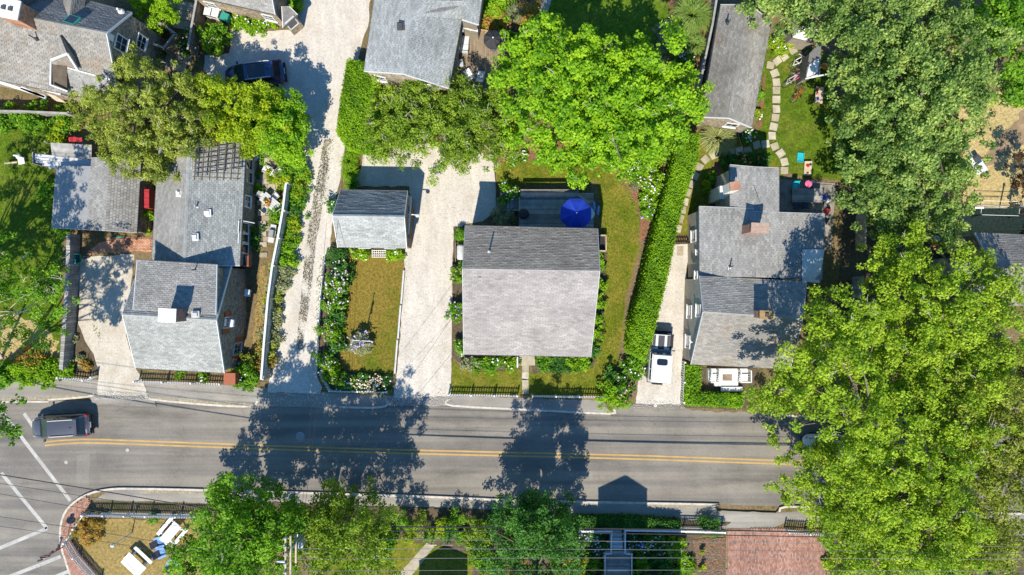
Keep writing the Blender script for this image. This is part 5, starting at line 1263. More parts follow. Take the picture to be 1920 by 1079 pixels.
for (lab, u, v, r, sy_, m, f, nf) in (('pink flowered bush by the left wall of the saltbox house', 858, 514, 13, 1.3, 'leaf_green', 'flower_pink', 10), ('long hydrangea with lilac heads by the left wall of the saltbox house', 859, 582, 14, 2.0, 'leaf_green', 'flower_lilac', 16), ('small white flowered bush near the front left corner of the saltbox house', 862, 648, 12, 1.1, 'leaf_green', 'flower_white', 5)):
    shrub('wall_bush', lab, u, v, r, 1.1, m, f, nf, 'bush', sy=sy_)
for (lab, u, v, r, m, f, nf) in (('silvery bush at the front left corner of the saltbox house', 880, 680, 13, 'leaf_silver', None, 0), ('dark green bush left of the front path', 905, 682, 16, 'leaf_green', None, 0), ('white flowered bush in the bed left of the front path', 931, 682, 15, 'leaf_green', 'flower_white', 12), ('bright bush against the white rail of the front path', 959, 681, 12, 'leaf_hedge', 'flower_white', 3)):
    shrub('front_bush', lab, u, v, r, .8, m, f, nf, 'bush', 'bushes in the front bed of the saltbox house')
for (lab, u, v, r, m) in (('pink tipped shrub right of the front door slab', 1018, 679, 13, 'leaf_green'), ('bright shrub on the front bed right of the ground cover', 1075, 682, 13, 'leaf_hedge'), ('bright shrub at the front right corner of the saltbox house', 1098, 678, 13, 'leaf_bright')):
    shrub('front_bush', lab, u, v, r, .8, m, None, 0, 'bush', 'bushes in the front bed of the saltbox house')
for (lab, v, u, r, m) in (('bright ferny shrub at the rear of the right wall of the saltbox house', 495, 1125, 11, 'leaf_bright'), ('bright shrub second from the rear along the right wall of the saltbox house', 530, 1126, 11, 'leaf_hedge'), ('bright shrub in the middle of the right wall of the saltbox house', 567, 1122, 11, 'leaf_bright'), ('bright shrub third from the front along the right wall of the saltbox house', 598, 1121, 12, 'leaf_bright'), ('broad bright shrub second from the front along the right wall of the saltbox house', 626, 1117, 12, 'leaf_hedge'), ('dark leaved shrub nearest the front along the right wall of the saltbox house', 655, 1112, 11, 'leaf_dark')):
    shrub('side_shrub', lab, u, v, r, 1.0, m, None, 0, 'shrub', 'shrubs along the right wall of the saltbox house', sy=1.3)
shrub('hydrangea', 'big hydrangea with pink blue and violet heads on the deck steps', 951, 362, 19, 1.3, 'leaf_green', 'flower_mix', 26, 'hydrangea')
shrub('fern', 'grey feathery fern in the dark corner behind the saltbox house', 945, 408, 20, .8, 'leaf_silver', L=.3, Wd=.05, long_dir=1.2, cat='fern')
for (lab, u, v, r, nf, f, m) in (
    ('hydrangea with white heads at the top of the hedge bed beneath the maple', 1212, 312, 20, 22, 'flower_blue', 'leaf_hedge'), ('hydrangea with lilac heads second from the top of the hedge bed', 1222, 340, 20, 22, 'flower_mix', 'leaf_hedge'),
    ('hydrangea with many white heads in the middle of the hedge bed', 1222, 356, 19, 22, 'flower_white', 'leaf_hedge'), ('hydrangea with few white heads low in the hedge bed', 1213, 382, 17, 8, 'flower_blue', 'leaf_hedge'), ('hydrangea with blue and white heads at the bottom of the hedge bed', 1210, 402, 14, 7, 'flower_blue', 'leaf_green')):
    shrub('hydrangea', lab, u, v, r, 1.1, m, f, nf, 'hydrangea', 'hydrangeas in the mulch bed beside the long hedge')
shrub('phlox', 'white and pink flowering perennial at the edge of the maple shade', 1186, 318, 17, .8, 'leaf_green', 'flower_white', 30, 'flowering plant', fr=.055)
shrub('lavender', 'blue grey lavender tuft in the brown mulch', 1188, 346, 11, .5, 'leaf_silver', L=.2, Wd=.03, long_dir=1.2, cat='lavender')
for (lab, u, v, r) in (('low white flowered ground plant in the mulch strip left of the maple', 962, 296, 11), ('low white flowered ground plant in the mulch strip below the maple', 985, 292, 9), ('low white flowered ground plant at the left end of the curved mulch bed', 1145, 304, 10)):
    shrub('ground_plant', lab, u, v, r, .35, 'leaf_green', 'flower_white', 10, 'plant', fr=.05)
for (lab, u, v, r, h_, m, f, nf) in (('leafy shrub at the street end of the long hedge', 1188, 688, 20, 1.3, 'leaf_green', 'flower_white', 10), ('pink flowering bush beside the mouth of the right drive', 1165, 724, 18, 1.2, 'leaf_dark', 'flower_pink', 22), ('bright leafy shrub on the pavement edge right of the picket fence', 1147, 741, 26, 1.5, 'leaf_hedge', 'flower_pink', 4), ('dark leafy shrub at the end of the saltbox lawn', 1150, 706, 16, 1.2, 'leaf_dark', None, 0)):
    shrub('drive_shrub', lab, u, v, r, h_, m, f, nf)
grass_clump('ornamental_grass', 'large fountain of ornamental grass at the end window of the cottage', 1345, 258, 34, 1.5, 'grass_pale', 620)
grass_clump('ornamental_grass', 'large green fountain grass at the top edge beside the cottage fence', 1297, 30, 38, 1.6, 'grass_blade', 700)
grass_clump('ornamental_grass', 'smaller fountain grass below the big one by the cottage fence', 1303, 86, 22, 1.2, 'grass_blade', 360)
grass_clump('sea_grass', 'grassy tuft with white feathery heads at the top edge', 966, 26, 18, 1.1, 'leaf_silver', 200, 'grass')
shrub('lavender', 'grey violet lavender drift beside the fountain grass at the top', 1245, 66, 18, .7, 'leaf_silver', 'flower_lilac', 60, 'lavender', L=.24, Wd=.03, long_dir=1.2, sy=1.5, fr=.05)
shrub('sedum', 'pink flowering perennial below the fountain grass', 1268, 96, 15, .8, 'leaf_green', 'flower_pink', 26, 'flowering plant')
shrub('leafy_shrub', 'bright green perennial between the two fountain grasses', 1290, 62, 15, .8, 'leaf_hedge')
shrub('leafy_shrub', 'dark perennial under the small fountain grass by the fence', 1288, 112, 15, .8, 'leaf_green', 'flower_pink', 10)
for (lab, u, v, r, m) in (('bright dense shrub at the top edge right of the pale roofed house', 930, 16, 30, 'leaf_bright'), ('pinkish ground cover below the bright shrub at the top edge', 925, 46, 22, 'leaf_rust'), ('brownish shrub left of the three stones at the top edge', 985, 25, 20, 'leaf_rust'), ('green shrub right of the deck corner', 965, 85, 22, 'leaf_green')):
    shrub('yard_shrub', lab, u, v, r, .9, m)
shrub('variegated_shrub', 'pale yellow variegated shrub beside the cottage and the stepping stones', 1457, 86, 18, 1.0, 'leaf_lime', 'flower_white', 8)
for (lab, u, v, r, m, f, nf) in (('white flowered plant by the cottage end wall', 1397, 252, 16, 'leaf_green', 'flower_white', 26), ('yellow green plant along the right wall of the cottage', 1420, 215, 9, 'leaf_yellow', 'flower_white', 4), ('dark green plant along the right wall of the cottage near its middle', 1425, 180, 9, 'leaf_green', None, 0),
    ('orange flowered plant at the rear wall of the rambling house', 1400, 300, 13, 'leaf_dark', 'flower_orange', 12), ('dark plant right of the orange flowers', 1432, 302, 13, 'leaf_dark', 'flower_orange', 4), ('dark plant in the shade left of the orange flowers', 1366, 303, 13, 'leaf_dark', None, 0),
    ('yellow green perennial in the mulch beside the wall chimney', 1327, 352, 11, 'leaf_yellow', None, 0), ('tuft of grass in the mulch above the yellow green perennial', 1335, 334, 10, 'leaf_green', None, 0)):
    shrub('bed_plant', lab, u, v, r, .6, m, f, nf, 'plant')
tree('hydrangea_hedge', 'tall dark shrub with white heads under the edge of the big maple', (1598, 300), [(1592, 300, 22, 1.8, 1.2), (1602, 335, 26, 1.9, 1.2), (1596, 280, 16, 1.4, 1.0)], 'leaf_dark', L=.2, Wd=.13, per=40, dens=2.2, crad=.4, r0=.05, cat='shrub')
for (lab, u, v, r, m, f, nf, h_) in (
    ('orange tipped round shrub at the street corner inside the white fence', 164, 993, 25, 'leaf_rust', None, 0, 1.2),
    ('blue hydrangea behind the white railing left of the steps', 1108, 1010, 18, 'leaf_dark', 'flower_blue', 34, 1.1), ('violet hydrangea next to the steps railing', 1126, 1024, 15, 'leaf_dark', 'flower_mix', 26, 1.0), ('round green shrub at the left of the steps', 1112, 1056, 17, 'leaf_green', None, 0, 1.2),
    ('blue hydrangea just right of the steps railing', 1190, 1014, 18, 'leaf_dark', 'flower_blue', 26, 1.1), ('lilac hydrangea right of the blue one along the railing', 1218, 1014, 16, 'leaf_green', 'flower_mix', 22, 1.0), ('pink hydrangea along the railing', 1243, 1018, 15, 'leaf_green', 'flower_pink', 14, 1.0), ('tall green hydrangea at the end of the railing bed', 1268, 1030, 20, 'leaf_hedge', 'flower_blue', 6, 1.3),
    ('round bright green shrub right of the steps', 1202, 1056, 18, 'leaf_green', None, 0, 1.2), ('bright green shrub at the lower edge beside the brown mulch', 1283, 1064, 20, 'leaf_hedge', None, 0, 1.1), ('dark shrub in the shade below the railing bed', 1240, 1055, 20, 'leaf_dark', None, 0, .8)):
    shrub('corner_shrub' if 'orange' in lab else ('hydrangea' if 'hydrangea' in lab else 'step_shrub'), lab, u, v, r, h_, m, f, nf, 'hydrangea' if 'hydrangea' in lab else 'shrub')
shrub('twiggy_shrub', 'dark twiggy shrub at the end of the railing by the brick drive', 1332, 988, 20, 1.0, 'leaf_dark', L=.2, Wd=.06, long_dir=1.0)
k = 0
for (lab, u, v, r, m) in (('reedy shrub beside the pavement right of the mottled tree', 755, 975, 20, 'leaf_green'), ('reedy shrub with reddish stems left of the middle of the lower pavement', 790, 976, 20, 'leaf_moss'), ('yellow green reedy shrub in the middle of the lower pavement', 822, 984, 20, 'leaf_yellow'), ('reedy shrub right of the yellow green one on the lower pavement', 855, 978, 20, 'leaf_green'), ('reedy shrub left of the dark dense tree', 888, 986, 22, 'leaf_moss'),
    ('yellow green shrub at the wires right of the mottled tree', 770, 1002, 18, 'leaf_yellow'), ('green shrub under the wires left of the clothes posts', 805, 1006, 16, 'leaf_green'), ('green shrub under the wires right of the clothes posts', 868, 1006, 18, 'leaf_hedge')):
    shrub('hedge_shrub', lab, u, v, r, 2.0 if 'reedy' in lab else 1.2, m, None, 0, 'shrub', 'shrubs along the lower pavement', L=.22, Wd=.07, long_dir=.6, dens=1.6)
for (lab, u, v, r, m) in (('green shrub beside the brick drive at the lower edge', 1552, 1022, 12, 'leaf_green'), ('yellow green shrub at the bottom beside the brick drive', 1554, 1056, 11, 'leaf_yellow'), ('small plant in the middle of the brown mulch', 1316, 1034, 5, 'leaf_yellow'), ('small pale plant low in the brown mulch', 1316, 1066, 6, 'leaf_yellow'), ('red flowered shrub at the right of the lower edge', 1850, 1045, 26, 'leaf_green'), ('small leafy shrub on the dry lawn below the fence', 292, 975, 8, 'leaf_green')):
    shrub('yard_plant', lab, u, v, r, .7, m, 'flower_orange' if 'red' in lab else None, 8 if 'red' in lab else 0, 'plant')

GL = 'shrubs filling the garden along the lower edge'
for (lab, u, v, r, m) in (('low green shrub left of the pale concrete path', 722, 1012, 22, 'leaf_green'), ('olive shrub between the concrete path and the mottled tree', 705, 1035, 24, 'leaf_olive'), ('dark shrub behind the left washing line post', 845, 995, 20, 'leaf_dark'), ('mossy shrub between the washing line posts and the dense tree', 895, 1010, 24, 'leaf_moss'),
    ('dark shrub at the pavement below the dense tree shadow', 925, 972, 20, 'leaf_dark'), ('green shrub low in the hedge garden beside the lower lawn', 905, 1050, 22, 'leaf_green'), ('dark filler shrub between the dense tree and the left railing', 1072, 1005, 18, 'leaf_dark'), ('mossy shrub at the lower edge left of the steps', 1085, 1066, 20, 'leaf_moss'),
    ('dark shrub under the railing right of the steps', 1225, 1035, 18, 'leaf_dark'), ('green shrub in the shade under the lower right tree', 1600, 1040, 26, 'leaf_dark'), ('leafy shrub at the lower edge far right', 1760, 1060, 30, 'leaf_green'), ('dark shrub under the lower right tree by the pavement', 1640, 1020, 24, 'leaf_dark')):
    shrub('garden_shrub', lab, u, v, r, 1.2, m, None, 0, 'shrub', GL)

# ------------------------------------------------------------------ grass, weeds and loose stones
tufts('grass_blades', [(0, 222), (108, 232), (100, 425), (112, 690), (0, 692)], 144, 'grass_lawn', .05, .028)
tufts('grass_blades', [(928, 302), (1140, 312), (1200, 420), (1172, 560), (1155, 690), (1130, 742), (990, 744), (995, 700), (1110, 680), (1130, 500), (1120, 350), (935, 345)], 128, 'grass_lawn', .05, .028)
tufts('grass_blades', [(848, 690), (970, 698), (978, 742), (845, 740)], 128, 'grass_lawn', .05, .028)
tufts('grass_blades', [(655, 478), (757, 470), (744, 702), (640, 706), (634, 600)], 96, 'grass_lawn', .05, .028)
tufts('grass_blades', [(1436, 95), (1545, 100), (1610, 240), (1600, 340), (1470, 330), (1420, 270)], 128, 'grass_lawn', .05, .028)
tufts('grass_blades', [(162, 972), (396, 976), (398, 1079), (150, 1020)], 60, 'grass_pale', .05, .03)
LANE = [(608, 262), (622, 262), (618, 300), (610, 345), (603, 400), (594, 450), (588, 500), (582, 560), (574, 610), (567, 655), (556, 655), (560, 600), (566, 540), (572, 480), (580, 420), (590, 360), (600, 310)]
tufts('lane_weeds', LANE, 520, 'weed', .05, .05, 1.7)
tufts('lane_weeds', [(606, 262), (626, 262), (620, 330), (600, 400), (588, 400), (598, 320)], 60, 'leaf_olive', .07, .07, 3.1)
tufts('drive_weeds', [(166, 560), (182, 560), (190, 640), (176, 620)], 70, 'leaf_olive', .08, .06, 2.2)
tufts('edge_weeds', [(848, 742), (738, 748), (746, 700), (760, 735), (835, 735), (846, 700)], 30, 'weed', .06, .06, 1.3)
tufts('edge_weeds', [(594, 520), (606, 480), (612, 480), (600, 560), (596, 700), (590, 690)], 70, 'leaf_olive', .09, .06)
tufts('edge_weeds', [(478, 500), (500, 500), (490, 640), (480, 660)], 60, 'weed', .08, .06)
tufts('patio_weeds', [(490, 420), (505, 420), (500, 500), (488, 500)], 120, 'leaf_yellow', .05, .05, 2.5)
for poly, n_ in (([(184, 735), (276, 735), (280, 750), (176, 750)], 420), ([(500, 730), (606, 735), (640, 762), (486, 762)], 300), ([(738, 742), (846, 742), (850, 760), (730, 762)], 300), ([(1190, 752), (1278, 752), (1285, 765), (1185, 765)], 200)):
    stones('spilled_shells', poly, n_, 'offwhite', .015, .045)
stones('shell_stones', [(738, 300), (925, 300), (860, 430), (846, 742), (742, 742)], 700, 'gravel_dirty', .015, .035)
stones('mulch_chips', [(1140, 306), (1200, 410), (1225, 470), (1262, 300)], 900, 'wood_brown', .03, .07)
stones('mulch_chips', [(1300, 1012), (1361, 1008), (1358, 1079), (1302, 1079)], 1200, 'wood_brown', .03, .08)
# ------------------------------------------------------------------ fences
def fence_picket(name, label, pts, h=.95, gap=.17, pw=.085, mat='picket', group=None, pointed=True, post_gap=2.0, cat='fence', hpx=0.0):
    w_ = [P(u, v, hpx) for u, v in pts]
    for q in w_: q.z = 0
    root = thing(name, label, cat, w_[0], 0, group)
    mb = MB(); a = pw / 2
    zt = h
    vs_ = []
    for y in (-.011, .011): vs_ += [(-a, y, .06), (a, y, .06), (a, y, zt - (.07 if pointed else 0)), (0, y, zt), (-a, y, zt - (.07 if pointed else 0))]
    mb.add(vs_, [(0, 1, 2, 3, 4), (9, 8, 7, 6, 5)] + [(i, 5 + i, 5 + (i + 1) % 5, (i + 1) % 5) for i in range(5)])
    pk = mb.mesh('picket', M[mat]); po = MB().box((0, 0, (h + .02) / 2), (.11, .11, h + .02)).mesh('post', M[mat])
    for i in range(len(w_) - 1):
        p, q = w_[i], w_[i + 1]; d = q - p; L = d.length; d.normalize(); rz = math.atan2(d.y, d.x); n = Vector((-d.y, d.x, 0))
        for zz in (.25, h - .24): MB().beam(p + Z * zz, q + Z * zz, .04, .08).build('rail', M[mat], root)
        if not pointed and mat == 'white': MB().beam(p + Z * (h + .03), q + Z * (h + .03), .10, .05).build('cap_rail', M[mat], root)
        k = int(L / gap)
        for j in range(k + 1): rep('picket', pk, root, p + d * (j * L / k) - n * .034, rz)
        m = max(1, round(L / post_gap))
        for j in range(m + (1 if i == len(w_) - 2 else 0)): rep('post', po, root, p + d * (j * L / m) + n * .03, rz)
    return root
GP = 'white picket fences along the street'
fence_picket('picket_fence', 'white picket fence left of the front path of the saltbox house', [(842, 739), (970, 741)], .95, .19, group=GP)
fence_picket('picket_fence', 'white picket fence right of the front path of the saltbox house', [(998, 741), (1128, 743)], .95, .19, group=GP)
fence_picket('picket_fence', 'white picket fence in front of the shuttered house', [(262, 714), (420, 719)], .95, .19, group=GP)
fence_picket('picket_fence', 'short white picket fence left of the mouth of the left drive', [(121, 707), (168, 712), (183, 706)], .95, .19, group=GP)
fence_picket('picket_fence', 'white corner picket fence round the flower bed below the garage', [(602, 697), (622, 732), (727, 734)], .85, .2, group=GP)
fence_picket('picket_fence', 'white picket fence along the left bed of the strip garden', [(612, 480), (604, 560), (598, 640), (596, 698)], .8, .24, group=GP)
fence_picket('picket_fence', 'long white picket fence along the lower pavement at the street corner', [(168, 960), (285, 962), (396, 964)], 1.1, .135, group=GP)
fence_picket('picket_fence', 'white picket fence curving along the brick corner pavement', [(168, 960), (150, 985), (133, 1012), (150, 1040), (190, 1085)], 1.0, .15, group=GP)
fence_picket('picket_fence', 'white picket fence right of the brick driveway at the lower edge', [(1470, 992), (1548, 997), (1640, 1003)], 1.1, .17, group=GP)
fence_picket('picket_fence', 'white picket fence along the right drive beside the low hedge strip', [(1279, 678), (1277, 752)], .9, .19, group=GP)
GR = 'white railings round the blue grey steps'
fence_picket('slat_railing', 'white slatted railing left of the blue grey steps', [(1084, 988), (1143, 988), (1142, 1028), (1131, 1029), (1131, 1085)], 1.1, .13, .06, 'white', GR, False, cat='railing')
fence_picket('slat_railing', 'long white slatted railing right of the blue grey steps', [(1352, 990), (1280, 988), (1168, 986), (1168, 1028), (1180, 1030), (1180, 1085)], 1.1, .13, .06, 'white', GR, False, cat='railing')
fence_picket('gate_fence', 'small dark wooden gate at the top of the right drive', [(1261, 457), (1290, 457)], .9, .13, .07, 'wood_dark', None, False, cat='gate')
fence_picket('deck_gate', 'short brown fence along the top edge of the wooden deck', [(897, 62), (948, 70)], 1.0, .16, .08, 'wood_tan', None, False)

def fence_board(name, label, pts, h=1.8, bw=.16, mat='wood_blond', cap='trim_white', th=.05, capw=.16, group=None):
    w_ = [P(u, v, 0) for u, v in pts]
    root = thing(name, label, 'fence', w_[0], 0, group)
    bs = [MB().box((0, 0, h / 2), (bw - .012, th, h), 0, t).mesh('board', M[mat]) for t in (.2, .45, .7, .95)]
    rr = random.Random(5)
    for i in range(len(w_) - 1):
        p, q = w_[i], w_[i + 1]; d = q - p; L = d.length; d.normalize(); rz = math.atan2(d.y, d.x)
        k = max(1, int(L / bw))
        for j in range(k): rep('board', rr.choice(bs), root, p + d * ((j + .5) * L / k) + Z * rr.uniform(-.02, .01), rz)
        if cap: MB().beam(p + Z * (h + .025), q + Z * (h + .025), capw, .045).build('cap_rail', M[cap], root)
        for zz in (.4, h - .35): MB().beam(p + Z * zz + Vector((-d.y, d.x, 0)) * .06, q + Z * zz + Vector((-d.y, d.x, 0)) * .06, .06, .09).build('rail', M[mat], root)
        for j in range(int(L / 2.2) + 1): rep('post', MB().box((0, 0, h / 2), (.11, .11, h)).mesh('post', M[mat]), root, p + d * (j * L / max(1, int(L / 2.2))) + Vector((-d.y, d.x, 0)) * .12, rz)
    return root
fence_board('board_fence', 'tall pale board fence between the patio and the lane verge', [(551, 350), (545, 400), (536, 450), (526, 500), (518, 560), (511, 640), (506, 706)], 1.9, .17)
fence_board('plank_fence', 'dark plank fence seen edge on between the left lawn and the left drive', [(147, 442), (145, 520), (140, 600), (133, 690)], 1.25, .20, 'wood_grey', None, .3)
fence_board('board_fence', 'grey board fence along the left wall of the garden cottage', [(1338, -20), (1325, 60), (1308, 140), (1296, 205)], 1.6, .16, 'wood_grey', 'wood_grey')
fence_board('board_fence', 'weathered fence along the top of the shaded left lawn', [(-60, 217), (60, 218), (150, 222)], 1.5, .16, 'wood_grey', 'wood_grey')
fence_board('board_fence', 'tall wooden screen fence by the gate left of the rose bush', [(389, 12), (380, 60), (372, 108)], 1.8, .16, 'wood_brown', 'wood_grey')
fence_board('board_fence', 'brown wooden screen round the outdoor shower by the askew house', [(276, 62), (328, 62), (350, 80), (330, 105), (283, 90)], 1.9, .16, 'wood_brown', 'wood_grey')
fence_board('board_fence', 'dark weathered fence in the shade right of the rambling house', [(1598, 520), (1596, 600)], 1.5, .16, 'wood_grey', 'wood_grey')
fence_board('board_fence', 'tan fence half hidden by the yellow green tree right of the patio', [(1605, 390), (1604, 470)], 1.5, .16, 'wood_tan', 'wood_tan')
root = thing('timber_edging', 'low white painted timber rails along the right edge of the small lawn', 'edging', P(755, 600, 0))
for a, b in (((758, 508), (753, 570)), ((752, 573), (747, 635)), ((746, 638), (741, 700))):
    MB().beam(P(*a) + Z * .2, P(*b) + Z * .2, .13, .12).build('rail', M['lightgrey'], root); MB().box(tuple(P(*a))[:2] + (.1,), (.12, .12, .2)).build('post', M['lightgrey'], root)
root = thing('timber_edging', 'dark timber board edging the shell drive beside the saltbox house', 'edging', P(930, 350, 0))
MB().beam(P(926, 306) + Z * .06, P(932, 372) + Z * .06, .06, .14).build('board', M['wood_dark'], root); MB().beam(P(849, 480) + Z * .06, P(847, 690) + Z * .06, .05, .12).build('board', M['wood_brown'], root)

# ------------------------------------------------------------------ decks
def planks(root, x0, x1, y0, y1, z, along='x', pw=.14, mat='wood_grey', seed=1, th=.04):
    rr = random.Random(seed); n = max(1, round(((y1 - y0) if along == 'x' else (x1 - x0)) / pw)); L = (x1 - x0) if along == 'x' else (y1 - y0)
    stp = ((y1 - y0) if along == 'x' else (x1 - x0)) / n
    me = [MB().box((0, 0, 0), (L, stp - .012, th) if along == 'x' else (stp - .012, L, th), 0, t).mesh('plank', M[mat]) for t in (.1, .35, .6, .9)]
    for i in range(n):
        c = ((x0 + x1) / 2, y0 + (i + .5) * stp) if along == 'x' else (x0 + (i + .5) * stp, (y0 + y1) / 2)
        rep('plank', rr.choice(me), root, (c[0], c[1], z - th / 2 + rr.uniform(-.004, .004)))
def pxbox(u0, v0, u1, v1, h):
    a = P(u0, v1, h); b = P(u1, v0, h); return a.x, b.x, a.y, b.y
root = thing('sun_deck', 'weathered wooden deck behind the saltbox house with a bench along its top edge', 'deck', P(1040, 400, 0))
x0, x1, y0, y1 = pxbox(973, 362, 1113, 444, .6)
planks(root, x0, x1, y0, y1, .6)
fr_ = MB(); fr_.box(((x0 + x1) / 2, (y0 + y1) / 2, .46), (x1 - x0, y1 - y0, .14), 0, .3)
for sx_ in (x0 + .15, (x0 + x1) / 2, x1 - .15):
    for sy_ in (y0 + .15, y1 - .15): fr_.box((sx_, sy_, .22), (.14, .14, .44))
fr_.build('deck_frame', M['wood_grey'], root)
bx0, bx1, by0, by1 = pxbox(976, 357, 1085, 370, 1.0)
for k in range(3): MB().box(((bx0 + bx1) / 2, by0 + .08 + k * .15, 1.03), (bx1 - bx0, .14, .04), 0, random.random()).build('bench_plank', M['wood_grey'], root)
for k in range(3): MB().box(((bx0 + bx1) / 2, by1 - .02, 1.12 + k * .13), (bx1 - bx0, .04, .11), 0, random.random()).build('back_slat', M['wood_grey'], root)
for k in range(5): MB().box((bx0 + .1 + k * (bx1 - bx0 - .2) / 4, by0 + .25, .8), (.09, .5, .42), 0, .3).build('bench_leg', M['wood_grey'], root)
MB().beam(P(1085, 366, 1.25), P(1106, 382, 1.25), .12, .1).build('corner_rail', M['wood_tan'], root); MB().beam(P(1085, 366, .9), P(1106, 382, .9), .06, .3).build('corner_panel', M['wood_tan'], root)
root = thing('deck_steps', 'lower wooden landing with upright boards left of the sun deck', 'steps', P(950, 385, 0))
x0, x1, y0, y1 = pxbox(931, 371, 973, 396, .32); planks(root, x0, x1, y0, y1, .32, 'y')
MB().box(((x0 + x1) / 2, (y0 + y1) / 2, .14), (x1 - x0 - .1, y1 - y0 - .1, .26)).build('frame', M['wood_grey'], root)
MB().beam((x0, y0 + .05, .42), (x1, y0 + .05, .42), .07, .08).build('edge_rail', M['wood_tan'], root); MB().beam(P(974, 370, .9), P(974, 398, .9), .09, .07).build('side_rail', M['wood_tan'], root)
root = thing('roof_deck', 'brown wooden deck beside the pale roofed house with a dark parasol', 'deck', P(900, 110, 0))
x0, x1, y0, y1 = pxbox(852, 58, 948, 178, .7); planks(root, x0, x1, y0, y1, .7, 'y', .15, 'wood_brown', 4)
MB().box(((x0 + x1) / 2, (y0 + y1) / 2, .35), (x1 - x0 - .1, y1 - y0 - .1, .6)).build('deck_frame', M['wood_brown'], root)
MB().beam(P(948, 62, 1.6), P(943, 98, 1.6), .08, .08).build('side_rail', M['wood_tan'], root); MB().beam(P(945, 95, 1.3), P(966, 102, 1.1), .08, .08).build('stair_rail', M['wood_brown'], root)
for k in range(6): MB().box(tuple(P(947 + k * 3.2, 98 + k * .7, .6))[:2] + (.55 - k * .08,), (.13, .9, .04), 0, random.random()).build('tread', M['wood_brown'], root)
root = thing('blue_grey_steps', 'blue grey boarded steps going down to a landing at the lower edge', 'steps', P(1157, 1030, 0))
x0, x1, y0, y1 = pxbox(1146, 990, 1166, 1030, .4)
for k in range(6): MB().box(((x0 + x1) / 2, y1 - .15 - k * (y1 - y0 - .2) / 6, .16 + k * .15), (x1 - x0, .30, .05), 0, .8).build('tread', M['trim_grey'], root)
for k in range(6): MB().box(((x0 + x1) / 2, y1 - .03 - k * (y1 - y0 - .2) / 6, .19 + k * .15), (x1 - x0, .07, .03), 0, .8).build('nosing', M['white'], root)
for k in range(6): MB().box(((x0 + x1) / 2, y1 - .01 - k * (y1 - y0 - .2) / 6, .08 + k * .15), (x1 - x0, .03, .14), 0, .8).build('riser', M['white'], root)
x0, x1, y0, y1 = pxbox(1135, 1034, 1181, 1110, 1.0); planks(root, x0, x1, y0, y1, 1.0, 'x', .14, 'wood_grey', 8)
MB().box(((x0 + x1) / 2, (y0 + y1) / 2, .48), (x1 - x0 - .1, y1 - y0 - .1, .9)).build('landing_frame', M['trim_grey'], root)
for a, b in (((1140, 1070), (1176, 1070)),): MB().beam(P(*a, 1.9), P(*b, 1.9), .08, .07).build('gate_rail', M['white'], root)
root = thing('front_stoop', 'pale stone front door slab with a white post rail at the saltbox house', 'doorstep', P(988, 678, 0))
a = P(971, 685, 0); b = P(1003, 667, 0); MB().box(((a.x + b.x) / 2, (a.y + b.y) / 2, .1), (b.x - a.x, b.y - a.y, .2), 0, .5).build('slab', M['stone'], root)
MB().beam(P(970, 668, 0) + Z * .9, P(970, 687, 0) + Z * .9, .1, .08).build('rail', M['white'], root)
for v in (669, 686): MB().box(tuple(P(970, v, 0))[:2] + (.45,), (.1, .1, .9)).build('post', M['white'], root)
root = thing('plank_stack', 'stack of long silvery planks lying beside the workshop shed', 'planks', P(120, 300, 0))
for k, (a, b) in enumerate((((66, 291), (172, 302)), ((66, 297), (172, 307)), ((68, 303), (170, 312)), ((80, 309), (165, 316)), ((92, 316), (110, 308)))):
    MB().beam(P(*a, 1.9 - .03 * k), P(*b, 1.95), .20, .045, .9).build('plank', M['lightgrey'], root)
for u, v in ((75, 300), (160, 308)): MB().box(tuple(P(u, v, 1.0))[:2] + (.92,), (.1, .9, 1.84), 0).build('trestle', M['wood_grey'], root)
root = thing('lean_to_roof', 'weathered boarded lean-to roof under the red tarpaulin', 'lean-to', P(135, 280, 0))
for k in range(8):
    MB().beam(P(95 + k * .4, 270 + k * 3.2, 1.9), P(172, 274 + k * 3.2, 2.1), .155, .04, random.random()).build('board', M['wood_grey'], root)
for u, v in ((98, 292), (168, 296), (98, 270), (168, 274)): MB().box(tuple(P(u, v, 1))[:2] + (.93,), (.1, .1, 1.86)).build('post', M['wood_grey'], root)
MB()
rt = MB(); a = P(129, 258, 2.2); b = P(155, 266, 2.2)
for k in range(7):
    t0, t1 = k / 7, (k + 1) / 7; z0, z1 = 2.2 + .07 * math.sin(k * 2.1), 2.2 + .07 * math.sin((k + 1) * 2.1)
    x0, x1 = a.x + (b.x - a.x) * t0, a.x + (b.x - a.x) * t1
    rt.add([(x0, b.y, z0), (x1, b.y, z1), (x1, a.y + .04 * math.sin(k), z1 + .05), (x0, a.y + .04 * math.sin(k - 1), z0 + .05), (x0, b.y, z0 - .03), (x1, b.y, z1 - .03), (x1, a.y, z1), (x0, a.y, z0)], [(0, 1, 2, 3), (7, 6, 5, 4), (0, 4, 5, 1), (2, 6, 7, 3)])
tag(rt.build('tarpaulin', M['red'], org=P(142, 262, 0)), 'red tarpaulin folded over the boarded lean-to under the cedar', 'tarpaulin')
root = thing('red_door', 'red wooden door panel standing between the workshop shed and the wing', 'door', P(281, 374, 0))
MB().box(tuple(P(280, 374, 1.6))[:2] + (1.0,), (.38, 1.45, 2.0)).build('panel', M['red'], root)
for k in range(3): MB().box(tuple(P(280, 362 + 12 * k, 1.6))[:2] + (2.01,), (.36, .05, .04)).build('batten', M['red'], root)
root = thing('garage_lattice', 'small white lattice hatch leaning at the front of the garage', 'lattice', P(710, 478, 0))
for k in range(7): MB().beam(P(698 + k * 4, 469, .3), P(698 + k * 4, 483, .2), .05, .03).build('slat', M['offwhite'], root)
for k in range(4): MB().beam(P(697, 470 + k * 4.2, .34), P(724, 470 + k * 4.2, .34), .05, .03).build('slat', M['offwhite'], root)

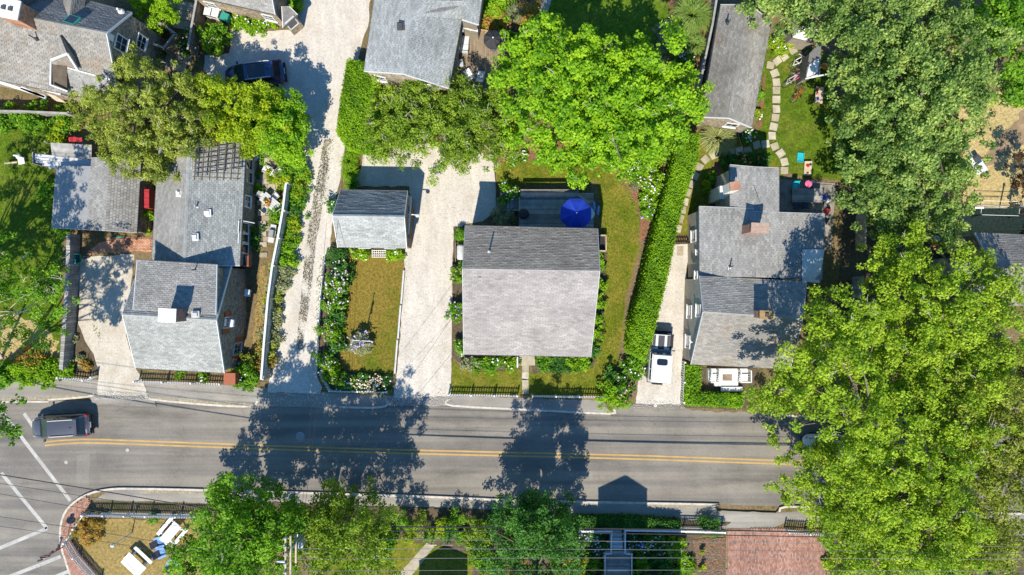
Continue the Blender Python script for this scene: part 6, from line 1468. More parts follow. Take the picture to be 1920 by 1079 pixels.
# ------------------------------------------------------------------ parasols
def parasol(name, label, u, v, h, R, mat, tilt=(0, 0), n=8, base_z=0.0, vent=True):
    c = P(u, v, h); root = thing(name, label, 'parasol', (c.x, c.y, base_z))
    rot = Matrix.Rotation(tilt[0], 3, 'X') @ Matrix.Rotation(tilt[1], 3, 'Y')
    def T(x, y, z): return c + rot @ Vector((x, y, z))
    mb = MB(); rings = ((.0, .56), (.12, .52), (.4, .36), (.72, .17), (.95, .0), (.955, -.16))
    for k in range(n):
        a0, a1 = 2 * math.pi * (k + .5) / n, 2 * math.pi * (k + 1.5) / n; am = (a0 + a1) / 2
        for (r0, z0), (r1, z1) in zip(rings[:-1], rings[1:]):
            for (b0, b1, s0, s1) in ((a0, am, 1, .955), (am, a1, .955, 1)):
                f0 = 1 if r0 < .05 else 1
                q = [T(R * r0 * math.cos(b0) * s0, R * r0 * math.sin(b0) * s0, z0 - (.10 * r0 if s0 < 1 else 0)), T(R * r1 * math.cos(b0) * s0, R * r1 * math.sin(b0) * s0, z1 - (.10 * r1 if s0 < 1 else 0)),
                     T(R * r1 * math.cos(b1) * s1, R * r1 * math.sin(b1) * s1, z1 - (.10 * r1 if s1 < 1 else 0)), T(R * r0 * math.cos(b1) * s1, R * r0 * math.sin(b1) * s1, z0 - (.10 * r0 if s1 < 1 else 0))]
                lo = [p - rot @ Vector((0, 0, .012)) for p in q]
                mb.add(q + lo, [(0, 1, 2, 3), (7, 6, 5, 4), (1, 5, 6, 2)])
    mb.build('canopy', M[mat], root)
    for k in range(n):
        a = 2 * math.pi * (k + .5) / n
        MB().beam(T(.03, 0, .46), T(R * .95 * math.cos(a), R * .95 * math.sin(a), -.03), .02, .02).build('rib', M['steel'], root)
    pl = MB(); pl.tube([(c.x, c.y, base_z + .02), c + rot @ Vector((0, 0, .4))], .024, 8); pl.build('pole', M['steel'], root)
    fb = MB(); p = T(0, 0, .56); fb.lathe(p, [(.06, -.02), (.06, .03), (.025, .06), (.03, .11), (.005, .14)], 10); fb.build('finial', M['white'], root)
    bb = MB(); bb.lathe((c.x, c.y, base_z), [(.28, 0), (.28, .05), (.08, .12), (.04, .2)], 14); bb.build('foot', M['darkgrey'], root)
    return root
parasol('blue_parasol', 'bright blue octagonal parasol open over the sun deck', 1080, 401, 2.75, 1.3, 'blue', base_z=.6)
parasol('dark_parasol', 'dark charcoal parasol open on the brown wooden deck', 924, 74, 2.7, .76, 'canvas_dark', (.12, .05), base_z=.7)

# ------------------------------------------------------------------ vehicles
def vehicle(name, label, u, v, head, paint, L=4.7, Wd=1.86, Hh=1.68, cat='car', sunroof=False, rails=True, wag=True, plate='', antenna=True):
    root = thing(name, label, cat, P(u, v, 0) + Z * (ROADZ if cat == 'car' and 'road' in label else .0), head)
    hl = L / 2; hw = Wd / 2
    st = [(-hl, .74, .62, .88), (-hl + .06, .86, .50, .96), (-hl + .3, .97, .36, 1.02), (-hl + .9, 1.0, .28, 1.03), (-.2, .985, .26, 1.0), (.75, .985, .26, .99), (1.25, .985, .28, .98), (hl - .75, .97, .30, .93), (hl - .34, .89, .36, .86), (hl - .12, .74, .44, .77), (hl - .03, .58, .48, .70), (hl, .42, .54, .64)]
    mb = MB(); vs_ = []; k = 11
    for x, wf, zb, zt in st:
        w_ = hw * wf
        half = [(0, zb), (w_ * .8, zb), (w_ * .97, zb + .12), (w_, zb + (zt - zb) * .55), (w_ * .965, zt - .10), (w_ * .86, zt - .015)]
        ring = [(x, y, z) for y, z in half] + [(x, 0, zt + .035)] + [(x, -y, z) for y, z in half[:0:-1]]
        vs_ += ring
    n = len(ring); m = len(st)
    fs = [(i * n + a, i * n + (a + 1) % n, (i + 1) * n + (a + 1) % n, (i + 1) * n + a) for i in range(m - 1) for a in range(n)] + [tuple(range(n)), tuple((m - 1) * n + a for a in range(n - 1, -1, -1))]
    mb.add(vs_, fs); bo = mb.build('body', M[paint], root, smooth=True)
    cb = MB()                                         # creases of the bonnet, the boot lid and the door gaps
    for s in (-1, 1): cb.beam((hl - .4, s * hw * .62, .90), (1.5, s * hw * .72, .985), .02, .02)
    cb.beam((1.47, -hw * .74, 1.0), (1.47, hw * .74, 1.0), .08, .02)
    cb.build('bonnet_edge', M['black'], bo)
    zb_ = .98; xr0, xf0 = -hl + (.22 if wag else .7), 1.42; xr1, xf1 = -hl + (.74 if wag else 1.2), .48; wb, wt = hw * .90, hw * .70; zt = Hh
    B = [Vector((xr0, -wb, zb_)), Vector((xf0, -wb, zb_)), Vector((xf0, wb, zb_)), Vector((xr0, wb, zb_))]
    Tp = [Vector((xr1, -wt, zt - .05)), Vector((xf1, -wt, zt - .05)), Vector((xf1, wt, zt - .05)), Vector((xr1, wt, zt - .05))]
    c2 = MB().add(B + Tp, [(0, 1, 5, 4), (1, 2, 6, 5), (2, 3, 7, 6), (3, 0, 4, 7), (4, 5, 6, 7)]); c2.build('cabin', M[paint], root)
    rf = MB(); nx, ny = 7, 7; g_ = []
    for i in range(nx):
        for j in range(ny):
            a, b = i / (nx - 1), j / (ny - 1) * 2 - 1
            e = min(1, 6 * min(a, 1 - a)); g_.append((xr1 - .05 + (xf1 - xr1 + .09) * a, b * (wt + .025) * (.94 + .06 * min(1, e + .2)), zt - .05 + .06 * (1 - b * b) * (.5 + .5 * e)))
    rf.add(g_ + [(p[0], p[1], zt - .07) for p in g_], [(i * ny + j, (i + 1) * ny + j, (i + 1) * ny + j + 1, i * ny + j + 1) for i in range(nx - 1) for j in range(ny - 1)])
    rf.build('roof', M[paint], root, smooth=True)
    def pane(nm, a, b, c, d, i0=.06, i1=.94, j0=.1, j1=.9):
        def q(s, t): return a.lerp(b, s).lerp(d.lerp(c, s), t)
        n_ = (b - a).cross(d - a).normalized(); pts = [q(i0, j0), q(i1, j0), q(i1, j1), q(i0, j1)]
        mid = (a + b + c + d) / 4
        if n_.dot(mid - Vector((mid.x * .5, 0, .9))) < 0: n_ = -n_
        o_ = MB().add([p + n_ * .012 for p in pts] + [p - n_ * .01 for p in pts], [(0, 1, 2, 3), (7, 6, 5, 4), (0, 4, 5, 1), (1, 5, 6, 2), (2, 6, 7, 3), (3, 7, 4, 0)])
        return o_.build(nm, M['glass_tint' if nm == 'windscreen' else 'glass_car'], root)
    pane('windscreen', B[1], B[2], Tp[2], Tp[1], .05, .95, .03, .97); pane('rear_window', B[3], B[0], Tp[0], Tp[3], .07, .93, .12, .94)
    for a, b, c, d in ((B[0], B[1], Tp[1], Tp[0]), (B[2], B[3], Tp[3], Tp[2])):
        fw_ = a.x < b.x
        for s0, s1 in ((.06, .30), (.33, .60), (.63, .93)): pane('side_window', a, b, c, d, s0, s1, .1, .9)
    if sunroof: MB().box(((xr1 + xf1) / 2 + .12, 0, zt + .012), ((xf1 - xr1) * .62, wt * 1.45, .018)).build('sunroof', M['glass_car'], root)
    if rails:
        for s in (-1, 1): MB().tube([(xr1 + .1, s * wt * .93, zt - .01), (xr1 + .25, s * wt * .95, zt + .055), (xf1 - .25, s * wt * .95, zt + .055), (xf1 - .05, s * wt * .93, zt - .01)], .034, 6).build('roof_rail', M['lightgrey'], root)
    if antenna: MB().add([(xr1 + .2, -.02, zt), (xr1 + .2, .02, zt), (xr1 + .48, 0, zt + .0), (xr1 + .22, 0, zt + .09)], [(0, 1, 3), (1, 2, 3), (2, 0, 3)]).build('roof_fin', M['black'], root)
    MB().bx((xr1 - .06, 0, zt - .04), Vector((1, 0, 0)), Vector((0, 1, 0)), Z, .22, wt * 1.9, .03).build('rear_spoiler', M[paint], root)
    for sx_ in (-1, 1):
        for sy_ in (-1, 1):
            w_ = MB().lathe((sx_ * L * .295, sy_ * (hw - .13), .35), [(.22, -.11), (.33, -.11), (.355, -.06), (.355, .06), (.33, .11), (.22, .11)], 18, axis='y').build('wheel', M['rubber'], root)
            MB().lathe((sx_ * L * .295, sy_ * (hw - .13), .35), [(.22, -.10), (.23, .10), (.08, sy_ * .06 + .02)], 12, axis='y').build('rim', M['alloy'], w_)
    for s in (-1, 1):
        MB().bx((hl - .26, s * hw * .70, .79), Vector((.8, -s * .5, 0)).normalized(), Vector((s * .5, .8, 0)).normalized(), Z, .26, .09, .10).build('headlight', M['lamp'], root)
        MB().bx((-hl + .20, s * hw * .83, .93), Vector((.9, s * .4, 0)).normalized(), Vector((-s * .4, .9, 0)).normalized(), Z, .26, .15, .20).build('tail_light', M['tail'], root)
        MB().bx((1.18, s * (hw + .07), 1.02), Vector((1, 0, 0)), Vector((0, 1, 0)), Z, .14, .22, .15, tx=.8, ty=.9).build('wing_mirror', M[paint], root)
        MB().box((-.1, s * (hw - .01), .34), (2.1, .05, .12)).build('sill_trim', M['black'], root)
    MB().box((xr1 - .16, 0, zt - .02), (.03, .34, .03)).build('brake_light', M['tail'], root)
    MB().box((-hl - .0, 0, .50), (.12, Wd * .80, .2)).build('rear_bumper', M['black'], root); MB().box((hl - .02, 0, .42), (.12, Wd * .66, .18)).build('front_bumper', M['black'], root)
    MB().box((-hl - .02, 0, .78), (.02, .46, .13)).build('number_plate', M['white'], root); MB().box((-hl + .25, .1, zb_ + .14), (.03, .6, .02)).build('wiper', M['black'], root)
    for y_ in (-.3, .2): MB().beam((1.44, y_, 1.02), (1.3, y_ + .45, 1.12), .02, .015).build('wiper', M['black'], root)
    return root
vehicle('grey_car', 'dark grey estate car driving on the road at the left', 124, 797, math.radians(183.5), 'paint_gunmetal')
vehicle('blue_car', 'dark navy car with a panoramic roof parked under the yellow green tree', 484, 146, math.radians(187), 'paint_navy', 4.75, 1.9, 1.72, sunroof=True)
vehicle('white_car', 'white car on the road almost hidden under the yellow green trees', 1556, 834, math.radians(178), 'paint_white', 4.9, 1.9, 1.75)
vehicle('black_car', 'dark car on the road hidden deep under the lower right tree', 1640, 872, math.radians(0), 'paint_gunmetal', 4.5, 1.82, 1.5)

root = thing('white_off_roader', 'boxy white off roader with black bonnet panels parked on the right drive', 'off-roader', P(1232, 668, 0), math.radians(86))
def part(nm, mb, m, par=None): return mb.build(nm, M[m], par or root)
X, Y_ = Vector((1, 0, 0)), Vector((0, 1, 0))
b = MB(); b.bx((-.05, 0, .86), X, Y_, Z, 3.75, 1.74, .52, ty=.97); b.bx((1.15, 0, 1.14), X, Y_, Z, 1.35, 1.36, .12, tx=.97, ty=.95); b.bx((-.75, 0, 1.2), X, Y_, Z, 2.25, 1.7, .2, ty=.97); body_ = part('body', b, 'paint_white')
for s in (-1, 1): part('wing_panel', MB().bx((1.2, s * .775, 1.135), X, Y_, Z, 1.2, .17, .04), 'black')
part('bonnet_panel', MB().bx((1.18, 0, 1.206), X, Y_, Z, 1.1, .52, .02, ty=.8), 'darkgrey')
for s in (-1, 1): part('bonnet_panel', MB().bx((1.28, s * .555, 1.206), X, Y_, Z, .95, .22, .02, ty=.9), 'darkgrey')
part('grille', MB().bx((1.86, 0, .92), X, Y_, Z, .06, 1.1, .34), 'black'); part('front_bumper', MB().bx((1.98, 0, .62), X, Y_, Z, .2, 1.72, .2), 'black')
c = MB(); z0, z1 = 1.28, 1.92
c.add([(-1.85, -.80, z0), (.50, -.80, z0), (.50, .80, z0), (-1.85, .80, z0), (-1.8, -.70, z1), (.24, -.70, z1), (.24, .70, z1), (-1.8, .70, z1)], [(0, 1, 5, 4), (1, 2, 6, 5), (2, 3, 7, 6), (3, 0, 4, 7), (4, 5, 6, 7)]); part('cabin', c, 'paint_white')
rf = MB(); rf.bx((-.79, 0, 1.96), X, Y_, Z, 2.14, 1.48, .09, tx=.97, ty=.93); roof_ = part('roof', rf, 'paint_white')
part('roof_gutter', MB().bx((-.79, 0, 1.905), X, Y_, Z, 2.2, 1.56, .03), 'offwhite', roof_)
part('sunroof', MB().prism([(-.28 + .25 * math.copysign(abs(math.cos(t)) ** .45, math.cos(t)), .42 * math.copysign(abs(math.sin(t)) ** .45, math.sin(t))) for t in np.linspace(0, 2 * math.pi, 25)[:-1]], 2.0, 2.025), 'glass_car', roof_)
for y_ in (-.5, 0, .5): part('roof_rib', MB().bx((-1.2, y_, 2.008), X, Y_, Z, 1.1, .05, .012), 'paint_white', roof_)
part('windscreen', MB().add([(.515, -.70, 1.33), (.515, .70, 1.33), (.29, .62, 1.87), (.29, -.62, 1.87)], [(0, 1, 2, 3)]).bx((.43, 0, 1.6), X, Y_, Z, .02, .03, .5), 'glass_pale')
part('scuttle', MB().bx((.58, 0, 1.22), X, Y_, Z, .16, 1.5, .08), 'grey')
for s in (-1, 1):
    for a0, a1 in ((-.1, .36), (-.85, -.22), (-1.7, -.97)): part('side_window', MB().add([(a0, s * .803, 1.36), (a1, s * .803, 1.36), (a1 - .04, s * .735, 1.82), (a0, s * .735, 1.82)], [(0, 1, 2, 3)]).bx(((a0 + a1) / 2, s * .765, 1.6), X, Y_, Z, .02, .01, .3), 'glass_car')
    part('running_board', MB().bx((-.2, s * .93, .48), X, Y_, Z, 1.6, .16, .06), 'black')
    part('wing_mirror', MB().bx((.62, s * .98, 1.38), X, Y_, Z, .08, .2, .2), 'black'); part('roof_rail', MB().beam((-1.6, s * .74, 1.42), (.2, s * .80, 1.42), .03, .03), 'black')
    part('headlight', MB().bx((1.9, s * .6, .95), X, Y_, Z, .06, .2, .2), 'lamp'); part('tail_light', MB().bx((-1.95, s * .74, 1.0), X, Y_, Z, .05, .12, .2), 'tail')
    for x_ in (1.25, -1.2):
        part('wheel_arch', MB().bx((x_, s * .91, .94), X, Y_, Z, 1.0, .16, .07, tx=.75), 'black')
        w_ = part('wheel', MB().lathe((x_, s * .78, .40), [(.22, -.12), (.37, -.12), (.40, -.07), (.40, .07), (.37, .12), (.22, .12)], 18, axis='y'), 'rubber'); part('rim', MB().lathe((x_, s * .78, .40), [(.22, -.1), (.22, .1), (.1, .11)], 12, axis='y'), 'offwhite', w_)
part('spare_wheel', MB().bx((-2.02, .12, 1.1), X, Y_, Z, .2, .74, .74, tx=.9), 'rubber'); part('rear_bumper', MB().bx((-1.98, 0, .6), X, Y_, Z, .16, 1.6, .16), 'black')
part('rear_window', MB().bx((-1.845, 0, 1.6), X, Y_, Z, .03, 1.1, .42), 'glass_car')

# ------------------------------------------------------------------ garden furniture
def local(u, v, rz, name, label, cat, group=None, z=0.0):
    return thing(name, label, cat, P(u, v, 0) + Z * z, rz, group)
def bm_part(root, nm, mat, *boxes):
    mb = MB()
    for b_ in boxes: mb.box(*b_)
    return mb.build(nm, M[mat], root)
def picnic(label, u, v, rz):
    r_ = local(u, v, rz, 'picnic_table', label, 'picnic table', 'picnic tables on the burnt lawn')
    for k in range(5): bm_part(r_, 'top_plank', 'white', ((0, -.30 + k * .15, .74), (1.85, .143, .04)))
    for s in (-1, 1):
        for k in range(2): bm_part(r_, 'bench_plank', 'white', ((0, s * (.68 + k * .14), .44), (1.85, .132, .04)))
        mb = MB(); mb.beam((s * .6, -.75, 0), (s * .6, -.2, .72), .09, .06); mb.beam((s * .6, .75, 0), (s * .6, .2, .72), .09, .06); mb.box((s * .66, 0, .40), (.05, 1.6, .09)); mb.build('leg_frame', M['white'], r_)
    return r_
picnic('white picnic table beside the blue chairs on the burnt lawn', 328, 994, math.radians(50))
picnic('white picnic table at the lower edge of the burnt lawn', 262, 1050, math.radians(-43))
def adirondack(label, u, v, rz, group='blue slatted garden chairs'):
    r_ = local(u, v, rz, 'garden_chair', label, 'chair', group)
    for k in range(5):
        mb = MB(); mb.bx((-.28, -.22 + k * .11, .62), Vector((.35, 0, -.94)).normalized(), Y_, Vector((.94, 0, .35)).normalized(), .74, .095, .025); mb.build('back_slat', M['navy'], r_)
        mb = MB(); mb.bx((.12 , -.22 + k * .11, .34), Vector((.97, 0, .2)).normalized(), Y_, Vector((-.2, 0, .97)).normalized(), .55, .095, .025); mb.build('seat_slat', M['blue_light'], r_)
    for s in (-1, 1): bm_part(r_, 'arm', 'blue_light', ((.08, s * .36, .56), (.72, .13, .03))); bm_part(r_, 'leg', 'blue_light', ((.36, s * .33, .27), (.09, .04, .54)), ((-.2, s * .33, .2), (.5, .04, .1)))
    return r_
adirondack('blue garden chair nearest the picnic table on the burnt lawn', 302, 1014, math.radians(20)); adirondack('blue garden chair in the middle of the row on the burnt lawn', 306, 1033, math.radians(24)); adirondack('blue garden chair lowest of the row half under the tree', 328, 1056, math.radians(60))
def lounger(label, u, v, rz, z=0.0, group='white lounge chairs on the slab patio', mat='white'):
    r_ = local(u, v, rz, 'lounge_chair', label, 'chair', group, z)
    mb = MB(); mb.box((.16, 0, .34), (.6, .56, .05)); mb.build('seat', M[mat], r_)
    mb = MB(); mb.bx((-.36, 0, .60), Vector((-.6, 0, .8)), Y_, Vector((.8, 0, .6)), .62, .56, .05); mb.build('backrest', M[mat], r_)
    for s in (-1, 1):
        bm_part(r_, 'armrest', 'grey', ((0, s * .33, .52), (.7, .05, .03)))
        for x_ in (-.3, .4): bm_part(r_, 'leg', 'grey', ((x_, s * .33, .25), (.03, .03, .5)))
    return r_
lounger('white lounge chair near the fire bowl on the patio', 506, 321, math.radians(150)); lounger('white lounge chair against the verge shrubs on the patio', 529, 324, math.radians(35))
r_ = thing('fire_bowl', 'round dark fire bowl on the slab patio above the white loungers', 'fire pit', P(520, 307, 0))
MB().lathe(P(520, 307, 0), [(.2, 0), (.22, .2), (.34, .42), (.40, .48), (.36, .48), (.28, .36), (.14, .30)], 22).build('bowl', M['darkgrey'], r_); MB().lathe(P(520, 307, .0), [(.13, .32), (.15, .40), (.10, .43)], 12).build('log_holder', M['copper'], r_)
MB().tube([P(506, 308, .5), P(500, 306, .5)], .03, 6).build('handle', M['black'], r_)
r_ = local(512, 381, math.radians(-40), 'dining_table', 'grey rectangular garden table with a plant pot on the patio', 'table')
for k in range(5): bm_part(r_, 'top_slat', 'lightgrey', ((0, -.34 + k * .17, .73), (1.5, .155, .035)))
for sx_ in (-.66, .66):
    for sy_ in (-.34, .34): bm_part(r_, 'leg', 'grey', ((sx_, sy_, .36), (.06, .06, .72)))
pc = P(512, 381, .8); shrub('potted_plant', 'orange and green potted plant on the grey garden table', 510, 380, 6, .4, 'leaf_rust', 'flower_orange', 12, 'potted plant', fr=.05).location.z = .76
def dchair(label, u, v, rz, seat='lightgrey', frame='grey', z=0.0, group='dining chairs round the grey garden table'):
    r_ = local(u, v, rz, 'dining_chair', label, 'chair', group, z)
    bm_part(r_, 'seat', seat, ((0, 0, .44), (.44, .46, .04)))
    mb = MB(); mb.bx((-.24, 0, .70), Vector((-.2, 0, .98)), Y_, Vector((.98, 0, .2)), .5, .44, .03); mb.build('backrest', M[seat], r_)
    for sx_ in (-.19, .19):
        for sy_ in (-.2, .2): bm_part(r_, 'leg', frame, ((sx_, sy_, .21), (.03, .03, .42)))
    for s in (-1, 1): bm_part(r_, 'armrest', frame, ((0, s * .24, .62), (.44, .04, .03)), ((.2, s * .24, .5), (.03, .03, .26)))
    return r_
dchair('white chair at the upper left end of the grey garden table', 496, 369, math.radians(-35)); dchair('grey chair at the upper right side of the grey garden table', 521, 370, math.radians(-130)); dchair('grey cushioned chair at the lower left of the grey garden table', 502, 394, math.radians(50)); dchair('grey chair at the lower right of the grey garden table', 525, 392, math.radians(130))
r_ = local(517, 440, math.radians(80), 'barbecue', 'grey barbecue with side shelves standing against the pale fence', 'barbecue')
bm_part(r_, 'hood', 'grey', ((0, 0, .95), (.62, .5, .34), 0, .5, .9, .7)); bm_part(r_, 'cabinet', 'black', ((0, 0, .42), (.6, .48, .72))); bm_part(r_, 'side_shelf', 'lightgrey', ((.52, 0, .82), (.4, .46, .04))); bm_part(r_, 'side_shelf', 'lightgrey', ((-.52, 0, .82), (.4, .46, .04))); bm_part(r_, 'handle', 'steel', ((0, -.3, .95), (.5, .04, .04)))
for sx_ in (-.24, .24): bm_part(r_, 'castor', 'rubber', ((sx_, 0, .05), (.08, .3, .1)))
r_ = thing('round_tray', 'round white table top against the wing wall by the fire bowl', 'table', P(482, 298, 0))
MB().lathe(P(483, 298, 0), [(.02, .70), (.29, .70), (.30, .72), (.28, .735), (.02, .73)], 24).build('tabletop', M['offwhite'], r_); MB().lathe(P(483, 298, 0), [(.2, 0), (.05, .05), (.03, .7)], 10).build('pedestal', M['grey'], r_)
r_ = local(1506, 369, math.radians(-1), 'patio_table', 'long weathered table on the slate patio behind the rambling house', 'table')
for k in range(6): MB().box((0, -.46 + k * .185, .74), (2.4, .175, .04), 0, random.random()).build('top_plank', M['wood_grey'], r_)
for sx_ in (-1.05, 1.05): 
    for sy_ in (-.4, .4): bm_part(r_, 'leg', 'wood_grey', ((sx_, sy_, .36), (.09, .09, .72)))
GC = 'chairs round the weathered patio table'
dchair('aqua chair at the upper left side of the weathered patio table', 1487, 350, math.radians(-90), 'aqua', 'aqua', group=GC); dchair('navy chair with a pink cloth at the upper right side of the weathered patio table', 1514, 350, math.radians(-90), 'navy', 'darkgrey', group=GC)
dchair('bright blue chair at the right end of the weathered patio table', 1532, 372, math.radians(180), 'blue', 'blue', group=GC); dchair('dark chair at the lower left of the weathered patio table', 1490, 388, math.radians(90), 'navy', 'darkgrey', group=GC); dchair('dark chair at the lower middle of the weathered patio table', 1505, 388, math.radians(90), 'navy', 'darkgrey', group=GC); dchair('blue grey chair at the left end of the weathered patio table', 1473, 371, 0, 'navy', 'darkgrey', group=GC)
pt_ = MB(); c = P(1516, 345, .9)
pt_.lathe((c.x, c.y, .88), [(.28, 0), (.29, .03), (.16, .07), (.02, .05)], 9); tag(pt_.build('cloth', M['pink'], org=c), 'pink cloth draped over the navy patio chair', 'cloth')
for i_, (lab, u, v, m1, m2) in enumerate((('red and navy toy pile uppermost at the right edge of the slate patio', 1556, 361, 'red', 'navy'), ('white and navy toy pile second at the right edge of the slate patio', 1555, 376, 'offwhite', 'navy'), ('red and black toy pile third at the right edge of the slate patio', 1555, 395, 'red', 'black'), ('black and white toy pile lowest at the right edge of the slate patio', 1553, 412, 'black', 'offwhite'))):
    r_ = local(u - 6, v + 1, .3 * i_, 'toy_pile', lab, 'toys', 'things left at the edge of the slate patio')
    bm_part(r_, 'box', m1, ((0, 0, .14), (.5, .4, .28), .2, .5, .9, .9)); MB().lathe((.2, .12, .3), [(.02, -.12), (.13, 0), (.02, .12)], 10).build('ball', M[m2], r_); bm_part(r_, 'handle', m2, ((-.3, -.1, .2), (.5, .06, .06), .9))
r_ = local(1500, 296, math.radians(84), 'sand_tray', 'aqua plastic tray lying on the grass beside the game board', 'tray')
bm_part(r_, 'base', 'aqua', ((0, 0, .03), (.7, .52, .05)))
for y_ in (-.25, .25): bm_part(r_, 'rim', 'aqua', ((0, y_, .09), (.74, .04, .1)))
for x_ in (-.35, .35): bm_part(r_, 'rim', 'aqua', ((x_, 0, .09), (.04, .46, .1)))
r_ = local(1513, 317, math.radians(91), 'game_board', 'tan bean bag game board with a dark hole on the grass', 'game board')
mb = MB(); mb.bx((0, 0, .17), Vector((.98, 0, .2)), Y_, Vector((-.2, 0, .98)), 1.15, .6, .04); mb.build('board', M['wood_tan'], r_); mb = MB(); mb.lathe((-.33, 0, .13), [(.09, 0), (.09, .006)], 16); mb.build('hole', M['black'], r_)
for s in (-1, 1): bm_part(r_, 'leg', 'wood_tan', ((.5, s * .27, .13), (.05, .04, .26)))
bg_ = MB(); c = P(1514, 311, .2); bg_.lathe((c.x, c.y, .29), [(.04, -.06), (.15, 0), (.10, .06)], 9); o_ = tag(bg_.build('bean_bag', M['red'], org=c), 'red bean bag lying on the game board', 'bean bag')
bg_ = MB(); c = P(1519, 309, .2); bg_.lathe((c.x, c.y, .29), [(.03, -.05), (.11, 0), (.08, .06)], 9); tag(bg_.build('bean_bag', M['navy'], org=c), 'navy bean bag beside the red one on the game board', 'bean bag')
r_ = local(1531, 182, math.radians(84), 'craft_table', 'low pale table crowded with things at the edge of the dark maple', 'table')
bm_part(r_, 'top', 'wood_tan', ((0, 0, .5), (1.3, .62, .05))); 
for x_ in (-.55, .55):
    for y_ in (-.25, .25): bm_part(r_, 'leg', 'wood_tan', ((x_, y_, .24), (.06, .06, .48)))
for lab, x_, y_, m_, s_ in (('dark pot on the crowded pale table', 1531, 170, 'black', .13), ('blue jar on the crowded pale table', 1533, 187, 'blue', .10), ('red tin on the crowded pale table', 1536, 166, 'red', .09), ('pink box on the crowded pale table', 1532, 177, 'pink', .08)):
    c = P(x_, y_, .55); mb = MB().lathe((c.x, c.y, .525), [(s_ * .8, 0), (s_, .1), (s_ * .9, .2), (s_ * .5, .22)], 10); tag(mb.build('pot', M[m_], org=(c.x, c.y, .525)), lab, 'pot')
r_ = thing('orange_tub', 'orange flowering tub behind the garden hut', 'tub', P(1544, 126, 0)); MB().lathe(P(1544, 126, 0), [(.2, 0), (.26, .35), (.22, .35)], 12).build('tub', M['darkgrey'], r_); MB().lathe(P(1544, 126, .3), [(.2, .0), (.3, .18), (.22, .34), (.05, .42)], 7).build('flowers', M['orange'], r_)
# deck furniture
r_ = local(871, 93, math.radians(-5), 'deck_sofa', 'white cushioned armchair on the brown deck against the pale roofed house', 'armchair', z=.7)
bm_part(r_, 'base', 'grey', ((0, 0, .18), (.85, 1.25, .3))); bm_part(r_, 'seat_cushion', 'white', ((.08, .28, .4), (.62, .55, .14), 0, .5, .93, .93)); bm_part(r_, 'seat_cushion', 'white', ((.08, -.28, .4), (.62, .55, .14), 0, .5, .93, .93)); bm_part(r_, 'back_cushion', 'offwhite', ((-.34, 0, .58), (.2, 1.1, .45), 0, .5, .8, .95))
for s in (-1, 1): bm_part(r_, 'arm', 'lightgrey', ((0, s * .6, .45), (.82, .12, .3)))
r_ = local(878, 66, 0, 'deck_mat', 'grey mat with a coiled white hose on the brown deck', 'mat', z=.7); bm_part(r_, 'mat', 'grey', ((0, 0, .012), (.9, .6, .022))); MB().tube([(.28 * math.cos(t) * (1 - t / 30), .14 * math.sin(t), .05) for t in np.linspace(0, 12, 40)], .022, 5).build('hose', M['white'], r_)
r_ = local(864, 128, .1, 'side_table', 'small grey side table on the brown deck', 'table', z=.7); bm_part(r_, 'top', 'trim_grey', ((0, 0, .46), (.55, .6, .05)));
for x_ in (-.22, .22):
    for y_ in (-.24, .24): bm_part(r_, 'leg', 'grey', ((x_, y_, .22), (.05, .05, .44)))
lounger('pale blue shaded deck chair left of two on the brown deck', 880, 148, math.radians(120), .7, 'shaded deck chairs on the brown deck', 'offwhite'); lounger('pale blue shaded deck chair right of two on the brown deck', 902, 152, math.radians(80), .7, 'shaded deck chairs on the brown deck', 'offwhite')
r_ = local(921, 88, .1, 'deck_stool', 'small white stool under the charcoal parasol', 'stool', z=.7); bm_part(r_, 'seat', 'white', ((0, 0, .42), (.36, .36, .05)));
for x_ in (-.14, .14):
    for y_ in (-.14, .14): bm_part(r_, 'leg', 'white', ((x_, y_, .2), (.04, .04, .4)))
r_ = thing('covered_grill', 'dark covered grill standing on the sun deck by the house wall', 'grill', P(982, 402, .6)); c = P(982, 402, 1.2)
MB().lathe((c.x, c.y, .6), [(.34, 0), (.38, .3), (.40, .75), (.30, .98), (.08, 1.05)], 12).build('cover', M['canvas_dark'], r_); MB().lathe((c.x, c.y, .6), [(.41, .70), (.42, .76), (.40, .78)], 12).build('strap', M['black'], r_)
GF = 'folded blue chairs at the right end of the sun deck'
for lab, u, v, t_ in (('folded light blue chair nearest the blue parasol', 1110, 390, .1), ('folded light blue chair outermost at the right end of the sun deck', 1117, 398, -.15)):
    r_ = local(u, v, math.pi / 2 + t_, 'folding_chair', lab, 'chair', GF, z=.6)
    for x_ in (-.28, .28): bm_part(r_, 'frame', 'blue_light', ((x_, 0, .5), (.04, .08, 1.0), 0))
    for k in range(5): bm_part(r_, 'slat', 'blue_light', ((0, .02, .2 + k * .18), (.6, .05, .1)))
    bm_part(r_, 'arm', 'blue_light', ((0, -.08, .62), (.7, .1, .05)))
r_ = local(1100, 404, .2, 'deck_table', 'small white table under the blue parasol', 'table', z=.6); MB().lathe((0, 0, 0), [(.03, .68), (.5, .68), (.5, .71), (.02, .71)], 20).build('top', M['white'], r_); MB().lathe((0, 0, 0), [(.25, 0), (.05, .05), (.04, .68)], 10).build('pedestal', M['white'], r_)
r_ = thing('gas_tank', 'pale grey rounded tank lying against the left wall of the saltbox house', 'tank', P(866, 473, 0))
mb = MB(); c = P(863, 473, 1.0); L_ = 1.25
pr = [(0.02, -L_ / 2), (.2, -L_ / 2 + .03), (.28, -L_ / 2 + .12), (.3, -L_ / 2 + .2), (.3, L_ / 2 - .2), (.28, L_ / 2 - .12), (.2, L_ / 2 - .03), (.02, L_ / 2)]
mb.lathe((c.x, c.y, .75), pr, 18, axis='y'); mb.build('tank_body', M['lightgrey'], r_, smooth=True)
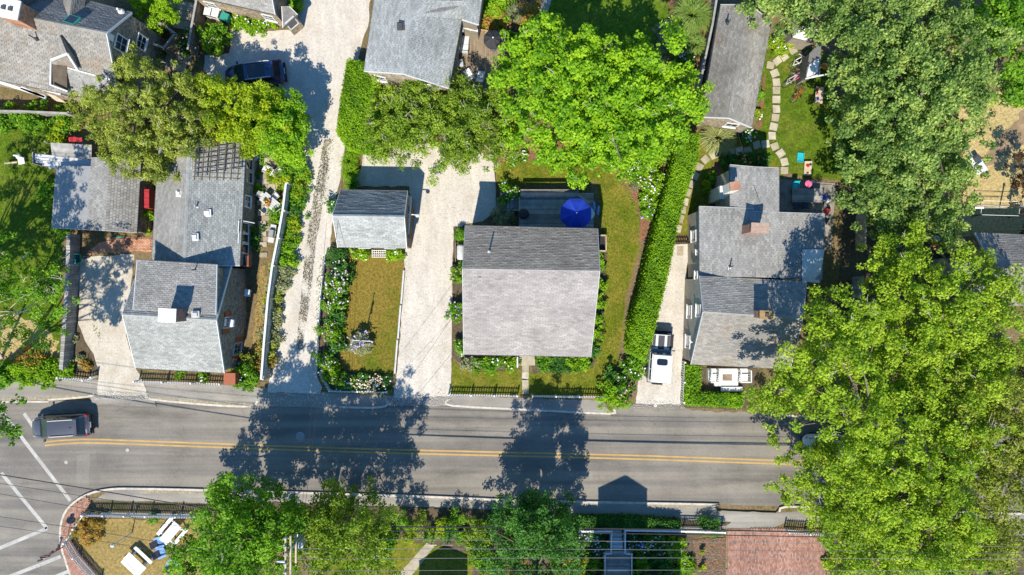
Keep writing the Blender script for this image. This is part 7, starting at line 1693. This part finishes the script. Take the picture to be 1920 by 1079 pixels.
for y_ in (-.4, .4): MB().box((c.x, c.y + y_, .26), (.5, .1, .5)).build('cradle', M['grey'], r_)
MB().box((c.x - .42, c.y, .3), (.06, 1.5, .6)).build('screen', M['wood_brown'], r_)
r_ = thing('bulkhead_box', 'dark framed cellar hatch at the right wall of the saltbox house', 'hatch', P(1131, 456, 0)); c = P(1128, 456, .8)
for s in (-1, 1): MB().box((c.x, c.y + s * .62, .4), (.75, .07, .8)).build('side_board', M['wood_tan'], r_)
MB().box((c.x + .36, c.y, .4), (.07, 1.2, .8)).build('front_board', M['wood_tan'], r_); MB().box((c.x, c.y, .1), (.66, 1.16, .1)).build('floor', M['black'], r_)
# bins
def wheelie(label, u, v, rz, mat, name='wheeled_bin', cat='bin'):
    r_ = local(u, v, rz, name, label, cat)
    bm_part(r_, 'body', mat, ((0, 0, .5), (.5, .56, .9), 0, .5, 1.12, 1.12)); bm_part(r_, 'lid', mat, ((.0, 0, .98), (.62, .66, .07), 0, .5, .92, .92)); bm_part(r_, 'handle', 'black', ((-.34, 0, .96), (.05, .5, .05)))
    for s in (-1, 1): MB().lathe((-.24, s * .3, .12), [(.12, -.03), (.12, .03)], 12, axis='y').build('wheel', M['rubber'], r_)
    return r_
wheelie('teal wheeled bin by the wall of the lane house', 430, 40, 1.2, 'teal')
wheelie('grey bin left of the teal one by the lane house', 412, 34, 1.3, 'offwhite'); wheelie('pale bin nearest the wooden screen by the lane house', 400, 31, 1.35, 'offwhite')
r_ = local(150, 487, .15, 'garden_cart', 'teal garden cart with black spoked wheel beside the plank fence', 'cart')
mb = MB(); mb.add([(-.5, -.28, .3), (.4, -.28, .3), (.4, .28, .3), (-.5, .28, .3), (-.62, -.36, .78), (.5, -.36, .72), (.5, .36, .72), (-.62, .36, .78)], [(3, 2, 1, 0), (0, 1, 5, 4), (1, 2, 6, 5), (2, 3, 7, 6), (3, 0, 4, 7)]); mb.build('tub', M['teal'], r_)
for s in (-1, 1): bm_part(r_, 'rim', 'teal', ((-.06, s * .36, .76), (1.14, .05, .05)))
bm_part(r_, 'cover', 'teal', ((-.25, 0, .72), (.7, .66, .03)))
tw = MB(); 
for k in range(16):
    a0, a1 = 2 * math.pi * k / 16, 2 * math.pi * (k + 1) / 16; tw.beam((.66 + .26 * math.cos(a0), .05, .3 + .26 * math.sin(a0)), (.66 + .26 * math.cos(a1), .05, .3 + .26 * math.sin(a1)), .06, .05)
tw.build('wheel', M['rubber'], r_)
for s in (-1, 1): MB().beam((-.6, s * .3, .5), (-1.15, s * .22, .75), .04, .04).build('handle', M['wood_tan'], r_)
r_ = local(100, 368, .15, 'compost_box', 'small open white framed black box by the left lawn shrubs', 'box')
for s in (-1, 1): bm_part(r_, 'side', 'trim_grey', ((0, s * .2, .25), (.46, .06, .5)), ((s * .2, 0, .25), (.06, .34, .5)))
bm_part(r_, 'floor', 'black', ((0, 0, .04), (.34, .34, .05)))
r_ = local(40, 304, .1, 'lawn_chair', 'pale cloth seat with a wooden bar on the shaded left lawn', 'chair')
bm_part(r_, 'seat', 'offwhite', ((.25, 0, .35), (.5, .55, .06), .1)); mb = MB(); mb.bx((.2, .3, .6), X, Vector((0, .4, .9)).normalized(), Vector((0, -.9, .4)).normalized(), .5, .5, .05); mb.build('backrest', M['offwhite'], r_); bm_part(r_, 'bar', 'wood_tan', ((-.55, -.1, .42), (1.0, .12, .06)))
for x_ in (.02, .48):
    for y_ in (-.22, .22): bm_part(r_, 'leg', 'wood_tan', ((x_, y_, .17), (.05, .05, .34)))
r_ = local(217, 446, .05, 'garden_broom', 'teal handled broom lying at the foot of the workshop shed', 'broom'); bm_part(r_, 'handle', 'teal', ((-.1, 0, .06), (.9, .04, .04))); bm_part(r_, 'head', 'teal', ((.42, 0, .08), (.28, .12, .08))); bm_part(r_, 'bristles', 'black', ((.42, -.08, .04), (.28, .08, .06)))
r_ = thing('brush_holder', 'small green plastic tub hung at the shower screen', 'tub', P(292, 87, 0)); c = P(289, 84, 1.6); MB().lathe((c.x, c.y, 1.4), [(.16, 0), (.26, .16), (.27, .2), (.22, .2), (.15, .1)], 12).build('bowl', M['teal'], r_); MB().lathe((c.x, c.y, 0), [(.12, 0), (.04, .08), (.03, 1.4)], 8).build('stand', M['teal'], r_)
tag(MB().box(tuple(P(515, 97))[:2] + (.02,), (.44, .36, .04), -.3).lathe(tuple(P(515, 97))[:2] + (.04,), [(.06, 0), (.05, .015)], 8).build('inspection_cover', M['lightgrey'], org=P(515, 97)), 'square pale inspection cover in the tree shade above the navy car', 'cover')
tag(MB().box(tuple(P(1275, 471))[:2] + (.02,), (.52, .74, .05), 0).box(tuple(P(1275, 471))[:2] + (.05,), (.3, .06, .02)).build('stone_step', M['slab'], org=P(1275, 471)), 'flat pale step stone below the dark wooden gate', 'step')
mb = MB(); c = P(1229, 760); mb.lathe((c.x, c.y, 0), [(.16, 0), (.15, .02), (.1, .03), (.02, .03)], 14); tag(mb.build('water_cover', M['lightgrey'], org=c), 'small round grey cover at the mouth of the right drive', 'cover')
for k_, (lab, u, v, w_, d_, m_) in enumerate((('brown storage bench behind the garage', 691, 354, 2.2, .6, 'wood_brown'), ('brown storage box in the shade at the rear left of the saltbox house', 912, 420, 1.2, .55, 'wood_brown'))):
    r_ = local(u, v - 3, 0, 'storage_box', lab, 'box'); bm_part(r_, 'chest', m_, ((0, 0, .3), (w_, d_, .58))); 
    for j in range(4): MB().box((0, -d_ / 2 + d_ * (j + .5) / 4, .62), (w_ + .06, d_ / 4 - .012, .04), 0, random.random()).build('lid_board', M[m_], r_)

# bicycles parked on the grass
def bicycle(label, u, v, rz, lean, col):
    r_ = local(u, v, rz, 'bicycle', label, 'bicycle', 'bicycles leaning on the garden lawn'); r_.rotation_euler = (lean, 0, rz)
    for x_ in (-.52, .52):
        mb = MB(); pts = [(x_ + .33 * math.cos(t), 0, .34 + .33 * math.sin(t)) for t in np.linspace(0, 2 * math.pi, 19)]; mb.tube(pts, .024, 5, cap=False); w_ = mb.build('wheel', M['rubber'], r_)
        sp = MB()
        for k in range(6): a = k * math.pi / 6; sp.beam((x_ - .31 * math.cos(a), 0, .34 - .31 * math.sin(a)), (x_ + .31 * math.cos(a), 0, .34 + .31 * math.sin(a)), .007, .007)
        sp.build('spokes', M['steel'], w_)
    f = MB()
    for a, b in (((-.52, 0, .34), (-.1, 0, .3)), ((-.1, 0, .3), (-.25, 0, .82)), ((-.25, 0, .78), (.36, 0, .80)), ((-.1, 0, .3), (.38, 0, .70)), ((.34, 0, .92), (.52, 0, .34)), ((-.52, 0, .34), (-.24, 0, .74))): f.tube([a, b], .032, 6)
    f.build('frame', M[col], r_)
    MB().tube([(.44, -.28, .98), (.34, -.1, 1.0), (.34, .1, 1.0), (.44, .28, .98)], .018, 5).build('handlebar', M['darkgrey'], r_)
    MB().add([(-.38, -.08, .86), (-.38, .08, .86), (-.1, .02, .88), (-.1, -.02, .88), (-.36, -.06, .92), (-.36, .06, .92), (-.12, .01, .91), (-.12, -.01, .91)], [(3, 2, 1, 0), (4, 5, 6, 7), (0, 1, 5, 4), (1, 2, 6, 5), (2, 3, 7, 6), (3, 0, 4, 7)]).build('saddle', M['black'], r_)
    MB().lathe((-.1, 0, .3), [(.09, -.03), (.09, .03)], 10, axis='y').beam((-.1, .06, .3), (.02, .06, .2), .03, .02).build('crank', M['steel'], r_)
    return r_
bicycle('white framed bicycle uppermost of the left row on the garden lawn', 1485, 111, math.radians(62), .9, 'white'); bicycle('white framed bicycle lower in the left row on the garden lawn', 1473, 147, math.radians(58), .7, 'lightgrey')
bicycle('dark purple bicycle uppermost of the right row by the hut', 1499, 109, math.radians(63), .6, 'navy'); bicycle('pink and black bicycle in the middle of the right row by the hut', 1485, 141, math.radians(64), .65, 'pink'); bicycle('red and black bicycle lowest of the right row by the hut', 1486, 175, math.radians(68), .6, 'red')

# ------------------------------------------------------------------ poles, signs, posts
r_ = thing('flagpole', 'white flagpole with a crossbar standing in the lilac bush', 'flagpole', P(684, 637, 0))
b_ = P(684, 637, 0); t_ = b_ + Z * 4.6
MB().tube([b_, t_], [.05, .03], 8).build('pole', M['white'], r_); MB().lathe(t_, [(.03, 0), (.07, .05), (.03, .11)], 8).build('ball', M['white'], r_)
MB().tube([b_ + Vector((-.75, .05, 1.35)), b_ + Vector((.85, -.05, 1.25))], .03, 6).build('crossbar', M['white'], r_)
fb = MB(); 
for k in range(6):
    z_ = 3.9 - k * .22; w0 = .10 + .05 * math.sin(k * 1.7); fb.add([(b_.x + .03, b_.y, z_), (b_.x + .03 + w0, b_.y + .05 * math.sin(k), z_ - .02), (b_.x + .03 + .12, b_.y + .04, z_ - .24), (b_.x + .03, b_.y, z_ - .22), (b_.x + .05, b_.y + .06, z_), (b_.x + .05, b_.y + .06, z_ - .22)], [(0, 1, 2, 3), (4, 5, 2, 1)])
fb.build('limp_flag', M['offwhite'], r_)
r_ = thing('utility_pole', 'wooden utility pole with crossarms and pale fittings leaning into view at the lower edge', 'utility pole', P(622, 939, 0))
b_ = P(622, 939, 0); PT = b_ + Z * 11.2
MB().tube([b_, b_ + Z * 6, PT], [.19, .16, .12], 10).build('pole', M['pole'], r_)
for dx_, z_, L_ in ((-.16, 10.7, 2.5), (.16, 10.7, 2.5), (.16, 9.6, 1.9)):
    MB().box((b_.x + dx_, b_.y - .2, z_), (.11, L_, .13)).build('crossarm', M['wood_tan'], r_)
for k in range(5): MB().lathe((b_.x - .16, b_.y - 1.25 + k * .55, 10.78), [(.05, 0), (.08, .08), (.05, .12), (.07, .18), (.02, .24)], 8).build('insulator', M['lightgrey'], r_)
for k, (dx_, dy_, z_) in enumerate(((-.55, .35, 10.3), (-.6, -.75, 10.3))): MB().tube([(b_.x + dx_ - .25, b_.y + dy_ + .03, z_ + .1), (b_.x + dx_ + .35, b_.y + dy_, z_)], [.05, .13], 8).build('cutout', M['steel'], r_)
MB().lathe((b_.x + .32, b_.y - .1, 8.6), [(.10, 0), (.23, .05), (.24, .75), (.10, .86)], 14).build('transformer', M['lightgrey'], r_)
MB().box((b_.x + .02, b_.y + .24, 8.2), (.3, .18, .5)).build('junction_box', M['steel'], r_); MB().tube([(b_.x + .1, b_.y + .12, 7.8), (b_.x + .13, b_.y + .1, 10.5)], .05, 6).build('conduit', M['trim_white'], r_)
MB().tube([b_ + Z * 7.4, b_ + Vector((-.3, .9, 7.9)), b_ + Vector((-.45, 1.5, 7.8))], .035, 6).build('lamp_arm', M['steel'], r_)
def wire(label, a, b, r=.013, sag=.35, mat='wire', n=14, group='overhead cables'):
    p, q = a, b; pts = [p.lerp(q, t) - Z * (4 * sag * t * (1 - t)) for t in [i / n for i in range(n + 1)]]
    o_ = MB().tube(pts, r, 5).build('overhead_cable', M[mat], org=p); tag(o_, label, 'cable', group); return o_
def pp(dx, dy, z): return Vector((b_.x + dx, b_.y + dy, z))
R_ = 2150
wire('thick black cable bundle uppermost of the wires crossing the lower edge', pp(0, .2, 6.5), P(R_, 1012, 6.5), .05, .5); wire('second thick cable just below the uppermost bundle at the lower edge', pp(0, .0, 6.7), P(R_, 1022, 6.6), .032, .45)
wire('thin pale cable third from the top along the lower edge', pp(.1, -.3, 7.6), P(R_, 1030, 7.4), .016, .3, 'wire_pale'); wire('thin cable fourth from the top along the lower edge', pp(.16, -.2, 9.6), P(R_, 1042, 9.0), .016, .3, 'wire_pale'); wire('thin cable lowest along the lower edge', pp(.16, -.9, 9.6), P(R_, 1052, 9.2), .015, .35, 'wire_pale')
wire('thin cable along the lower edge hung on the crossarm tip', pp(.16, -1.2, 10.8), P(R_, 1075, 10.0), .013, .3, 'wire_pale')
wire('black cable bundle uppermost of the wires over the street corner', pp(-.1, .2, 6.6), P(-160, 866, 6.5), .04, .3); wire('black cable second of the wires over the street corner', pp(-.16, .35, 8.0), P(-160, 884, 7.6), .018, .3)
wire('thin cable third of the wires over the street corner', pp(-.16, .35, 10.8), P(-160, 900, 9.4), .016, .3); wire('thin cable fourth of the wires over the street corner', pp(-.16, -.75, 10.8), P(-160, 946, 9.4), .016, .3); wire('thin cable lowest of the wires over the street corner', pp(-.16, -1.25, 10.8), P(-160, 965, 9.4), .014, .3)
wire('thin service cable running up the shell lane past the garage', pp(0, .2, 8.4), P(612, 418, 4.9), .010, .3, 'wire'); wire('second thin service cable along the shell lane to the hedge block', pp(.1, .2, 8.2), P(650, 262, 4.0), .012, .3, 'wire')
wire('thin service cable slanting over the shell drive to the saltbox house', pp(.16, .2, 8.0), P(872, 560, 5.2), .010, .3, 'wire'); wire('second thin service cable slanting to the front of the saltbox house', pp(.16, .2, 7.6), P(872, 632, 4.2), .010, .3, 'wire')
wire('thin cable from the garden cottage over the roof of the rambling house', P(1384, 250, 4.2), P(1425, 380, 5.6), .012, .2)
r_ = thing('stop_sign', 'red and white octagonal sign on a dark post at the brick street corner', 'sign', P(125, 1022, 0)); b2 = P(125, 1022, 0)
MB().tube([b2, b2 + Z * 3.1], .035, 7).build('post', M['black'], r_)
def octa(R, y0, y1): return [(b2.x + R * math.cos(math.pi / 8 + k * math.pi / 4), b2.y + y0, 2.55 + R * math.sin(math.pi / 8 + k * math.pi / 4)) for k in range(8)] + [(b2.x + R * math.cos(math.pi / 8 + k * math.pi / 4), b2.y + y1, 2.55 + R * math.sin(math.pi / 8 + k * math.pi / 4)) for k in range(8)]
OF = [tuple(range(7, -1, -1)), tuple(range(8, 16))] + [(k, (k + 1) % 8, 8 + (k + 1) % 8, 8 + k) for k in range(8)]
MB().add(octa(.40, .045, .06), OF).build('sign_rim', M['white'], r_); MB().add(octa(.36, .062, .068), OF).build('sign_face', M['red'], r_)
MB().box((b2.x, b2.y + .072, 2.55), (.5, .006, .12)).build('white_bar', M['white'], r_); MB().box((b2.x, b2.y, 3.12), (.32, .1, .16), .3).build('post_cap', M['black'], r_)
r_ = thing('lamp_post', 'white lamp post leaning in view over the burnt lawn', 'lamp post', P(252, 992, 0)); b2 = P(252, 992, 0)
b2 = P(248, 999, 0)
MB().tube([b2, b2 + Z * 2.6], [.05, .04], 8).build('post', M['lightgrey'], r_); MB().lathe(b2 + Z * 2.55, [(.05, 0), (.14, .1), (.15, .22), (.05, .34)], 10).build('lantern', M['white'], r_)
r_ = thing('road_marker', 'red and white flexible road marker post standing in the side street', 'road marker', P(118, 1025, 0)); b2 = P(112, 1027, 0)
MB().box((b2.x, b2.y, ROADZ + .03), (.45, .3, .06)).build('base', M['black'], r_)
mb_ = MB(); mb_.tube([(b2.x, b2.y, ROADZ + .06), (b2.x, b2.y, .55)], .07, 8); mb_.build('post', M['red'], r_); MB().tube([(b2.x, b2.y, .55), (b2.x, b2.y, .78)], .072, 8).build('white_band', M['white'], r_); MB().tube([(b2.x, b2.y, .78), (b2.x, b2.y, 1.0)], .07, 8).build('top_band', M['red'], r_); MB().box((b2.x, b2.y, 1.06), (.3, .06, .12), .4).build('top_plate', M['black'], r_)
GW = 'washing line posts on the lower lawn'
for lab, u, v, m_ in (('pale washing line post left of two on the lower lawn', 813, 1000, 'wood_tan'), ('reddish washing line post right of two on the lower lawn', 842, 1000, 'wood_brown')):
    b2 = P(u + 2, v, 0); r_ = thing('line_post', lab, 'post', b2, 0, GW); MB().tube([b2, b2 + Z * 2.6], .055, 7).build('post', M[m_], r_); MB().box((b2.x, b2.y, 2.55), (.9, .06, .06)).build('crosspiece', M[m_], r_)
# side yard at the far right
r_ = thing('swing_frame', 'rope and post enclosure with a white paddle on the dry grass at right', 'frame', P(1850, 400, 0))
q4 = [P(1822, 380), P(1892, 382), P(1890, 408), P(1820, 406)]
for q in q4: MB().tube([q, q + Z * 1.3], .05, 6).build('post', M['wood_dark'], r_)
for i in range(4): MB().tube([q4[i] + Z * 1.2, q4[(i + 1) % 4] + Z * 1.2], .022, 5).build('rail', M['offwhite'], r_)
MB().tube([P(1821, 389) + Z * 1.2, P(1891, 391) + Z * 1.2], .018, 5).build('rail', M['offwhite'], r_)
pd = MB(); a = P(1836, 390, 1.3); pd.bx(a + Z * .02, X, Y_, Z, .7, .16, .03); pd.beam(a, a + X * 2.2, .03, .03); pd.build('paddle', M['white'], r_)
b2 = P(1873, 392, 0); r_ = thing('tall_post', 'tall dark post casting a long shadow on the dry grass at right', 'post', b2); MB().tube([b2, b2 + Z * 2.5], .06, 7).build('shaft', M['wood_dark'], r_); MB().box((b2.x, b2.y, 2.46), (.2, .2, .06)).build('cap', M['grey'], r_)
r_ = local(1826, 312, math.radians(-60), 'boat_trailer', 'white equipment trailer at the edge of the dark maple by the bare path', 'trailer')
bm_part(r_, 'bed', 'offwhite', ((0, 0, .5), (1.5, .9, .1))); bm_part(r_, 'crate', 'white', ((.2, 0, .68), (.7, .6, .26), .1, .5, .9, .9)); bm_part(r_, 'crate', 'darkgrey', ((-.5, .1, .64), (.4, .5, .18))); bm_part(r_, 'drawbar', 'grey', ((-1.1, 0, .45), (.9, .07, .07)))
for s in (-1, 1): MB().lathe((0, s * .52, .28), [(.28, -.07), (.28, .07)], 14, axis='y').build('wheel', M['rubber'], r_)
r_ = local(1785, 462, .5, 'outdoor_sofa', 'pale blue cushioned garden seat beside the far right house', 'seat')
bm_part(r_, 'seat', 'blue_light', ((0, 0, .38), (.7, .8, .16), 0, .5, .95, .95)); bm_part(r_, 'backrest', 'lightgrey', ((-.35, .1, .6), (.16, .9, .45))); bm_part(r_, 'armrest', 'lightgrey', ((0, .45, .5), (.6, .1, .2))); bm_part(r_, 'pillow', 'white', ((.1, -.1, .52), (.4, .4, .14), .4, .5, .8, .8))
dchair('white plastic chair nearest the far right house wall', 1797, 466, 1.2, 'white', 'white', group='seats beside the far right house'); dchair('blue grey chair between the white one and the wall', 1812, 470, 1.6, 'blue_light', 'grey', group='seats beside the far right house')
r_ = thing('flower_tub', 'dark round tub with orange flowers beside the yellow green tree', 'flower tub', P(1744, 458, 0)); b2 = P(1748, 459, .4); MB().lathe((b2.x, b2.y, 0), [(.36, 0), (.44, .5), (.38, .5), (.34, .42)], 18).build('tub', M['darkgrey'], r_)
fb = MB()
for k in range(26): a = rng.uniform(0, 6.28); rr_ = .28 * rng.random() ** .5; fb.lathe((b2.x + rr_ * math.cos(a) + .08, b2.y + rr_ * math.sin(a) + .05, .5 + .15 * rng.random()), [(.03, -.03), (.06, 0), (.03, .05)], 6, float(rng.random()))
fb.build('flowers', M['orange'], r_, kind='stuff')
tag(MB().lathe(tuple(P(1750, 450))[:2] + (.35,), [(.02, .0), (.30, .0), (.31, .03), (.24, .05), (.23, .03), (.02, .03)], 20).lathe(tuple(P(1750, 450))[:2] + (.0,), [(.14, 0), (.1, .35)], 10).build('round_tray', M['lightgrey'], org=P(1750, 450)), 'round grey tray beside the tub of orange flowers', 'tray')
r_ = thing('curved_board', 'long curved pale board leaning below the tub of orange flowers', 'board', P(1762, 478, 0)); pts = [P(1752, 466, .5), P(1762, 473, .6), P(1772, 484, .5)]; MB().tube([pts[0], pts[1], pts[2]], [.06, .14, .06], 6).build('board', M['wood_tan'], r_); MB().box(tuple(P(1762, 474))[:2] + (.25,), (.3, .1, .5)).build('stand', M['wood_grey'], r_)
